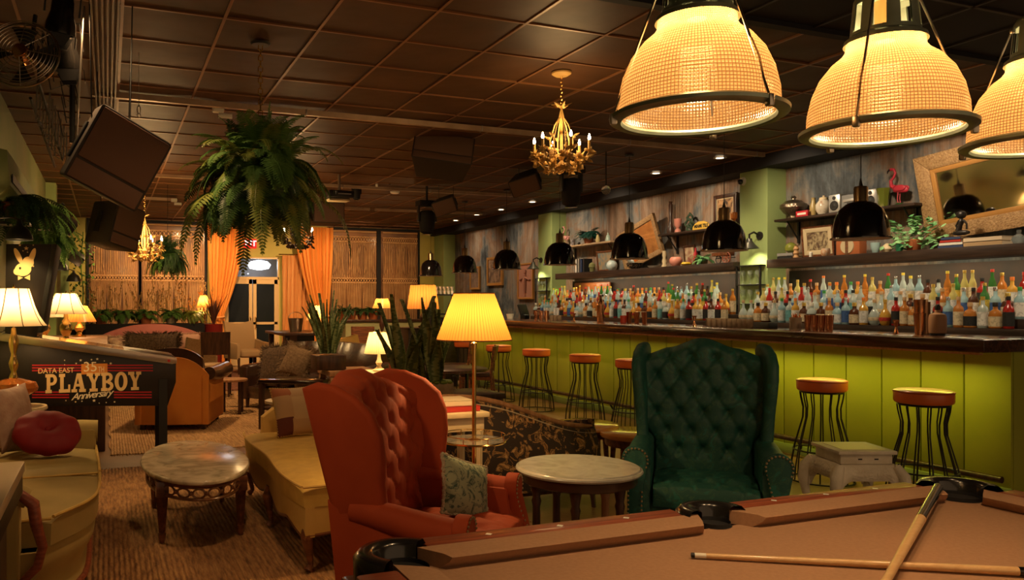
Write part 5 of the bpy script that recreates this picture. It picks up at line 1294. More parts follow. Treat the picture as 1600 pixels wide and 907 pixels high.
for (x, y) in ((BR.x-.015,yn+.0),(BR.x-.015,yf2),(BL.x-.10,yn),(BL.x-.10,yf2)):
    sx = 1 if x > 0 else -1; sy = -1 if y == yn else 1
    MB().prism([(x-.05*sx,y),(x+.012*sx,y+.0),(x+.012*sx,y-sy*.0-.0+ -sy*.055),(x+.0,y-sy*.055),(x,y+sy*-.008),(x-.05*sx,y-sy*.008)],'z',.0,BL.z+.16,.0,M=Matrix.Translation((0,sy*.008,0))).build('leg', M['black'], pm, 0)
# backbox
zB = lambda u, v: atY(u, v, yn)
q = [zB(14,492),zB(57,503),zB(81,384),zB(16,384)]
bx = [(q[0].x-.03,TL.z+.02),(q[1].x,TL.z+.0),(q[2].x,q[2].z),(q[3].x-.03,q[3].z)]
MB().prism(bx,'y',yn+.02,yf2+.06,.006).build('backbox', M['pin_black'], pm)
fr_ = [(bx[1][0],bx[1][1]+.03),(bx[1][0]+.035,bx[1][1]+.03),(bx[2][0]+.035,bx[2][1]),(bx[2][0],bx[2][1])]
MB().prism(fr_,'y',yn+.02,yf2+.06,.004).build('backbox_bezel', M['matte_black'], pm)
M['gold_ink'] = mat('cream_gold_ink', (.68,.46,.20), .5); M['red_ink'] = mat('red_stripe_ink', (.35,.01,.015), .5); M['orange_ink'] = mat('orange_ink', (.55,.20,.03), .5); M['cream_ink'] = mat('cream_ink', (.72,.62,.42), .5)
def decal(name, pts_list, m, yy, closed=True):
    mb = MB()
    for i_, pts in enumerate(pts_list): mb.prism(pts,'y',yy-.002-.00005*i_,yy)
    return mb.build(name, m, pm, 0)
def pxq(u, v): p = atY(u, v, yn-.001); return (p.x, p.z)
# stripes
st = []
for k in range(3):
    for (ul, ur, v0, v1, base) in ((50,128,577,577,0),(168,239,577,577,0),(50,108,619,619,0),(178,237,619,619,0)):
        v = v0+k*4.2-4.2; p0, p1 = pxq(ul, v), pxq(ur, v+ (0)); st.append([p0,p1,(p1[0],p1[1]-.0095),(p0[0],p0[1]-.0095)])
decal('red_stripes', st, M['red_ink'], yn-.0005)
p0, p1 = pxq(127,572), pxq(168,587); decal('number_plate', [[(p0[0],p0[1]),(p1[0],p0[1]),(p1[0],p1[1]),(p0[0],p1[1])]], M['orange_ink'], yn-.001)
def put_text(s_, u, v, wpx, hpx, m, name, offset=0., shear=0., rot=0., spacing=1.):
    vs, fs = text_mesh(s_, 1, .0, offset, shear, 1, spacing)
    xs = [p[0] for p in vs]; zs = [p[1] for p in vs]; w, h = max(xs)-min(xs), max(zs)-min(zs); mx_, mz = (max(xs)+min(xs))/2, (max(zs)+min(zs))/2
    a_, b_ = pxq(u-wpx/2, v), pxq(u+wpx/2, v); W_ = b_[0]-a_[0]; H_ = pxq(u, v-hpx/2)[1]-pxq(u, v+hpx/2)[1]; c_ = pxq(u, v); out = []
    for p in vs:
        x, z = (p[0]-mx_)/w*W_, (p[1]-mz)/h*H_; x, z = x*cos(rot)-z*sin(rot), x*sin(rot)+z*cos(rot); out.append((c_[0]+x, yn-.0035, c_[1]+z))
    mb = MB(); mb.add(out, fs); mb.add([(p[0],p[1]+.0025,p[2]) for p in out], [f[::-1] for f in fs]); o = mb.build(name, m, pm, 0); return o
put_text('DATA EAST',88,582,56,8,M['gold_ink'],'small_lettering',.012)
put_text('35',141,576,20,15,M['cream_ink'],'number_lettering',0); put_text('TH',158,580,9,8,M['cream_ink'],'ordinal_lettering',0)
# slab letters drawn as strokes
def slab_word():
    a_, b_ = pxq(71,588), pxq(222,612); H_ = a_[1]-b_[1]; W_ = b_[0]-a_[0]; letters = 'PLAYBOY'; gw = [1.0,.95,1.15,1.08,1.05,1.08,1.08]; tot = sum(gw); x = a_[0]; polys = []
    k_ = W_/tot
    def P(x0, lx, ly, g): return (x0+lx*g*k_*.93, b_[1]+ly*H_)
    def rect(x0, g, l, bo, r, tp): polys.append([P(x0,l,bo,g),P(x0,r,bo,g),P(x0,r,tp,g),P(x0,l,tp,g)])
    def quad(x0, g, *pts): polys.append([P(x0,p[0],p[1],g) for p in pts])
    def ringp(x0, g, cx, cy, rx, ry, th, a0, a1, n=14, thy=None):
        thy = thy or th*.6
        for i in range(n):
            t0, t1 = a0+(a1-a0)*i/n, a0+(a1-a0)*(i+1)/n
            quad(x0,g,(cx+rx*cos(t0),cy+ry*sin(t0)),(cx+rx*cos(t1),cy+ry*sin(t1)),(cx+(rx-th)*cos(t1),cy+(ry-thy)*sin(t1)),(cx+(rx-th)*cos(t0),cy+(ry-thy)*sin(t0)))
    for ch, g in zip(letters, gw):
        if ch in 'PB':
            rect(x,g,.10,0,.38,1); rect(x,g,.0,0,.5,.17); rect(x,g,.0,.83,.5,1); ringp(x,g,.5,.74 if ch == 'B' else .70,.42,.26 if ch == 'B' else .30,.26,-PI/2,PI/2,12,.15)
            if ch == 'B': ringp(x,g,.52,.27,.46,.27,.27,-PI/2,PI/2,12,.15); rect(x,g,.3,.43,.55,.57)
            else: rect(x,g,.3,.40,.5,.55)
        if ch == 'L': rect(x,g,.10,0,.40,1); rect(x,g,0,.83,.52,1); rect(x,g,0,0,.95,.18); rect(x,g,.78,.1,.95,.42)
        if ch == 'A':
            quad(x,g,(.36,1),(.66,1),(.92,.1),(.62,.1)); quad(x,g,(.36,1),(.50,.98),(.24,.1),(.08,.1)); rect(x,g,.28,.30,.72,.44); rect(x,g,-.02,0,.38,.16); rect(x,g,.52,0,1.0,.16)
        if ch == 'Y':
            quad(x,g,(.08,.9),(.38,.9),(.64,.45),(.40,.40)); quad(x,g,(.72,.9),(.90,.9),(.62,.42),(.48,.5)); rect(x,g,.36,.0,.66,.48); rect(x,g,.20,0,.82,.16); rect(x,g,-.02,.84,.46,1); rect(x,g,.60,.84,1.0,1)
        if ch == 'O': ringp(x,g,.5,.5,.5,.52,.30,0,2*PI,24,.17)
        x += g*k_
    return polys
mb = MB()
for i_, p in enumerate(slab_word()):
    mb.prism(p,'y',yn-.004-.00004*i_,yn-.001)
mb.build('large_lettering', M['gold_ink'], pm, 0)
put_text('Anniversary',145,621,68,14,M['cream_ink'],'script_lettering',.012,.45,math.radians(5),.82)
def star(cx, cz, r): return [(cx+(r if k % 2 == 0 else r*.42)*cos(PI/2+k*PI/5), cz+(r if k % 2 == 0 else r*.42)*sin(PI/2+k*PI/5)) for k in range(10)]
sp = []
for (u, v, r) in ((101,566,.006),(101,573,.005),(119,571,.008),(126,566,.011),(135,569,.006),(143,565,.008),(152,564,.011),(163,567,.006),(173,571,.011),(103,629,.006),(118,631,.008),(128,630,.007),(147,629,.013),(155,633,.006),(179,631,.008),(166,632,.006)):
    c_ = pxq(u, v); sp.append(star(c_[0], c_[1], r))
decal('star_marks', sp, M['cream_ink'], yn-.0015)
# rabbit head mark on backbox side
def bb_(u, v): p = atY(u, v, yn+.018); return (p.x, p.z)
def ell(cu, cv, ru, rv, rot, n=22, pinch=0):
    out = []
    for k in range(n):
        a = 2*PI*k/n; x, y = ru*cos(a)*(1-pinch*sin(a)), rv*sin(a); xr, yr = x*cos(rot)-y*sin(rot), x*sin(rot)+y*cos(rot); out.append(bb_(cu+xr, cv-yr))
    return out
mb = MB(); yb_ = yn+.019
for pts in (ell(36,424,13,10.5,.15), ell(44,413,9,9,0), ell(28.5,403,4.2,13.5,.45), ell(50,404,4.4,14,-.35), ell(28,427,7,6,.2)):
    mb.prism(pts,'y',yb_-.003-rnd(0,.0008),yb_)
for pts in ([(28,434),(36,437),(28,441)],[(47,432),(38,437),(47,441)]): mb.prism([bb_(*p) for p in pts],'y',yb_-.004,yb_)
mb.build('rabbit_mark', M['gold_ink'], pm, 0)
mb = MB(); mb.prism(ell(31.5,422,1.8,1.8,0),'y',yb_-.006,yb_-.003); mb.build('rabbit_eye', M['black'], pm, 0)
mb = MB()
for (u, v, r) in ((31,386,.011),(41,391,.018),(52,386,.007),(36,395,.007),(43,397,.007),(52,419,.008)): c_ = bb_(u, v); mb.prism(star(c_[0],c_[1],r),'y',yb_-.003,yb_)
mb.build('star_marks', M['gold_ink'], pm, 0)
# ================================================================ MID AND FAR SEATING
M['orange_leather'] = mat('orange_tan_leather', (.60,.20,.03), .5, col2=(.66,.25,.04), scale=3)
M['brown_leather'] = mat('dark_brown_leather', (.030,.014,.008), .28, coat=.3, col2=(.07,.03,.016), scale=6, bump=.15, bscale=30)
oc2 = thing('club_chair', 'orange leather club chair with dark rolled arm, seen from behind', 'armchair', (.79,9.42,0), math.radians(162))
# local: front -Y
w = .40
def obk(u, v): x = -w+2*w*u; h = .80-.20*abs(2*u-1)**2.5; return (x, .42+.03*cos(PI*(u-.5)), .06+(h-.06)*v)
MB().shell(obk, lambda u, v: (lambda p: (p[0],p[1]-.07,p[2]))(obk(u, v)), 24, 14).build('outer_back', M['orange_leather'], oc2, 60)
MB().lo((-w,-.44,.06),(w,.36,.30),.01).build('seat_base', M['orange_leather'], oc2)
for s in (-1, 1):
    MB().prism([(.44,.06),(.44,.60),(-.46,.56),(-.46,.06)],'x',s*w-(.0 if s < 0 else .07),s*w+(.07 if s < 0 else .0),.008).build('arm_panel', M['orange_leather'], oc2)
    MB().tube([(s*(w+.0),.40,.62),(s*(w+.01),.1,.60),(s*(w+.02),-.30,.60),(s*(w+.02),-.50,.60)],[.07,.085,.09,.09],16).build('arm_roll', M['brown_leather'], oc2, 60)
def obf(u, v): x = -(w-.07)+2*(w-.07)*u; return (x, .30-.05*sin(PI*v)+.04*v, .44+(.46-.12*abs(2*u-1)**2.5)*v)
MB().shell(obf, lambda u, v: (lambda p: (p[0],.40,p[2]))(obf(u, v)), 20, 12).build('inner_back', M['brown_leather'], oc2, 60)
MB().blob((0,-.08,.38),(.66,.70,.20),5).build('seat_cushion', M['brown_leather'], oc2)
for x, y in ((-.33,.36),(.33,.36),(-.33,-.38),(.33,-.38)): MB().box((x,y,.03),(.05,.05,.06)).build('leg', M['dark_wood'], oc2)
# brown leather sofa
bs = thing('sofa', 'dark brown leather sofa with fur cushions, left of the far snake plant', 'sofa', (2.50,10.05,0), math.radians(-62))
W2 = .90
MB().lo((-W2,-.42,.14),(W2,.40,.30),.02).build('seat_base', M['brown_leather'], bs)
for s in (-1, 1):
    MB().blob((s*.33,-.08,.385),(.64,.66,.17),5).build('seat_cushion', M['brown_leather'], bs)
    MB().prism([(.42,.13),(.42,.66),(.2,.62),(-.40,.58),(-.45,.55),(-.45,.13)],'x',s*W2-.08,s*W2+.08,.035,3).build('arm', M['brown_leather'], bs)
    for y in (-.38,.36): MB().tube([(s*(W2-.02),y,.14),(s*(W2-.02),y,0)],[.03,.018],8).build('leg', M['dark_wood'], bs)
def bsb(u, v): x = -W2+2*W2*u; return (x, .26+.10*v-.05*sin(PI*v)-.012*abs(sin(u*PI*5)), .34+(.52+.03*sin(PI*u))*v)
MB().shell(bsb, lambda u, v: (lambda p: (p[0],.44+.06*v,p[2]-.1*(1-v)))(bsb(u, v)), 50, 12).build('backrest', M['brown_leather'], bs, 60)
M['fur'] = mat('brown_fur', (.06,.035,.018), .95, col2=(.15,.09,.045), scale=40, bump=1., bscale=120, bdist=.03, sheen=.3)
M['fur_tan'] = mat('tan_fur', (.17,.10,.045), .95, col2=(.28,.18,.09), scale=40, bump=1., bscale=120, bdist=.03, sheen=.3)
def fur_pillow(loc, rot, w, h, m, label):
    t = thing('fur_cushion', label, 'cushion', loc); t.rotation_euler = Euler(rot)
    MB().pillow(w,h,.17,n=12).build('cushion_cover', m, t, 80)
    mb = MB(); rs = random.Random(int(w*1000+loc[0]*10))
    for k in range(420):
        a = rs.uniform(0,4); e_ = int(a); f = a-e_; p = [(-w/2+w*f,-h/2),(w/2,-h/2+h*f),(w/2-w*f,h/2),(-w/2,h/2-h*f)][e_]; q = rs.uniform(.82,.93); L = rs.uniform(1.0,1.14)
        z = rs.uniform(-.03,.03); mb.tube([(p[0]*q,p[1]*q,z),(p[0]*L+rs.uniform(-.02,.02),p[1]*L+rs.uniform(-.02,.02),z*1.5)],[.008,.002],3,cap=False)
    mb.build('fur_tufts', m, t); return t
p = atY(432,569,10.2); fur_pillow(p, (math.radians(72),math.radians(-8),math.radians(-50)), .54,.50, M['fur'], 'large brown fur cushion at the left end of the leather sofa')
p = atY(464,566,9.75); fur_pillow(p, (math.radians(66),math.radians(14),math.radians(-45)), .42,.42, M['fur_tan'], 'tan fur cushion beside the darker fur cushion on the leather sofa')
# dark side table in front of its near arm
t = thing('side_table', 'low dark glossy side table in front of the brown leather sofa', 'side table', tuple(atZ(464,592,.56))[:2]+(0,), math.radians(-38)); 
MB().lo((-.36,-.24,.52),(.36,.24,.56),.006).build('table_top', mat('glossy_dark_top', (.03,.015,.01), .08, coat=.6), t)
MB().lo((-.33,-.21,.22),(.33,.21,.25)).build('lower_shelf', M['dark_wood'], t)
for x in (-.33,.33):
    for y in (-.21,.21): MB().box((x,y,.26),(.05,.05,.52),.003).build('leg', M['dark_wood'], t)
def round_table(u, v, z, r, label, tm, lm, n=3, sh=None):
    p = atZ(u, v, z); t = thing('round_table', label, 'side table', (p.x,p.y,0))
    MB().solid([(r-.01,z-.03),(r,z-.025),(r,z-.004),(r-.006,z)],36).build('table_top', tm, t, 50)
    for k in range(n): a = 2*PI*k/n+.5; MB().box((r*.8*cos(a),r*.8*sin(a),(z-.03)/2),(.028,.028,z-.03),.002,(0,0,a)).build('leg', lm, t)
    if sh: MB().tube([(r*.8*cos(2*PI*k/n+.5),r*.8*sin(2*PI*k/n+.5),sh) for k in range(n)],.01,6,True).build('stretcher', lm, t)
    return t
round_table(446,627,.48,.19,'small round cream table behind the golden settee and patchwork cushion',M['cream'],M['cream'],4)
round_table(362,592,.45,.20,'small round wooden table right of the orange leather chair',M['mid_wood'],M['dark_wood'],4,.08)
# beige wingback armchairs by the doors
M['beige'] = mat('beige_linen', (.40,.26,.12), .85, sheen=.2); M['beige_dk'] = mat('tan_linen', (.30,.18,.085), .85)
def armchair(x, y, rz, label, fab, s=1., name='armchair', grp=None):
    t = thing(name, label, 'armchair', (x,y,0), rz, grp)
    def b(u, v): xx = (-.29+.58*u)*(1+.08*v); return (xx*s, (.22+.14*v-.04*sin(PI*v))*s, (.36+(.62+.05*abs(2*u-1)**2)*v)*s)
    MB().shell(b, lambda u, v: (lambda p: (p[0],p[1]+.09*s,p[2]))(b(u, v)), 16, 12).build('backrest', fab, t, 60)
    MB().blob((0,-.04*s,.40*s),(.60*s,.60*s,.16*s),5).build('seat', fab, t)
    for q in (-1, 1):
        MB().prism([(.26*s,.30*s),(.26*s,.66*s),(.0,.62*s),(-.30*s,.60*s),(-.34*s,.55*s),(-.32*s,.30*s)],'x',(q*.34-.04)*s,(q*.34+.04)*s,.02*s).build('arm', fab, t)
        MB().tube([(q*.33*s,-.30*s,.33*s),(q*.33*s,-.31*s,0)],[.03*s,.017*s],8).build('leg', M['dark_wood'], t); MB().tube([(q*.31*s,.27*s,.33*s),(q*.31*s,.32*s,0)],[.03*s,.017*s],8).build('leg', M['dark_wood'], t)
    return t
p = atY(386,560,16.0); armchair(p.x,16.0,math.radians(18),'beige linen armchair facing the room left of the entrance doors',M['beige'],1.02)
p = atY(302,560,13.15); armchair(p.x,13.15,math.radians(200),'cane backed cream chair in front of the pink sofa, seen from behind',mat('cane_cream', (.46,.32,.16), .8, col2=(.35,.22,.1), scale=60),.85,'cane_chair')
def side_chair(x, y, rz, label, wd, fab, z=.46, h=.9, grp=None, name='side_chair'):
    t = thing(name, label, 'chair', (x,y,0), rz, grp)
    MB().blob((0,0,z),(.44,.44,.08),5,n=5).build('seat', fab, t)
    MB().lo((-.21,-.2,z-.07),(.21,.2,z-.03)).build('seat_rail', wd, t)
    for q in (-1, 1):
        MB().tube([(q*.2,-.19,z-.04),(q*.2,-.2,0)],[.02,.014],8).build('leg', wd, t); MB().tube([(q*.19,.24,0),(q*.19,.19,z-.03),(q*.20,.23,h)],[.014,.02,.016],8).build('back_post', wd, t)
    def b(u, v): return ((-.19+.38*u), .20+.03*v+.03*sin(PI*u), z+.18+(h-z-.18)*v)
    MB().shell(b, lambda u, v: (lambda p: (p[0],p[1]+.025,p[2]))(b(u, v)), 8, 5).build('back_splat', wd, t)
    return t
p = atY(338,560,12.2); side_chair(p.x,12.2,math.radians(170),'dark wooden chair with beige throw beside the cane backed chair',M['dark_wood'],M['beige'],.46,.98)
# pink sofa under the plants
M['pink'] = mat('dusty_pink_velvet', (.34,.10,.075), .7, sheen=.5)
PSY = 13.9; pa, pb_ = atY(157,540,PSY), atY(319,540,PSY); pc = (pa.x+pb_.x)/2; pw2 = (pb_.x-pa.x)/2
ps = thing('sofa', 'dusty pink velvet sofa with arched tufted back beneath the window plants', 'sofa', (pc,PSY,0))
def pk(u, v):
    xn = 2*u-1; h = 1.05-.20*abs(xn)**2.2; y = .25+.12*v-.30*abs(xn)**4*.6
    z = .40+(h-.40)*v; d = 0
    for j in range(3):
        for i in range(-4, 5): d += .03*math.exp(-(((xn*pw2-i*.2-(.1 if j % 2 else 0))**2+(z-.58-j*.14)**2)/.0015))
    return (xn*pw2, y-.04*sin(PI*v)+d, z)
MB().shell(pk, lambda u, v: (lambda p: (p[0]*1.03,.50-.30*abs(2*u-1)**4*.6,p[2]))(pk(u, v)), 60, 24).build('backrest', M['pink'], ps, 80)
MB().lo((-pw2+.04,-.38,.14),(pw2-.04,.35,.32),.03).build('seat_base', M['pink'], ps); MB().blob((0,-.06,.40),(2*pw2-.2,.68,.16),7).build('seat_cushion', M['pink'], ps)
for s in (-1, 1): MB().tube([(s*(pw2-.02),.3,.72),(s*(pw2+.02),.0,.66),(s*(pw2+.02),-.35,.62)],[.08,.09,.09],14).prism([(.3,.14),(.3,.7),(-.38,.62),(-.38,.14)],'x',s*pw2-.07,s*pw2+.07,.02).build('arm', M['pink'], ps, 60)
for s in (-1, 1): MB().tube([(s*(pw2-.05),-.33,.15),(s*(pw2-.05),-.34,0)],[.03,.018],8).build('leg', M['dark_wood'], ps)
p = atY(188,543,13.7); fur_pillow(p,(math.radians(75),0,.2),.40,.36,mat('cream_print_cloth', (.48,.34,.20), .8, col2=(.22,.12,.08), scale=12),'cream printed cushion at the left end of the pink sofa')
p = atY(240,540,12.2); p.y = 12.41; ff = fur_pillow(p,(math.radians(85),0,0),.78,.36,M['fur'],'wide brown fur throw over the chair back before the pink sofa')
t = thing('armchair', 'brown chair under the wide fur throw, half hidden by the arcade machine', 'armchair', (p.x,12.35,0))
MB().lo((-.38,.05,.2),(.38,.17,.80),.04).lo((-.38,-.0,.2),(.38,.6,.42),.04).build('chair_body', M['brown_leather'], t)
for x in (-.33,.33):
    for y in (.1,.55): MB().cyl((x,y,0),(x,y,.22),.018,n=8).build('leg', M['dark_wood'], t)
p = atY(297,535,13.75); fur_pillow(p,(math.radians(75),0,-.2),.36,.3,mat('mauve_print', (.36,.20,.13), .8),'tan cushion at the right end of the pink sofa')
# planter ledge with ferns
t = thing('planter_box', 'long black planter ledge behind the pink sofa', 'planter', (0,0,0))
PY = 15.9; pl, pr_ = atY(134,505,PY).x, atY(331,505,PY).x; PZ = 1.02
MB().lo((pl,PY-.2,0),(pr_,PY+.25,PZ),.006).build('planter_body', M['matte_black'], t)
# ================================================================ FERNS
def fern_mesh(n, R, droop, seed, up=.35, leaf=.05, steps=14, zflat=1., hang=0., curl=1.0):
    rs = random.Random(seed); mb = MB()
    for k in range(n):
        a = rs.uniform(0, 2*PI); L = R*rs.uniform(.55, 1.1); el = rs.uniform(-.1, 1)*up; dr = droop*rs.uniform(.6, 1.3)
        pts = []; d = Vector((cos(a)*cos(el*1.4), sin(a)*cos(el*1.4), sin(el*1.4))); p = Vector((0,0,0)); st_ = L/steps
        for q in range(steps+1):
            pts.append(p.copy()); d = (d+Vector((rs.uniform(-.06,.06),rs.uniform(-.06,.06),-dr*(q/steps+.25)/steps*2.4))).normalized(); p = p+d*st_
        side0 = Vector((-sin(a),cos(a),0))
        vs, fs = [], []
        for q in range(1, steps+1):
            c = pts[q]; t_ = (pts[q]-pts[q-1]).normalized(); sd = (side0-t_*side0.dot(t_)).normalized(); nrm = t_.cross(sd)
            ll = leaf*(sin(PI*min(1, (q/steps)*.85+.12))**.7)*rs.uniform(.8,1.15)
            for sg in (-1, 1):
                for h_ in (0, .5):
                    b = pts[q-1]+(pts[q]-pts[q-1])*h_; w = st_*.24
                    tip = b+sd*sg*ll+t_*ll*.35-nrm*ll*.0+Vector((0,0,-ll*.22))
                    i = len(vs); mid = b+(tip-b)*.5+nrm*.004
                    vs += [b-t_*w*.5, mid-t_*w, tip, mid+t_*w, b+t_*w*.5]; fs.append((i,i+1,i+2,i+3,i+4))
        mb.add(vs, fs); mb.tube(pts, .0022, 3, cap=False)
    return mb
def fern(loc, n, R, droop, seed, label, pot=None, m=None, leaf=.045, group=None, name='potted_fern', cat='fern', up=.6, steps=12):
    t = thing(name, label, cat, loc, 0, group)
    fern_mesh(n, R, droop, seed, up, leaf, steps).build('foliage', m or M['leaf'], t, 0)
    if pot: pot(t)
    return t
def small_pot(r, h, m=None):
    def f(t): MB().solid([(r*.7,-h),(r,-.01),(r*1.06,0),(r*.9,.0)],20).build('pot', m or M['terracotta'], t)
    return f
lab = ['leftmost fern on the black planter ledge','bushy fern second on the planter ledge','fern in the middle of the planter ledge behind the pink sofa','fern right of the ledge middle, below the hanging fern','bright fern at the right end of the planter ledge beside the small lamp']
for k, u in enumerate((158,192,228,268,302)):
    p = atY(u,500,PY); fern((p.x,PY,PZ+.19),56,.34,1.2,20+k,lab[k],small_pot(.13,.19,M['stone_pot'] if k % 2 else M['terracotta']),M['leaf'] if k != 4 else M['dry_leaf'],.07,'ferns on the planter ledge')
# extra dried foliage against the window
t = thing('dried_grass', 'dried pampas and branches in gold behind the planter ledge', 'dried plant', ((pl+pr_)/2,PY+.12,PZ+.02)); mb = MB(); rs = random.Random(2)
for k in range(90):
    x = rs.uniform(pl,pr_)-(pl+pr_)/2; h = rs.uniform(.3,.9); dx = rs.uniform(-.2,.2); pts = [(x+dx*q*q, rs.uniform(-.02,.02), h*q) for q in (0,.35,.7,1)]
    mb.tube(pts,[.004,.004,.003,.002],4,cap=False)
    for j in range(7):
        f = .5+.5*j/7; c = Vector((x+dx*f*f,0,h*f)); mb.add([c,c+Vector((.035*rs.uniform(-1,1),.02*rs.uniform(-1,1),.04)),c+Vector((.02*rs.uniform(-1,1),0,.06))],[(0,1,2)])
mb.build('stems', mat('dried_gold_grass', (.55,.32,.10), .8), t, 0)
p = atY(318,481,PY); put_lamp(318,462,481,PY,.15,'small orange bell lamp at the right end of the planter ledge',PZ,9,M['shade_orange'],tr=.4)
# spiky plant in red pot
def spiky(loc, n, H, label, m, pot, seed, w=.02, lean=.5):
    rs = random.Random(seed); t = thing('spiky_plant', label, 'potted plant', loc); mb = MB()
    for k in range(n):
        a = rs.uniform(0, 2*PI); l = rs.uniform(.1,1)*lean*H; h = H*rs.uniform(.6,1); b = Vector((.02*cos(a),.02*sin(a),0)); s_ = Vector((-sin(a),cos(a),0)); vs = []
        for q in range(7):
            f = q/6; c = b+Vector((cos(a)*l*f**1.5, sin(a)*l*f**1.5, h*f)); ww = w*(1-f**2)+.001; vs += [c-s_*ww, c+Vector((cos(a),sin(a),0))*-.004, c+s_*ww]
        fs = []
        for q in range(6): i = q*3; fs += [(i,i+1,i+4,i+3),(i+1,i+2,i+5,i+4)]
        mb.add(vs, fs)
    mb.build('leaves', m, t, 0); pot(t); return t
p = atY(334,505,15.2); spiky((p.x,15.2,1.02),26,.62,'dark spiky plant in a red pot before the left orange drape',mat('bronze_leaf', (.10,.035,.02), .5),lambda t: MB().solid([(.10,-1.02),(.14,-.98),(.17,-.02),(.18,0),(.15,0)],24).build('pot', mat('red_glazed_pot', (.22,.02,.015), .3), t),4)
# bar table with ice bucket and lamp, second snake plant
t = thing('high_table', 'dark high table with ice bucket and lamp near the centre back', 'table', (0,0,0))
p0, p1 = atY(416,516,12.6), atY(520,516,11.2)
MB().lo((p0.x,11.3,.93),(p1.x,12.7,.97),.006).build('table_top', M['dark_wood'], t)
for x, y in ((p0.x+.08,11.4),(p1.x-.08,11.4),(p0.x+.08,12.6),(p1.x-.08,12.6)): MB().box((x,y,.465),(.07,.07,.93),.004).build('leg', M['dark_wood'], t)
MB().lo((p0.x+.25,11.5,.3),(p1.x-.2,12.5,.93)).build('cabinet_body', M['black_wood'], t)
p = atY(462,512,12.0); t = thing('ice_bucket', 'dark metal ice bucket with loop handle on the high table', 'bucket', (p.x,12.0,.971))
MB().lathe([(.001,.005),(.09,0),(.12,.20),(.125,.205),(.115,.2),(.087,.012),(.001,.012)],24).build('bucket', M['steel'], t); MB().tube([(.12*cos(a),.0,.2+.10*sin(a)) for a in [PI*k/12 for k in range(13)]],.005,6).build('handle', M['steel'], t)
put_lamp(494,478,501,11.45,.16,'floral orange bell lamp with pale base on the high table',.971,9,shade_mat('floral_shade', (1,.50,.18), 9),bm=M['cream'],tr=.42)
t = thing('plant_stand', 'wooden trough bench carrying the far snake plant right of the leather sofa', 'plant stand', (0,0,0)); p = atY(525,540,8.6)
MB().lo((p.x-.14,8.35,.60),(p.x+.42,8.9,.66),.01).build('bench_top', M['mid_wood'], t)
for x in (p.x-.09,p.x+.35):
    for y in (8.4,8.85): MB().box((x,y,.30),(.07,.07,.60),.004).build('leg', M['mid_wood'], t)
p2 = atY(513,530,8.6); snake_plant((p2.x,8.6,.845),26,.72,.30,15,'dense dark snake plant right of the brown leather sofa',lambda t: MB().box((0,0,-.10),(.34,.28,.16),.01).build('planter', M['dark_wood'], t),.05)
# ================================================================ LOW GREEN WALL, BACK RIGHT
t = thing('low_partition', 'pale green low partition with a plant filled top at the back right', 'partition', (0,0,0)); PXL, PXR, PYY = atY(540,500,15.6).x, atY(690,500,15.6).x, 15.6
MB().lo((PXL,PYY,.0),(PXR,PYY+.3,1.02)).build('partition_body', mat('pale_sage_paint', (.36,.38,.18), .6), t); MB().lo((PXL-.03,PYY-.04,1.02),(PXR,PYY+.34,1.07),.005).build('partition_cap', M['dark_wood'], t)
lab = ['dark fern at the left end of the green partition','fern second on the green partition, behind the far snake plant','leafy fern in the terracotta pot on the green partition','fern right of the terracotta pot on the green partition']
for k, u in enumerate((527,548,566,583)): p = atY(u,490,PYY+.15); fern((p.x if k else p.x+.12,PYY+.15,1.25),40,.28,1.0,40+k,lab[k],small_pot(.12,.18),M['leaf_dark'],.06,'ferns on the green partition')
put_lamp(597,467,482,14.6,.19,'orange drum lamp on a bronze base by the green partition',.72,8,M['shade_orange'],shape=cone,tr=.62,bm=M['dark_wood'])
t = thing('wooden_chest', 'reddish wooden chest beneath the orange drum lamp', 'chest', (0,0,0)); p = atY(612,520,14.6)
MB().lo((p.x-.42,14.35,.0),(p.x+.40,14.85,.69),.01).build('chest_body', M['walnut'], t); MB().lo((p.x-.45,14.32,.69),(p.x+.43,14.88,.72),.006).build('chest_top', M['walnut'], t)
for k in range(3): MB().lo((p.x-.36,14.335,.10+.19*k),(p.x+.34,14.35,.25+.19*k),.003).build('drawer', M['red_wood'], t)
put_lamp(661,446,483,12.4,.27,'large yellow and orange tapered lamp beside the host stand',1.0,10,M['shade_orange'],shape=cone,tr=.8,bm=M['dark_wood'])
p = atY(660,500,12.4)
t = thing('host_stand', 'dark host stand carrying the large tapered lamp near the bar end', 'host stand', (0,0,0))
MB().lo((p.x-.35,12.15,0),(p.x+.55,12.65,.985),.006).build('stand_body', M['black_wood'], t); MB().lo((p.x-.38,12.12,.985),(p.x+.58,12.68,.999),.004).build('stand_top', M['dark_wood'], t)
p = atY(690,452,13.2); t = thing('service_shelf', 'tall black shelf unit with stacked white cups left of the bar end', 'shelf unit', (p.x,13.2,0))
for zz in (.4,.8,1.2,1.55): MB().lo((-.28,-.15,zz),(.28,.15,zz+.025)).build('unit_shelf', M['black'], t)
for x in (-.27,.27): MB().lo((x-.012,-.15,0),(x+.012,.15,1.57)).build('unit_side', M['black'], t)
MB().lo((-.2,-.12,.83),(.2,.1,1.15)).build('black_box', M['matte_black'], t)
cups = [(-.19+.075*i, z) for z in (1.576,1.646) for i in range(6)]
o = None
for x, z in cups:
    l = (p.x+x,13.15,z)
    if o is None: o = tag(MB().lathe([(.001,.003),(.024,0),(.034,.065),(.032,.065),(.02,.006)],12).build('cup', M['white'], None, loc=l),'white cup in the two rows stacked on the black shelf unit','cup','white cups on the shelf unit')
    else: c = o.copy(); COL.objects.link(c); c.location = l
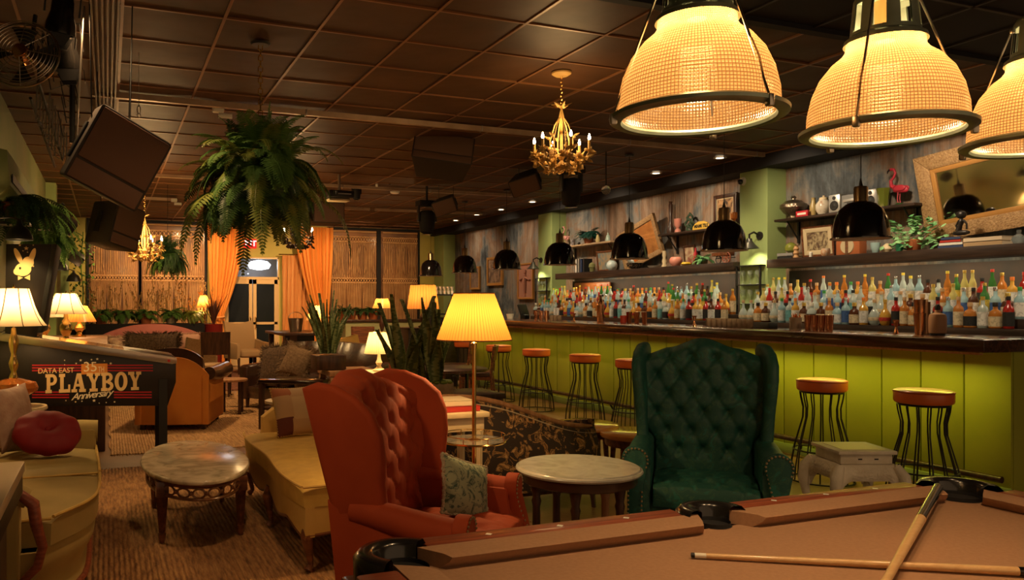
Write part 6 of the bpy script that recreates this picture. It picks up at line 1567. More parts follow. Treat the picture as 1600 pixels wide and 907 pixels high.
# chairs by the partition
p = atY(566,545,13.6); side_chair(p.x,13.6,math.radians(-20),'small red cushioned chair in front of the green partition',M['walnut'],mat('red_cushion', (.35,.02,.02), .7),.5,.98)
p = atY(560,560,11.2); armchair(p.x,11.2,math.radians(25),'fluted gold velvet tub chair right of the far snake plant',M['mustard'],.9,'tub_chair')
for (u, y, l) in ((712,10.4,'dark bentwood chair behind the stone trough plant'),(745,9.2,'dark bentwood chair just right of the yellow lamp pole')):
    p = atY(u,590,y); side_chair(p.x,y,math.radians(-120),l,M['walnut'],M['brown_leather'],.5,.86)
t = round_table(700,575,.72,.42,'dark round cafe table behind the tall snake plants',M['dark_wood'],M['black'],4)
t = round_table(610,600,.62,.33,'reddish round table behind the cream pleated lamp',M['walnut'],M['walnut'],4)
# ================================================================ THINGS ON THE CEILING
M['conduit'] = mat('painted_strut_channel', (.50,.36,.24), .42, .5, col2=(.36,.24,.15), scale=4)
def rail(a, b, label, h=.05, w=.042):
    t = thing('strut_rail', label, 'ceiling rail', (0,0,0)); a, b = Vector(a), Vector(b)
    d = (b-a).normalized(); n = Vector((-d.y,d.x,0))*w/2; L = (b-a).length
    bm_ = MB(); vs = [a-n, a+n, b+n, b-n]; vs = [(p.x,p.y,CEIL-.008-h) for p in vs]+[(p.x,p.y,CEIL-.008) for p in vs]
    bm_.add(vs, [(0,1,2,3),(7,6,5,4),(0,4,5,1),(1,5,6,2),(2,6,7,3),(3,7,4,0)]); bm_.build('channel', M['conduit'], t, 0)
    k = max(2, int(L/1.6))
    for i in range(k+1):
        p = a+(b-a)*(i/k)*.98+d*.02; MB().box((p.x,p.y,CEIL-.008-h/2),(.012,w+.012,h+.008),.002,(0,0,math.atan2(d.y,d.x))).build('clamp', M['steel'], t)
rail((-.12,7.16,0),(7.3,7.24,0),'long pale strut rail crossing the ceiling above the big hanging fern')
rail((.02,11.45,0),(3.3,11.48,0),'strut rail left part, beyond the hanging fern',.045); rail((3.3,11.50,0),(6.2,11.45,0),'strut rail on the ceiling by the round stage light',.045)
rail((-.1,14.0,0),(1.1,14.0,0),'short pale strut rail near the far left ceiling',.045); rail((2.9,14.05,0),(4.6,14.1,0),'far strut rail beside the projector',.045); rail((4.7,14.1,0),(6.9,14.0,0),'far strut rail toward the lime pillar',.045)
# slotted track strip on the left
t = thing('slotted_track', 'dark ridged track strip running along the ceiling at left', 'ceiling track', (0,0,0))
MB().lo((-.10,3.95,CEIL-.03),(.07,8.8,CEIL-.004)).build('track_base', M['black_wood'], t, 0)
for k in range(6): MB().lo((-.095+.03*k,3.95,CEIL-.075),(-.083+.03*k,8.8,CEIL-.03)).build('track_ridge', mat('brown_ridge', (.06,.03,.015), .4, .3) if k == 0 else bpy.data.materials['brown_ridge'], t, 0)
# chain hung ferns
def chain(mb, a, b, s=.03, r=.003):
    a, b = Vector(a), Vector(b); n = max(2, int((a-b).length/(s*.75))); d = (b-a)/n
    for k in range(n):
        c = a+d*(k+.5); h = d*.62; sd = Vector((s*.28,0,0)) if k % 2 else Vector((0,s*.28,0))
        mb.tube([c-h, c-h*.6+sd, c+h*.6+sd, c+h, c+h*.6-sd, c-h*.6-sd], r, 4, True)
HF = Vector((.985,5.45,2.36))
t = thing('hanging_fern', 'huge bushy fern hanging by a chain in the upper left', 'hanging plant', tuple(HF))
mb = MB(); chain(mb, (0,0,.30), (0,0,CEIL-HF.z-.02), .05, .0035); mb.build('chain', M['brass'], t)
MB().solid([(.06,-.02),(.07,-.006),(.03,.0)],20,(0,0,CEIL-HF.z-.004)).build('ceiling_hook', M['black'], t)
mb = MB(); mb.lathe([(.001,-.14),(.10,-.13),(.17,-.02),(.18,.0)],20)
for k in range(3): a = 2*PI*k/3; mb.cyl((.17*cos(a),.17*sin(a),0),(0,0,.32),.004,n=5)
mb.build('basket', M['soil'], t)
def multi_fern(specs, seed):
    """fronds springing from several points of the root ball"""
    rs = random.Random(seed); out = MB()
    for (n, R, dr, up, leaf, rad, z0, z1) in specs:
        for k in range(n):
            m1 = fern_mesh(1, R*rs.uniform(.8,1.15), dr*rs.uniform(.7,1.3), rs.randint(0, 10**6), up, leaf, 15)
            a = rs.uniform(0, 2*PI); r = rad*rs.uniform(.2,1); o_ = Vector((r*cos(a), r*sin(a), rs.uniform(z0, z1)))
            # turn the frond so that it grows away from the middle
            v1 = Vector(m1.v[-1]); a1 = math.atan2(v1.y, v1.x); Mr = Matrix.Translation(o_) @ Matrix.Rotation(a-a1+rs.uniform(-.5,.5),4,'Z')
            out.add(m1.v, m1.f, None, Mr)
    return out
multi_fern([(120,.42,1.3,1.3,.085,.16,-.05,.05),(110,.44,1.9,.7,.085,.20,-.22,-.02)], 5).build('foliage', M['leaf'], t, 0)
multi_fern([(130,.40,2.2,.5,.09,.20,-.30,-.05)], 6).build('foliage', M['leaf_dark'], t, 0)
multi_fern([(46,.56,1.6,.9,.07,.18,-.12,.02),(30,.62,2.4,.3,.08,.2,-.25,-.1)], 8).build('foliage', M['dry_leaf'], t, 0)
p = atY(262,402,12.5)
t = thing('hanging_fern', 'dark hanging fern ball by the macrame window at left', 'hanging plant', tuple(p))
fern_mesh(130, .42, 2.0, 12, 1.1, .07, 12).build('foliage', M['leaf_dark'], t, 0); fern_mesh(30, .50, 2.4, 13, .4, .06, 12).build('foliage', M['leaf'], t, 0)
mb = MB(); mb.cyl((0,0,0),(0,0,CEIL-p.z),.004,n=5); mb.build('cord', M['black'], t); MB().solid([(.06,-.16),(.14,-.02),(.15,0)],16).build('pot', M['soil'], t)
# candle chandeliers
M['tole'] = mat('painted_gold_tole', (.42,.25,.06), .6, .0, col2=(.55,.34,.11), scale=9)
def chandelier(loc, R, label, rose_z, arms=6, s=1., m=None, pw=5, group=None, lv=1):
    t = thing('chandelier', label, 'chandelier', loc, .3, group); m = m or M['tole']; rs = random.Random(int(R*100))
    if lv: MB().solid([(.001,-.03),(.05,-.028),(.075,-.012),(.078,0)],24,(0,0,rose_z-loc[2])).build('ceiling_rose', m, t)
    mb = MB(); chain(mb, (0,0,.36*s), (0,0,rose_z-loc[2]-.02), .035, .0025); mb.build('chain', M['brass'], t)
    MB().solid([(.008,-.12*s),(.02,-.10*s),(.012,-.06*s),(.03,-.03*s),(.012,0),(.010,.25*s),(.022,.28*s),(.008,.34*s),(.01,.37*s)],14).build('centre_stem', m, t)
    lf_ = MB()
    def leafp(c, d, L, w):
        d = Vector(d).normalized(); sd = d.cross(Vector((rs.uniform(-1,1),rs.uniform(-1,1),rs.uniform(-.5,.5)))).normalized(); n_ = d.cross(sd)
        c = Vector(c); lf_.add([c, c+d*L*.4+sd*w+n_*.006, c+d*L, c+d*L*.4-sd*w+n_*.006, c+d*L*.45-n_*.004], [(0,1,4),(1,2,4),(2,3,4),(3,0,4)])
    for k in range(arms):
        a = 2*PI*k/arms; c, s_ = cos(a), sin(a)
        pts = [(0,0,-.06*s)]+[(R*r*c,R*r*s_,z*s) for r, z in ((.25,-.12),(.55,-.13),(.85,-.06),(1.0,.0))]
        MB().tube(pts,.006*max(1, s),7).tube([(0,0,.30*s),(R*.25*c,R*.25*s_,.22*s),(R*.42*c,R*.42*s_,.10*s),(R*.40*c,R*.40*s_,.02*s),(R*.28*c,R*.28*s_,.0)],.005,6).build('arm', m, t)
        MB().solid([(.006,-.005),(.028,.005),(.03,.012),(.012,.014)],12,(R*c,R*s_,0)).cyl((R*c,R*s_,.01),(R*c,R*s_,.085*s),.011,n=10).build('candle_sleeve', m, t)
        MB().solid([(.004,.085*s),(.012,.097*s),(.010,.112*s),(.003,.135*s)],10,(R*c,R*s_,0)).build('flame_bulb', M['flame'], t)
        for pt in pts[1:]:
            for q in range(8): leafp(pt,(rs.uniform(-1,1),rs.uniform(-1,1),rs.uniform(-.8,1)),rs.uniform(.035,.07),.016)
            lf_.blob((pt[0]+rs.uniform(-.02,.02),pt[1]+rs.uniform(-.02,.02),pt[2]+rs.uniform(-.02,.02)),(.028,.028,.028),2,n=1)
        for q in range(5):
            c0_ = Vector((R*rs.uniform(.5,1.05)*c,R*rs.uniform(.5,1.05)*s_,rs.uniform(-.12,.02)*s)); lf_.blob(c0_,(.034,.034,.034),2,n=1); leafp(c0_,(rs.uniform(-1,1),rs.uniform(-1,1),rs.uniform(-1,.6)),.06,.018)
        for r, z in ((.42,.12),(.40,.04)):
            leafp((R*r*c,R*r*s_,z*s),(c,s_,.5),.06,.014); lf_.blob((R*(r+.05)*c,R*(r+.05)*s_,z*s),(.026,.026,.026),2,n=1)
    for k in range(6): a = 2*PI*k/6; leafp((0,0,.36*s),(cos(a),sin(a),.3),.09,.02)
    lf_.build('leaves_and_roses', m, t, 0)
    point('chandelier_candles', (loc[0],loc[1],loc[2]+.16), pw, (1,.62,.25), R*.8)
    return t
M['flame'] = emis('flame_bulb', (1,.72,.35), 26)
chandelier((3.31,5.32,2.58), .215, 'gold leaf and rose chandelier with candle bulbs, upper centre', CEIL, pw=9)
p = atY(466,372,10.8); chandelier(tuple(p), .22, 'dark leafy candle chandelier partly behind the hanging fern', CEIL, 6, 1., M['dark_wood'], 9, lv=1)
p = atY(226,388,11.3); chandelier(tuple(p), .24, 'glowing chandelier in the left distance, above the dark fern ball', CEIL, 8, 1.2, M['tole'], 30)
# speakers
M['grille'] = mat('speaker_grille', (.13,.068,.042), .75, .0, bump=.4, bscale=300, bdist=.004); M['spk'] = mat('speaker_shell', (.030,.022,.016), .6)
def wedge(loc, rot, w, d, h, label, taper=.75, split=True, gm=None, hang=True, grp=None):
    t = thing('loudspeaker', label, 'loudspeaker', loc, 0, grp); t.rotation_euler = Euler(rot)
    MB().prism([(-w/2,-d/2),(w/2,-d/2),(w/2*taper,d/2),(-w/2*taper,d/2)],'z',-h/2,h/2,.02).build('cabinet', M['spk'], t)
    if split:
        MB().prism([(-w/2+.015,-d/2-.012),(w/2-.015,-d/2-.012),(w/2-.015,-d/2+.01),(-w/2+.015,-d/2+.01)],'z',-h/2+h*.30,h/2-.015,.008).prism([(-w/2+.015,-d/2-.004),(w/2-.015,-d/2-.004),(w/2-.015,-d/2+.01),(-w/2+.015,-d/2+.01)],'z',-h/2+.015,-h/2+h*.27,.006).build('grille', gm or M['grille'], t)
    else: MB().prism([(-w/2+.015,-d/2-.01),(w/2-.015,-d/2-.01),(w/2-.015,-d/2+.01),(-w/2+.015,-d/2+.01)],'z',-h/2+.015,h/2-.015,.006).build('grille', gm or M['grille'], t)
    for s in (-1, 1): MB().box((s*w/2*.9,d*.1,0),(.012,.05,h*.5),.003).build('side_bracket', M['black'], t)
    return t
def yoke(loc, top, label=None, dx=.0):
    pass
def hanger(a, b, parent_label):
    o = MB().cyl(a, b, .010, n=8).build('bracket_pole', M['black']); return o
def hung_wedge(loc, rot, w, d, h, label, **k):
    t = wedge(loc, rot, w, d, h, label, **k); mi = Euler(rot).to_matrix().inverted()
    for off in (-.12,.12):
        a = Vector((off,0,0)); b = mi @ (Vector((loc[0]+off,loc[1],CEIL-.01))-Vector(loc)); MB().cyl(a, b, .004, n=6).build('hanging_rod', M['black'], t)
    return t
R_ = math.radians
hung_wedge((.02,5.05,2.28), (R_(14),R_(24),R_(20)), .45,.38,.47, 'large brown loudspeaker with stepped grille hanging at upper left')
hung_wedge((.045,6.5,2.0), (R_(4),R_(13),R_(42)), .28,.30,.34, 'small dark loudspeaker hanging below the large one, in front of the windows')
hung_wedge((3.45,8.0,3.02), (R_(-20),R_(8),R_(-22)), .66,.42,.34, 'long black loudspeaker under the ceiling left of the gold chandelier', taper=.8)
p = atY(823,285,9.2); hung_wedge(tuple(p), (R_(28),R_(-14),R_(-48)), .40,.30,.24, 'small black loudspeaker just left of the gold chandelier', split=False)
p = atY(697,321,11.0); hung_wedge(tuple(p), (R_(20),R_(-16),R_(-40)), .36,.28,.24, 'small black loudspeaker beside the moving head light', split=False)
p = atY(508,334,12.4); hung_wedge(tuple(p), (0,0,R_(4)), .52,.4,.34, 'boxy brown loudspeaker behind the hanging fern, by the projector', split=False)
# moving head stage lights
def moving_head(loc, s, label, drop=True):
    t = thing('moving_head_light', label, 'stage light', loc)
    MB().solid([(.05*s,-.26*s),(.11*s,-.22*s),(.125*s,-.05*s),(.12*s,.06*s),(.09*s,.10*s)],20).build('light_head', M['matte_black'], t)
    for q in (-1, 1): MB().box((q*.14*s,0,.06*s),(.03*s,.08*s,.26*s),.008).build('yoke_arm', M['black'], t)
    MB().box((0,0,.21*s),(.31*s,.2*s,.09*s),.01).build('base_box', M['matte_black'], t); MB().cyl((0,0,.24*s),(0,0,CEIL-loc[2]),.018,n=8).build('pole', M['black'], t)
    MB().solid([(.08*s,-.265*s),(.085*s,-.262*s)],20).build('lens', M['black_gloss'], t)
p = atY(667,340,11.2); moving_head(tuple(p), 1., 'black moving head stage light hanging left of the black pendants')
p = atY(892,292,8.2); moving_head(tuple(p), .95, 'black moving head stage light just behind the gold chandelier')
p = atY(557,300,11.6); moving_head(tuple(p), .5, 'small black stage light beside the projector')
# round LED stage light
p = atY(609,276,11.3); t = thing('par_light', 'round stage light with a honeycomb of small bulbs under the ceiling', 'stage light', tuple(p)); t.rotation_euler = Euler((R_(-8),0,R_(-15)))
Mx = Euler((PI/2,0,0)).to_matrix().to_4x4()
MB().solid([(.08,-.12),(.12,-.06),(.125,.0),(.118,.004)],24,M=Mx).build('housing', M['black'], t)
mb = MB()
for i in range(-3, 4):
    for j in range(-3, 4):
        x, z = (i+j*.5)*.031, j*.027
        if x*x+z*z < .010: mb.blob((x,-.006,z),(.021,.008,.021),2,n=1)
mb.build('led_cluster', mat('led_lens', (.7,.6,.4), .2, emit=(1,.75,.4), estr=.9), t)
MB().tube([(-.14,0,0),(-.14,0,.15),(.14,0,.15),(.14,0,0)],.008,6).cyl((0,0,.15),(0,0,CEIL-p.z-.0),.012,n=6).build('yoke', M['black'], t)
MB().box((-.2,0,-.06),(.035,.05,.2),.006).build('power_pack', M['white'], t)
# projector
p = atY(530,305,10.6); t = thing('projector', 'black and silver projector hanging at the right of the big fern', 'projector', tuple(p))
MB().box((0,0,0),(.36,.30,.10),.02).build('projector_body', M['black'], t); MB().box((0,-.152,0),(.26,.004,.014)).build('light_bar', M['steel'], t)
MB().solid([(.035,-.02),(.04,.03)],16,(-.1,-.16,0),M=None).build('lens', M['black_gloss'], t); MB().cyl((0,0,.05),(0,0,CEIL-p.z),.02,n=10).build('pole', M['steel'], t)
MB().box((-.02,0,-.075),(.30,.2,.03),.006).build('cable_tray', M['cream'], t)
# cameras / brackets on first rail
def small_cam(u, v, y, label):
    p = atY(u, v, y); t = thing('ceiling_camera', label, 'camera', tuple(p)); h = CEIL-.05-p.z
    MB().box((0,0,.03),(.10,.08,.06),.012).cyl((-.04,0,.05),(-.04,0,h+.02),.010,n=6).cyl((.03,0,.05),(.03,0,h+.02),.010,n=6).build('bracket', M['white'], t)
    MB().cyl((.0,-.02,-.03),(.12,-.03,-.03),.024,n=12).build('camera_body', M['white'], t)
small_cam(341,176,7.3,'small white bracket camera under the near ceiling rail, left of the fern'); small_cam(272,316,13.9,'tiny white camera at the end of the short far rail')
# carabiner hook
p = atY(217,178,6.0); t = thing('hanging_hook', 'small steel carabiner and ring hanging right of the large loudspeaker', 'hook', tuple(p))
mb = MB(); mb.cyl((0,0,.05),(0,0,CEIL-p.z),.002,n=5); mb.tube([(.012*cos(a),0,.03+.028*sin(a)) for a in [2*PI*k/14 for k in range(14)]],.0035,5,True); mb.tube([(.012*cos(a),0,-.012+.013*sin(a)) for a in [2*PI*k/12 for k in range(12)]],.003,5,True); mb.build('carabiner', M['steel'], t)
# recessed downlights
for k, (u, v, z) in enumerate(((712,345,0),(745,336,0),(783,328,0),(832,316,0),(1025,271,0),(1125,247,0),(617,300,0))):
    p = atZ(u, v, CEIL-.006); 
    t = thing('downlight', ['far recessed ceiling spot nearest the lime pillar','second recessed ceiling spot from the lime pillar','third recessed ceiling spot from the lime pillar','fourth recessed ceiling spot from the lime pillar','reddish recessed ceiling spot above the tilted mirror','recessed ceiling spot left of the near green pillar','flat round smoke detector behind the round stage light'][k], 'ceiling light' if k < 6 else 'smoke detector', (p.x,p.y,CEIL-.006))
    MB().lathe([(.05,-.002),(.075,-.004),(.08,.0),(.078,.004)],20).build('trim_ring', M['white'], t)
    if k < 6: MB().disc(.05,-.001,20,up=False).build('light_lens', emis('downlight_lens_%d' % k, (1,.8,.5), 3.), t, 0)
    else: MB().solid([(.05,-.03),(.07,-.02),(.075,0)],20).build('detector_body', M['white'], t)
    if k < 6: spot('downlight_beam', (p.x,p.y,CEIL-.03), (min(p.x+.25,7.3),p.y,0), 14, (1,.74,.40), 70, .8, .04)
# fan at the upper left
p = atY(36,86,4.5); t = thing('wall_fan', 'round cage fan with brass hub at the top left corner', 'fan', tuple(p)); t.rotation_euler = Euler((R_(78),R_(0),R_(-14)))
for r in (.05,.07,.09,.11,.13,.15,.165,.175):
    MB().tube([(r*cos(a),r*sin(a),.05-.10*r) for a in [2*PI*k/40 for k in range(40)]],.0022,4,True).build('cage_ring', M['steel'], t)
MB().tube([(.178*cos(a),.178*sin(a),0) for a in [2*PI*k/40 for k in range(40)]],.006,6,True).build('outer_ring', M['steel'], t)
for k in range(8): a = 2*PI*k/8; MB().tube([(.03*cos(a),.03*sin(a),.052),(.178*cos(a),.178*sin(a),.0)],.0026,4).build('cage_spoke', M['steel'], t)
for k in range(4):
    def bl(u, v, k=k): a = 2*PI*k/4+(.8*u-.4)*(.5+.5*v); r = .03+.125*v; return (r*cos(a),r*sin(a),.018*(2*u-1)-.0)
    MB().shell(bl, lambda u, v: (lambda q: (q[0],q[1],q[2]-.004))(bl(u, v)), 6, 6).build('fan_blade', M['black'], t)
MB().solid([(.036,-.05),(.04,.045),(.034,.056),(.001,.058)],20).build('hub', M['copper'], t); MB().tube([(0,0,-.05),(0,.10,-.10),(0,.30,-.12)],.012,6).build('mount_arm', M['black'], t)
# stage cans hanging in a row at upper left
def can(loc, rot, s, label):
    t = thing('spot_can', label, 'spotlight', loc); t.rotation_euler = Euler(rot)
    MB().lathe([(.001,.11*s),(.04*s,.105*s),(.055*s,.06*s),(.058*s,0),(.075*s,-.06*s),(.078*s,-.11*s),(.07*s,-.11*s),(.052*s,0)],20).build('can_body', M['chromeblack'], t)
    for k in range(4): a = PI/2*k; MB().prism([(-.06*s,-.115*s),(.06*s,-.115*s),(.035*s,-.175*s),(-.035*s,-.175*s)],'y',.078*s,.082*s,M=Matrix.Rotation(a,4,'Z')).build('barn_door', M['black'], t, 0)
    MB().tube([(-.085*s,0,-.01),(-.085*s,0,.14*s),(.085*s,0,.14*s),(.085*s,0,-.01)],.006,6).cyl((0,0,.14*s),(0,0,.22*s),.010,n=6).build('yoke', M['black'], t)
M['chromeblack'] = mat('worn_black_steel', (.05,.045,.04), .2, .9)
p1_, p2_ = atY(97,22,5.0), atY(104,72,5.0)
can(tuple(atY(97,20,5.0)),(R_(10),R_(6),0),1.1,'upper of the two stage spotlights hanging at the top left'); can(tuple(atY(103,78,5.2)),(R_(6),R_(-6),0),1.1,'lower of the two stage spotlights hanging at the top left')
t = thing('lighting_bar', 'vertical black bar with loose cables holding the top left spotlights', 'lighting bar', (0,0,0))
a = atY(113,5,5.6); MB().tube([(a.x,5.6,2.45),(a.x,5.6,CEIL)],.018,8).build('upright_bar', M['black'], t)
rs = random.Random(5)
for k in range(4):
    c = Vector((a.x+rs.uniform(-.08,.04),5.58+rs.uniform(-.03,.03),2.6+.1*k)); MB().tube([c,c+Vector((-.08,0,.05)),c+Vector((-.05,0,-.12)),c+Vector((.03,0,-.08)),c+Vector((0,0,.08))],.004,5).build('cable', M['black'], t)
b_ = atY(123,190,5.1); MB().tube([(b_.x-.02,5.1,b_.z-.25),(b_.x+.03,5.12,CEIL-.02)],.006,6).build('safety_cable', M['steel'], t)
# ladder-like rack of metal bars on left
t = thing('cable_ladder', 'small rack of bent metal bars between the fan and the large loudspeaker', 'rack', (0,0,0))
for k in range(7):
    p = atY(66+4.6*k,165+10*k,6.2+.15*k); MB().tube([(p.x-.03,p.y,p.z+.16),(p.x-.04,p.y,p.z-.10),(p.x+.05,p.y,p.z-.16),(p.x+.05,p.y,p.z+.10)],.007,5).build('bent_bar', M['steel'], t)
a, b = atY(60,150,6.1), atY(98,250,7.2); MB().cyl(a+Vector((0,0,.1)),b,.012,n=6).cyl(a+Vector((-.05,0,-.02)),b+Vector((-.06,0,-.06)),.012,n=6).build('side_bar', M['black'], t)
MB().cyl(a+Vector((0,0,.1)),(a.x,a.y,CEIL),.008,n=6).build('drop_rod', M['black'], t)
# ================================================================ LEFT WALL THINGS
t = thing('duct_box', 'long green sloped light box along the upper left wall', 'light box', (0,0,0))
MB().prism([(-.855,2.55),(-.855,2.20),(-.74,2.18),(-.66,2.26),(-.68,2.52)],'y',6.4,10.5,.01).build('box_shell', M['left_wall'], t); MB().lo((-.66,6.5,2.30),(-.652,10.4,2.36)).build('slot', M['black'], t)
lab = ['fern in the dark pot high on the left wall','fern hanging over the left wall lamp, beside the backbox','lower pale fern on the left wall, right of the backbox top']
for k, (u, v, y, n, m_) in enumerate(((22,318,6.8,40,'leaf_dark'),(58,330,7.9,60,'leaf'),(72,372,8.6,44,'leaf'))):
    p = atY(u, v, y); fern((max(p.x,-.66),y,p.z),int(n*1.5),.44,1.6,60+k,lab[k],small_pot(.10,.14,M['terracotta']),M[m_],.06,None,'wall_fern')
    tag(MB().lo((-.86,y-.09,p.z-.17),(max(p.x,-.66)+.10,y+.09,p.z-.15)).build('wall_bracket', M['black']), ['thin black bracket carrying the high left fern','thin black bracket carrying the middle left fern','thin black bracket carrying the low left fern'][k], 'bracket')
def wall_dome(u, v, y, s, label):
    p = atY(u, v, y); x = p.x; t = thing('wall_dome_lamp', label, 'wall lamp', (x,y,p.z)); R = .10*s
    MB().lathe([(R,-.06*s),(R*1.04,-.055*s),(R*.95,-.02*s),(R*.7,.03*s),(R*.3,.055*s),(.02,.07*s),(.012,.11*s),(.001,.11*s)],24).build('dome_shade', M['black'], t)
    MB().tube([(-.86-x,0,.10*s),(-.05,0,.12*s),(0,0,.10*s)],.008,6).build('arm', M['black'], t)
    spot('wall_lamp_bulb', (x,y,p.z-.0), (x,y,0), 12, (1,.72,.30), 110, .6)
wall_dome(30,364,6.3,.9,'black dome wall lamp at the far left over the backbox'); wall_dome(91,414,9.5,1.0,'black dome wall lamp right of the backbox'); wall_dome(115,434,12.2,.95,'smallest black dome wall lamp left of the plants')
def small_spot(u, v, y, label):
    p = atY(u, v, y); t = thing('wall_spotlight', label, 'spotlight', tuple(p)); t.rotation_euler = Euler((R_(30),R_(30),R_(20)))
    MB().box((0,0,0),(.17,.15,.13),.012).build('spot_body', M['black'], t); t2 = MB().tube([(0,0,.0),(-.12,0,.12)],.01,6).build('mount', M['black'], t)
    MB().box((-.13,0,.13),(.03,.05,.05),.004).build('mount_plate', M['black'], t)
small_spot(103,350,8.2,'black square spotlight beside the ferns on the left wall'); small_spot(119,403,10.8,'black square spotlight lower right, against the yellow wall strip')
# climbing plant at the left end of the windows
p = atY(128,440,16.5); t = thing('climbing_plant', 'leafy climbing plant trailing down at the left end of the windows', 'climbing plant', (p.x,16.6,.0)); rs = random.Random(8); mb = MB()
mb.tube([(.02*sin(z*5),0,z) for z in [.9+.1*k for k in range(20)]],.012,5)
for k in range(260):
    z = rs.uniform(.95,2.7); c = Vector((rs.uniform(-.22,.22),rs.uniform(-.12,.12),z)); d = Vector((rs.uniform(-1,1),rs.uniform(-1,1),rs.uniform(-1,.3))).normalized()*.085; s_ = d.cross(Vector((0,0,1))).normalized()*.03
    mb.add([c,c+d*.4+s_,c+d,c+d*.4-s_],[(0,1,2,3)])
mb.build('foliage', M['leaf'], t, 0); MB().solid([(.14,0),(.2,.3),(.21,.9)],16).build('planter', M['matte_black'], t)
# ================================================================ THINGS ON THE SHELVES (right wall)
def on(u, x): return atX(u, 400, x).y
def vase(name, label, x, u, z, prof, m, cat='vase', n=24, rz=0.):
    y = on(u, x); t = MB().solid(prof, n).build(name, m, None, loc=(x,y,z+.0008)); return tag(t, label, cat)
M['pothos'] = M['leaf_pale']
UPZ, SHZ = 2.421, 1.931
# -- upper right shelf
M['pewter'] = mat('hammered_pewter', (.34,.27,.20), .28, .95, bump=.5, bscale=60)
t = thing('pewter_pot', 'big hammered pewter pot with round knob on the upper right shelf', 'pot', (7.68,on(1240,7.68),UPZ))
MB().solid([(.06,0),(.065,.01),(.055,.03),(.12,.08),(.155,.13),(.15,.17),(.10,.20)],28,wob=lambda a, z: 1+.012*cos(a*12)).build('pot_body', M['pewter'], t); MB().solid([(.105,.20),(.09,.215),(.02,.23),(.018,.24),(.035,.255),(.02,.275)],24).build('lid', M['pewter'], t)
t = thing('red_box', 'small red and white box lying in front of the pewter pot', 'box', (7.60,on(1254,7.6),UPZ)); MB().box((0,0,.035),(.03,.17,.07),.003).build('box_body', mat('candy_red', (.5,.02,.03), .4), t); MB().box((-.016,0,.035),(.002,.12,.025)).build('box_label', M['white'], t)
vase('bottle_vase','slim olive gold vase between the pewter pot and the painted ginger jar',7.68,1271,UPZ,[(.035,0),(.045,.05),(.04,.12),(.025,.17),(.02,.20),(.026,.215)],mat('olive_gold_glaze', (.35,.26,.10), .3))
t = thing('ginger_jar', 'round painted white ginger jar with lid left of the radio', 'jar', (7.68,on(1287,7.68),UPZ)); MB().solid([(.05,0),(.085,.06),(.085,.12),(.05,.17),(.045,.175)],24).build('jar_body', mat('painted_porcelain', (.60,.54,.42), .25, col2=(.35,.2,.12), scale=22, contrast=(.55,.7)), t); MB().solid([(.05,.175),(.045,.20),(.012,.21),(.012,.225)],20).build('lid', M['cream'], t)
yb0 = on(1337,7.66)
t = thing('boombox', 'silver boombox with two round speakers on the upper right shelf', 'radio', (7.66,yb0,UPZ)); M['silver_pl'] = mat('silver_plastic', (.50,.49,.45), .35, .5)
MB().box((.01,0,.10),(.10,.30,.17),.01).build('radio_body', mat('grey_plastic', (.20,.20,.19), .4), t)
for s in (-1, 1):
    MB().box((0,s*.225,.105),(.12,.15,.20),.012).build('speaker_box', M['silver_pl'], t)
    Mx = Matrix.Translation((-.062,s*.225,.08)) @ Euler((0,-PI/2,0)).to_matrix().to_4x4(); MB().solid([(.055,0),(.05,.004),(.015,.002),(.001,.006)],24,M=Mx).build('speaker_cone', M['black'], t)
    Mx = Matrix.Translation((-.062,s*.225,.165)) @ Euler((0,-PI/2,0)).to_matrix().to_4x4(); MB().solid([(.022,0),(.02,.004)],18,M=Mx).build('tweeter', M['black'], t)
MB().box((-.045,0,.12),(.012,.24,.03),.002).build('tuner_panel', M['silver_pl'], t); MB().box((-.045,0,.07),(.012,.14,.05),.003).build('tape_deck', M['black'], t)
vase('green_vase','olive green faceted glass vase left of the red flamingo',7.66,1380,UPZ,[(.05,0),(.05,.01),(.06,.12),(.075,.20),(.07,.2),(.05,.02)],mat('olive_glass', (.18,.22,.03), .15, trans=.3, coat=.5),n=8)
def flamingo(loc, s, m, label, rz=0., base=True):
    t = thing('flamingo', label, 'flamingo ornament', loc, rz)
    # facing +Y; beak dark
    MB().blob((0,-.02*s,.20*s),(.085*s,.20*s,.10*s),2.2,n=6,fn=lambda v: (v.x*(1-.6*max(0,-v.y/(.1*s))*.5), v.y, v.z-.02*s*max(0,-v.y/(.1*s)))).build('body', m, t)
    MB().tube([(0,.05*s,.22*s),(0,.10*s,.25*s),(0,.11*s,.31*s),(0,.07*s,.35*s),(0,.05*s,.40*s),(0,.07*s,.445*s),(0,.11*s,.45*s)],[.035*s,.024*s,.018*s,.015*s,.014*s,.017*s,.019*s],10).build('neck_and_head', m, t)
    MB().tube([(0,.125*s,.448*s),(0,.15*s,.43*s),(0,.155*s,.405*s)],[.013*s,.010*s,.004*s],8).build('beak', M['black'], t)
    for q in (-1, 1): MB().tube([(q*.02*s,0,.16*s),(q*.02*s,.01*s,.08*s),(q*.02*s,-.01*s,.0)],.006*s,6).build('leg', m, t)
    for q in (-1, 1): MB().blob((q*.035*s,-.03*s,.205*s),(.03*s,.15*s,.075*s),2.2,n=4).build('wing', m, t)
    if base: MB().solid([(.05*s,0),(.06*s,.005),(.03*s,.03*s)],12).build('grass_base', M['leaf_dark'], t)
    return t
flamingo((7.66,on(1405,7.66),UPZ),.86,mat('hot_pink_red', (.45,.03,.05), .5),'hot pink red flamingo ornament left of the big gold framed mirror')
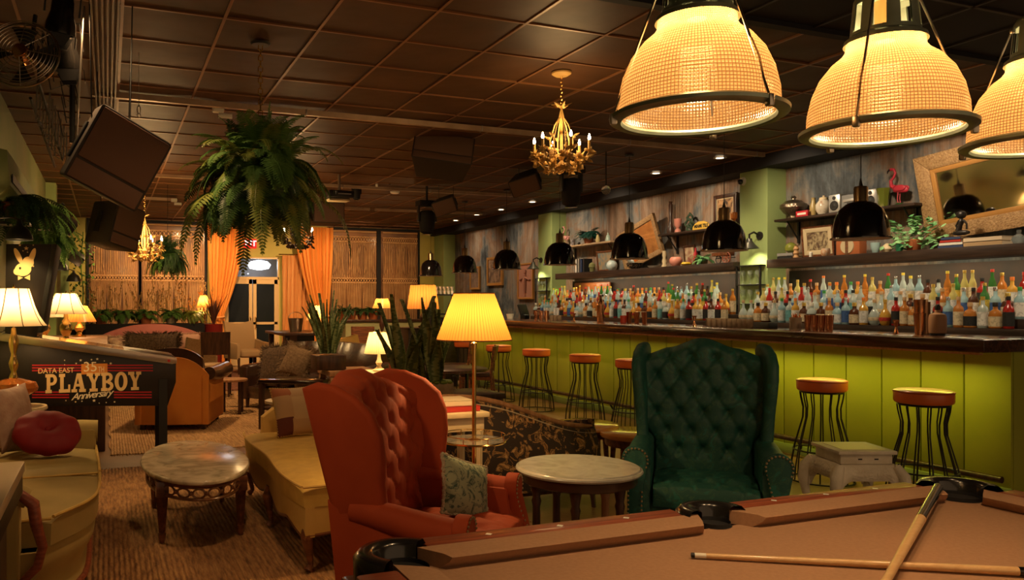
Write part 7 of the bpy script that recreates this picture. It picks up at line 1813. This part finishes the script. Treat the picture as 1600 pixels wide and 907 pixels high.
# -- big tilted mirror
def framed(c, w, h, tilt, lean, fw, fm, im, label, name='wall_mirror', cat='mirror', x=7.7, inner=None, depth=.05):
    """picture in the wall plane (faces -X). c = (y, z) centre"""
    t = thing(name, label, cat, (x,c[0],c[1])); t.rotation_euler = Euler((tilt,0,0)) if not lean else (Matrix.Rotation(lean,3,'Y') @ Matrix.Rotation(tilt,3,'X')).to_euler()
    def bar(y0, z0, y1, z1, y2, z2, y3, z3):
        pts = [(y0,z0),(y1,z1),(y2,z2),(y3,z3)]
        return MB().prism(pts,'x',-depth/2,depth/2,.006)
    W_, H_, w_, h_ = w/2, h/2, w/2-fw, h/2-fw; mb = MB()
    for pts in (((-W_,-H_),(W_,-H_),(w_,-h_),(-w_,-h_)),((W_,-H_),(W_,H_),(w_,h_),(w_,-h_)),((W_,H_),(-W_,H_),(-w_,h_),(w_,h_)),((-W_,H_),(-W_,-H_),(-w_,-h_),(-w_,h_))): mb.prism(list(pts),'x',-depth/2,depth/2,.007)
    mb.build('frame', fm, t)
    if inner:
        mb = MB(); e = inner[1]
        for pts in (((-w_,-h_),(w_,-h_),(w_-e,-h_+e),(-w_+e,-h_+e)),((w_,-h_),(w_,h_),(w_-e,h_-e),(w_-e,-h_+e)),((w_,h_),(-w_,h_),(-w_+e,h_-e),(w_-e,h_-e)),((-w_,h_),(-w_,-h_),(-w_+e,-h_+e),(-w_+e,h_-e))): mb.prism(list(pts),'x',-depth*.35,depth*.2,.002)
        mb.build('inner_moulding', inner[0], t)
    MB().lo((-.004,-w_,-h_),(.004,w_,h_)).build('mirror_plate' if cat == 'mirror' else 'picture', im, t, 0)
    return t
M['ornate'] = mat('carved_giltwood', (.30,.17,.07), .5, .2, col2=(.46,.29,.13), scale=50, bump=1., bscale=70, bdist=.01)
M['giltline'] = mat('gilt_moulding', (.55,.28,.08), .35, .4)
framed((4.72,2.52), 1.72,.86, R_(-5), R_(-7), .15, M['ornate'], M['mirror'], 'big tilted mirror in an ornate carved gilt frame at the right edge', x=7.68, inner=(M['giltline'],.045))
# -- lower right shelf
def pothos(loc, label, n=70, seed=1, R=.24, H=.20):
    rs = random.Random(seed); t = thing('pothos_plant', label, 'potted plant', loc); mb = MB()
    for k in range(n):
        a = rs.uniform(0,2*PI); r = rs.uniform(.0,1)*R; z = .14+H*rs.uniform(-.6,1)*(1-.4*r/R)
        c = Vector((min(.05, r*cos(a)*.55), r*sin(a), z)); d = Vector((-.3-rs.uniform(0,.6),rs.uniform(-1,1),rs.uniform(-.8,.4))).normalized(); L = rs.uniform(.055,.085); s_ = d.cross(Vector((rs.uniform(-.3,.3),0,1))).normalized()*L*.36; n_ = d.cross(s_).normalized()*.006
        mb.add([c,c+d*L*.25+s_*.9,c+d*L*.6+s_*.8+n_,c+d*L,c+d*L*.6-s_*.8+n_,c+d*L*.25-s_*.9,c+d*L*.5-n_],[(0,1,6),(1,2,6),(2,3,6),(3,4,6),(4,5,6),(5,0,6)])
        if k % 3 == 0: mb.tube([(0,0,.08),c*.6+Vector((0,0,.04)),c],.002,3,cap=False)
    mb.build('foliage', M['pothos'], t, 0); MB().solid([(.05,0),(.06,.01),(.075,.11),(.07,.115),(.001,.1)],20).build('pot', M['terracotta'], t)
pothos((7.56,on(1428,7.56),SHZ),'bushy pale green trailing pothos on the thick right shelf',150,1,.34,.24)
vase('round_vase','round olive green glazed vase on books beside the near pillar',7.62,1236,SHZ+.078,[(.03,0),(.065,.025),(.072,.06),(.055,.10),(.03,.115),(.032,.12)],mat('olive_glaze', (.20,.22,.035), .2, coat=.4))
for k in range(2): book((7.62,on(1234,7.62),SHZ+.0008+.039*k),.17,.22,.036,.06*k,covers['grey' if k else 'black'],['dark book under the grey book, below the olive vase','grey book below the round olive vase'][k])
vase('tiki_figure','small tan carved tiki figure left of the framed print',7.52,1244,SHZ,[(.025,0),(.032,.01),(.024,.04),(.034,.06),(.024,.09),(.033,.11),(.02,.14),(.025,.15)],mat('tan_wood_figure', (.5,.28,.12), .6),'figurine',12)
art = lambda nm, a, b, sc: mat(nm, a, .6, col2=b, scale=sc, distort=1.5, contrast=(.4,.6))
framed((on(1279,7.72),2.13),.44,.36,0,R_(-5),.025,M['walnut'],art('print_cream',(.45,.36,.2),(.12,.07,.04),14),'framed cream print with dark drawing on the thick right shelf','picture_frame','picture',x=7.71,inner=(M['cream'],.05),depth=.03)
vase('basket_cup','small orange white basket shaped cup in front of the framed print',7.52,1290,SHZ,[(.03,0),(.045,.02),(.05,.06),(.042,.09),(.036,.085)],mat('orange_white_glaze', (.55,.25,.1), .3, col2=(.62,.55,.42), scale=25),'cup')
vase('salt_pot','tiny white pot left of the orange white cup',7.5,1267,SHZ,[(.018,0),(.02,.05),(.012,.06)],M['white'],'pot',14)
t = thing('clock_radio', 'orange wood vintage radio with cream round dial behind the near pendant', 'radio', (7.6,on(1330,7.6),SHZ)); MB().box((0,0,.10),(.12,.30,.20),.02).build('radio_case', mat('orange_wood', (.45,.14,.05), .35), t)
Mx = Matrix.Translation((-.062,0,.10)) @ Euler((0,-PI/2,0)).to_matrix().to_4x4(); MB().solid([(.085,0),(.08,.006)],28,M=Mx).build('dial', M['cream'], t); MB().box((-.068,0,.10),(.006,.035,.15)).build('dial_bar', M['walnut'], t)
vase('pale_blue_cup','pale blue ceramic cup right of the vintage radio',7.52,1368,SHZ,[(.025,0),(.03,.005),(.045,.06),(.048,.11),(.042,.11),(.03,.02)],mat('pale_blue_glaze', (.35,.5,.5), .3),'cup')
for k, (c_, l) in enumerate((('navy','navy book at the bottom of the pile beside the pothos'),('white','white book in the pile beside the pothos'),('red','red book in the pile beside the pothos'),('navy','dark blue book on top of the pile beside the pothos'))):
    book((7.55,on(1494,7.55),SHZ+.0008+.026*k),.17,.24-.02*k,.025,.04*(k % 2),covers[c_],l)
for k, (c_, l) in enumerate((('tan','tan book in the pile below the mirror, right of the statuette'),('cream','cream book on top of the tan one below the mirror'))): book((7.55,on(1545,7.55),SHZ+.0008+.041*k),.18,.34,.04,0,covers[c_],l)
M['bronze'] = mat('dark_bronze', (.035,.030,.026), .4, .6)
t = thing('statuette', 'dark kneeling statuette on the books below the mirror', 'statuette', (7.5,on(1502,7.5),SHZ+.108))
MB().blob((0,0,.03),(.06,.16,.05),2.3,n=4).tube([(0,.03,.05),(0,.01,.10),(0,.0,.14),(0,.0,.165)],[.028,.020,.027,.012],10).blob((0,0,.20),(.075,.085,.075),2.2,n=5).tube([(0,.02,.15),(0,.05,.10),(0,.03,.06)],.009,6).tube([(0,-.02,.15),(0,-.05,.11),(0,-.05,.06)],.009,6).build('figure', M['bronze'], t)
vase('glass_decanter','round clear glass decanter at the right end of the thick shelf',7.5,1592,SHZ,[(.04,0),(.055,.03),(.05,.06),(.015,.085),(.018,.12)],M['glass'],'decanter')
vase('glass_jar','squat green glass on the shelf under the pothos',7.47,1405,SHZ,[(.03,0),(.035,.05),(.03,.07)],mat('green_tumbler', (.03,.25,.12), .15, trans=.3),'glass')
vase('shell_ornament','pale shell and dried stems in front of the pothos, left',7.48,1386,SHZ,[(.03,0),(.05,.03),(.035,.07),(.01,.09)],M['cream'],'ornament')
# -- far section, upper shelf left
flamingo((7.66,on(884,7.66),UPZ),.80,mat('pale_pink', (.55,.25,.22), .5),'pale pink flamingo ornament at the left end of the far upper shelf')
vase('painted_can','small painted tin beside the pale pink flamingo',7.66,895,UPZ,[(.04,0),(.042,.12),(.035,.125)],mat('painted_tin', (.4,.36,.35), .4, col2=(.06,.05,.05), scale=25),'tin')
p = atX(925,345,7.68); fern((7.62,p.y,UPZ+.16),60,.26,1.0,77,'big dark green fern on the far upper shelf',small_pot(.09,.155,M['terracotta']),mat('blue_green_leaf', (.01,.09,.06), .5),.07)
vase('parrot_figure','orange bird figure hanging under the dark fern on the far shelf',7.6,915,UPZ,[(.01,0),(.03,.05),(.035,.14),(.02,.2),(.008,.22)],mat('orange_bird', (.5,.25,.1), .5),'figurine',14)
vase('gourd','yellow gourd beside the orange bird figure',7.6,934,UPZ,[(.03,0),(.04,.04),(.022,.1),(.014,.13)],mat('gourd_yellow', (.6,.5,.22), .4),'gourd')
vase('bell_ornament','pale green bell shaped ornament at the right end of the far upper shelf',7.62,950,UPZ,[(.045,0),(.045,.03),(.03,.09),(.012,.11),(.012,.14)],mat('pale_green_glaze', (.35,.45,.38), .3),'ornament')
# tilted mirror between
framed((on(996,7.62),2.33),.98,.62,R_(-16),R_(-6),.075,M['ornate'],M['mirror'],'tilted mirror in an ornate brown frame behind the black pendant',x=7.66)
# upper shelf right of it
vase('brown_bottle','tall dark brown sculpted bottle right of the tilted mirror',7.66,1048,UPZ,[(.05,0),(.055,.06),(.03,.12),(.022,.2),(.03,.42),(.02,.44),(.028,.47)],M['dark_wood'])
t = thing('pink_goblet', 'pink hourglass vase on the upper shelf right of the tilted mirror', 'vase', (7.64,on(1059,7.64),UPZ)); MB().solid([(.05,0),(.04,.04),(.02,.06),(.05,.11),(.055,.2),(.05,.2)],22).build('vase_body', mat('salmon_pink', (.6,.24,.18), .35), t)
t = thing('knot_sculpture', 'dark green knotted glass sculpture on the upper shelf', 'sculpture', (7.66,on(1078,7.66),UPZ)); mb = MB()
for (y, z, r) in ((.0,.06,.05),(.03,.13,.055),(0,.21,.045),(-.03,.10,.05)): mb.tube([(.02*sin(a*2),y+r*cos(a),z+r*sin(a)) for a in [2*PI*k/16 for k in range(16)]],.016,8,True)
mb.build('knot', mat('dark_green_glass', (.05,.08,.05), .15, coat=.5), t)
t = thing('yellow_plaque', 'yellow half round plaque with dark lettering on the upper shelf', 'plaque', (7.58,on(1096,7.58),UPZ)); 
pl_ = [(-.17,0),(.17,0),(.165,.04),(.12,.085),(.05,.11),(-.05,.11),(-.12,.085),(-.165,.04)]; MB().prism(pl_,'x',-.008,.008,.002).build('plaque_board', mat('yellow_board', (.66,.42,.06), .5), t)
vs, fs = text_mesh('MIAMI TILE', .062, 0, .003, 0, 1); MB().add([(-.0095,-p[0]*.9,p[1]*1.0+.045) for p in vs], fs).add([(-.0085,-p[0]*.9,p[1]*1.0+.045) for p in vs], [f[::-1] for f in fs]).build('plaque_lettering', M['black'], t, 0)
framed((on(1131,7.74),2.62),.42,.52,0,0,.055,M['dark_wood'],art('flower_painting',(.05,.03,.02),(.5,.28,.12),9),'dark framed flower painting by the near green pillar','picture_frame','picture',x=7.77,inner=(M['cream'],.012),depth=.04)
vase('amber_goblet','amber glass goblet beside the flower painting, next to the pillar',7.62,1147,UPZ,[(.03,0),(.008,.02),(.008,.06),(.04,.09),(.045,.16),(.04,.17)],M['amber_glass'])
# -- far section, thick shelf
for k, (u, c_, l) in enumerate(((914,'navy','navy book standing on the far thick shelf'),(910,'grey','grey book standing left of the navy book'),(906,'white','pale book standing in the row on the far thick shelf'),(918,'black','black book standing right of the navy book'))):
    t = thing('book', l, 'book', (7.58,on(u,7.58),SHZ+.0008)); MB().lo((-.08,-.02,0),(.08,.02,.23)).build('book_cover', covers[c_], t, 0); MB().lo((-.076,-.016,.004),(.0805,.016,.232)).build('pages', M['page'], t, 0)
vase('potted_succulent','small potted succulent right of the standing books',7.55,925,SHZ,[(.035,0),(.04,.06),(.055,.08),(.05,.13),(.01,.16)],mat('olive_succulent', (.22,.22,.08), .7),'potted plant',12)
framed((on(948,7.70),2.11),.50,.34,0,R_(-6),.03,M['walnut'],art('landscape_print',(.35,.25,.14),(.15,.2,.2),7),'brown framed print leaning on the far thick shelf','picture_frame','picture',x=7.69,depth=.03)
t = thing('blue_vase', 'pale blue white glazed round vase below the tilted mirror', 'vase', (7.52,on(956,7.52),SHZ)); MB().solid([(.04,0),(.075,.03),(.09,.08),(.075,.13),(.05,.15),(.05,.16)],24).build('vase_body', mat('pale_blue_white', (.4,.5,.5), .3, col2=(.6,.6,.55), scale=9), t)
p = on(990,7.5); t = thing('beaded_bowl', 'spotted black and cream bowl on the far thick shelf', 'bowl', (7.52,p,SHZ)); MB().solid([(.05,0),(.11,.04),(.13,.09),(.12,.09),(.05,.02)],28).build('bowl_body', mat('spotted_glaze', (.5,.4,.28), .4, col2=(.02,.015,.01), scale=55, kind='voronoi', contrast=(.3,.4)), t)
vase('white_tray','low white dish right of the spotted bowl',7.52,1022,SHZ,[(.07,0),(.1,.03),(.09,.03)],M['white'],'dish')
vase('carved_candlestick','cream carved candlestick left of the pink round vase',7.58,1038,SHZ,[(.035,0),(.04,.02),(.025,.05),(.035,.09),(.02,.14),(.032,.18),(.025,.24)],M['cream'],'candlestick',14)
vase('pink_round_vase','round salmon pink vase on the far thick shelf',7.5,1056,SHZ,[(.05,0),(.085,.04),(.09,.09),(.07,.125),(.06,.13)],bpy.data.materials['salmon_pink'])
vase('yellow_fruit_dish','low dish of yellow fruit right of the pink round vase',7.48,1072,SHZ,[(.04,0),(.07,.02),(.05,.045)],mat('yellow_fruit', (.65,.42,.03), .5),'dish')
framed((on(1078,7.7),2.09),.24,.28,0,R_(-6),.025,M['dark_wood'],art('figure_print',(.5,.4,.25),(.25,.08,.05),6),'small dark framed print behind the pink round vase','picture_frame','picture',x=7.70,depth=.03)
vase('red_bottle','tall narrow red bottle left of the green foliage on the far shelf',7.55,1087,SHZ,[(.022,0),(.03,.05),(.03,.15),(.012,.2),(.012,.24)],mat('deep_red', (.4,.02,.03), .3),'bottle')
fern((7.58,on(1100,7.58),SHZ+.07),26,.18,1.0,88,'small green and white succulent arrangement on the far thick shelf',small_pot(.05,.069,M['stone_pot']),M['leaf_pale'],.05)
t = thing('toy_cart', 'small brown toy cart with spoked red wheel beside the near pillar', 'toy cart', (7.55,on(1135,7.55),SHZ)); mb = MB()
mb.tube([(0,.07*cos(a),.075+.07*sin(a)) for a in [2*PI*k/24 for k in range(24)]],.008,6,True)
for k in range(8): a = PI*k/4; mb.cyl((0,0,.075),(0,.07*cos(a),.075+.07*sin(a)),.005,n=5)
mb.build('wheel', mat('red_brown_wheel', (.35,.09,.04), .5), t); MB().lo((-.01,-.02,.10),(.12,.26,.15),.006).build('cart_body', M['walnut'], t)
MB().cyl((.05,-.1,.075),(.05,.24,.075),.006,n=5).tube([(.05,.2+.05*cos(a),.056+.05*sin(a)) for a in [2*PI*k/16 for k in range(16)]],.006,6,True).build('axle_wheel', M['black'], t)
# -- pictures on the wall left of the farther pillar
framed((on(774,7.78),2.10),.72,.62,0,0,.06,M['giltline'],art('dark_group_photo',(.10,.06,.04),(.32,.2,.12),5),'large gilt framed dark picture left of the pink relief','picture_frame','picture',x=7.77,depth=.05)
framed((on(743,7.78),1.98),.50,.52,0,0,.045,M['giltline'],art('faded_print',(.18,.12,.09),(.3,.2,.14),5),'smaller gilt framed picture on the far wall stretch by the black pendants','picture_frame','picture',x=7.77,depth=.05)
t = framed((on(822,7.78),1.85),.62,.72,0,0,.035,M['giltline'],mat('pink_relief_ground', (.42,.2,.14), .7, bump=.3, bscale=15),'framed pinkish figure relief left of the farther green pillar','relief_panel','relief panel',x=7.77,depth=.05)
MB().tube([(-.02,0,-.25),(-.03,0,0),(-.02,0,.12)],[.03,.05,.03],8).tube([(-.02,-.2,.02),(-.03,0,.08),(-.02,.2,.03)],.02,8).blob((-.02,0,.19),(.05,.08,.10),2,n=3).build('relief_figure', mat('pink_relief', (.36,.16,.11), .7), t)
# figures and cloth under the thick far shelf, behind the bottles
t = thing('wooden_board', 'orange brown wooden board standing behind the bottles at the far end', 'board', (7.70,on(925,7.7),1.365)); MB().box((0,0,.2),(.04,1.05,.40),.02).build('board', mat('orange_brown_board', (.30,.10,.03), .4, col2=(.2,.06,.02), scale=4), t)
# ball lamp at ceiling edge
p = atY(947,297,7.9); t = thing('glass_ball_lamp', 'small clear glass ball hanging near the ceiling right of the gold chandelier', 'lamp', tuple(p)); MB().blob((0,0,0),(.11,.11,.11),2,n=6).build('glass_ball', M['glass'], t); MB().cyl((0,0,.05),(0,0,CEIL-p.z),.008,n=6).build('stem', M['black'], t)
# -------------------------------------------------- rest feet on the rugs
for o in list(bpy.data.objects):
    if o.parent is None and o.get('label'):
        if any(s in o['label'] for s in ('oval coffee table','rust orange velvet wing chair','tapestry cushion','long golden yellow','patchwork cushion','orange leather club','black pinball','olive gold velvet sofa','crimson','mauve','cream washed side','red spined','cream book lying on top of the red','brass floor lamp','small round table holding','amber glass table lamp')): o.location.z += .0128

# -------------------------------------------------- small pieces belong to the part they sit on
SUB = {'piping':'seat_cushion','tufting_buttons':'backrest','tuft_button':'backrest','shade_rib':'lamp_shade','finial':'lamp_shade','shade_trim':'lamp_shade','seat_piping':'seat','fringe':'cushion_cover','fur_tufts':'cushion_cover','button':'cushion_cover',
 'large_lettering':'cabinet_body','small_lettering':'cabinet_body','script_lettering':'cabinet_body','number_lettering':'cabinet_body','ordinal_lettering':'cabinet_body','red_stripes':'cabinet_body','number_plate':'cabinet_body','rabbit_mark':'backbox','rabbit_eye':'backbox',
 'drawer_pull':'drawer_box','sight_inlay':'rail','tray_boss':'glass_tray','rail_post':'tray_rail','sign_letters':'sign_box','screen':'screen_case','cone':'speaker_box','tweeter':'speaker_box','speaker_cone':'speaker_box','lens':'light_head','flame_bulb':'arm',
 'door_handle':'door_frame','door_glass':'door_frame','shade_lining':'dome_shade','stopper':'bottle_body','dial_bar':'dial','plaque_lettering':'plaque_board','barn_door':'can_body','fan_blade':'hub','cage_spoke':'outer_ring','cage_ring':'outer_ring','soil':'pot','moss':'trough','clamp':'channel','rail_bracket':'foot_rail','candle_sleeve':'arm','tip':'shaft','ferrule':'shaft','top_inlay':'drawer_box','corner_block':'leg'}
for root in [o for o in bpy.data.objects if o.parent is None and o.type == 'EMPTY']:
    ks = kids(root); byn = {}
    for c in ks: byn.setdefault(c.name.split('.')[0], []).append(c)
    for a_, b_ in SUB.items():
        if a_ in byn and b_ in byn:
            for i, c in enumerate(byn[a_]):
                if c.location.length < 1e-9: c.parent = byn[b_][min(len(byn[b_])-1, i*len(byn[b_])//len(byn[a_]))]
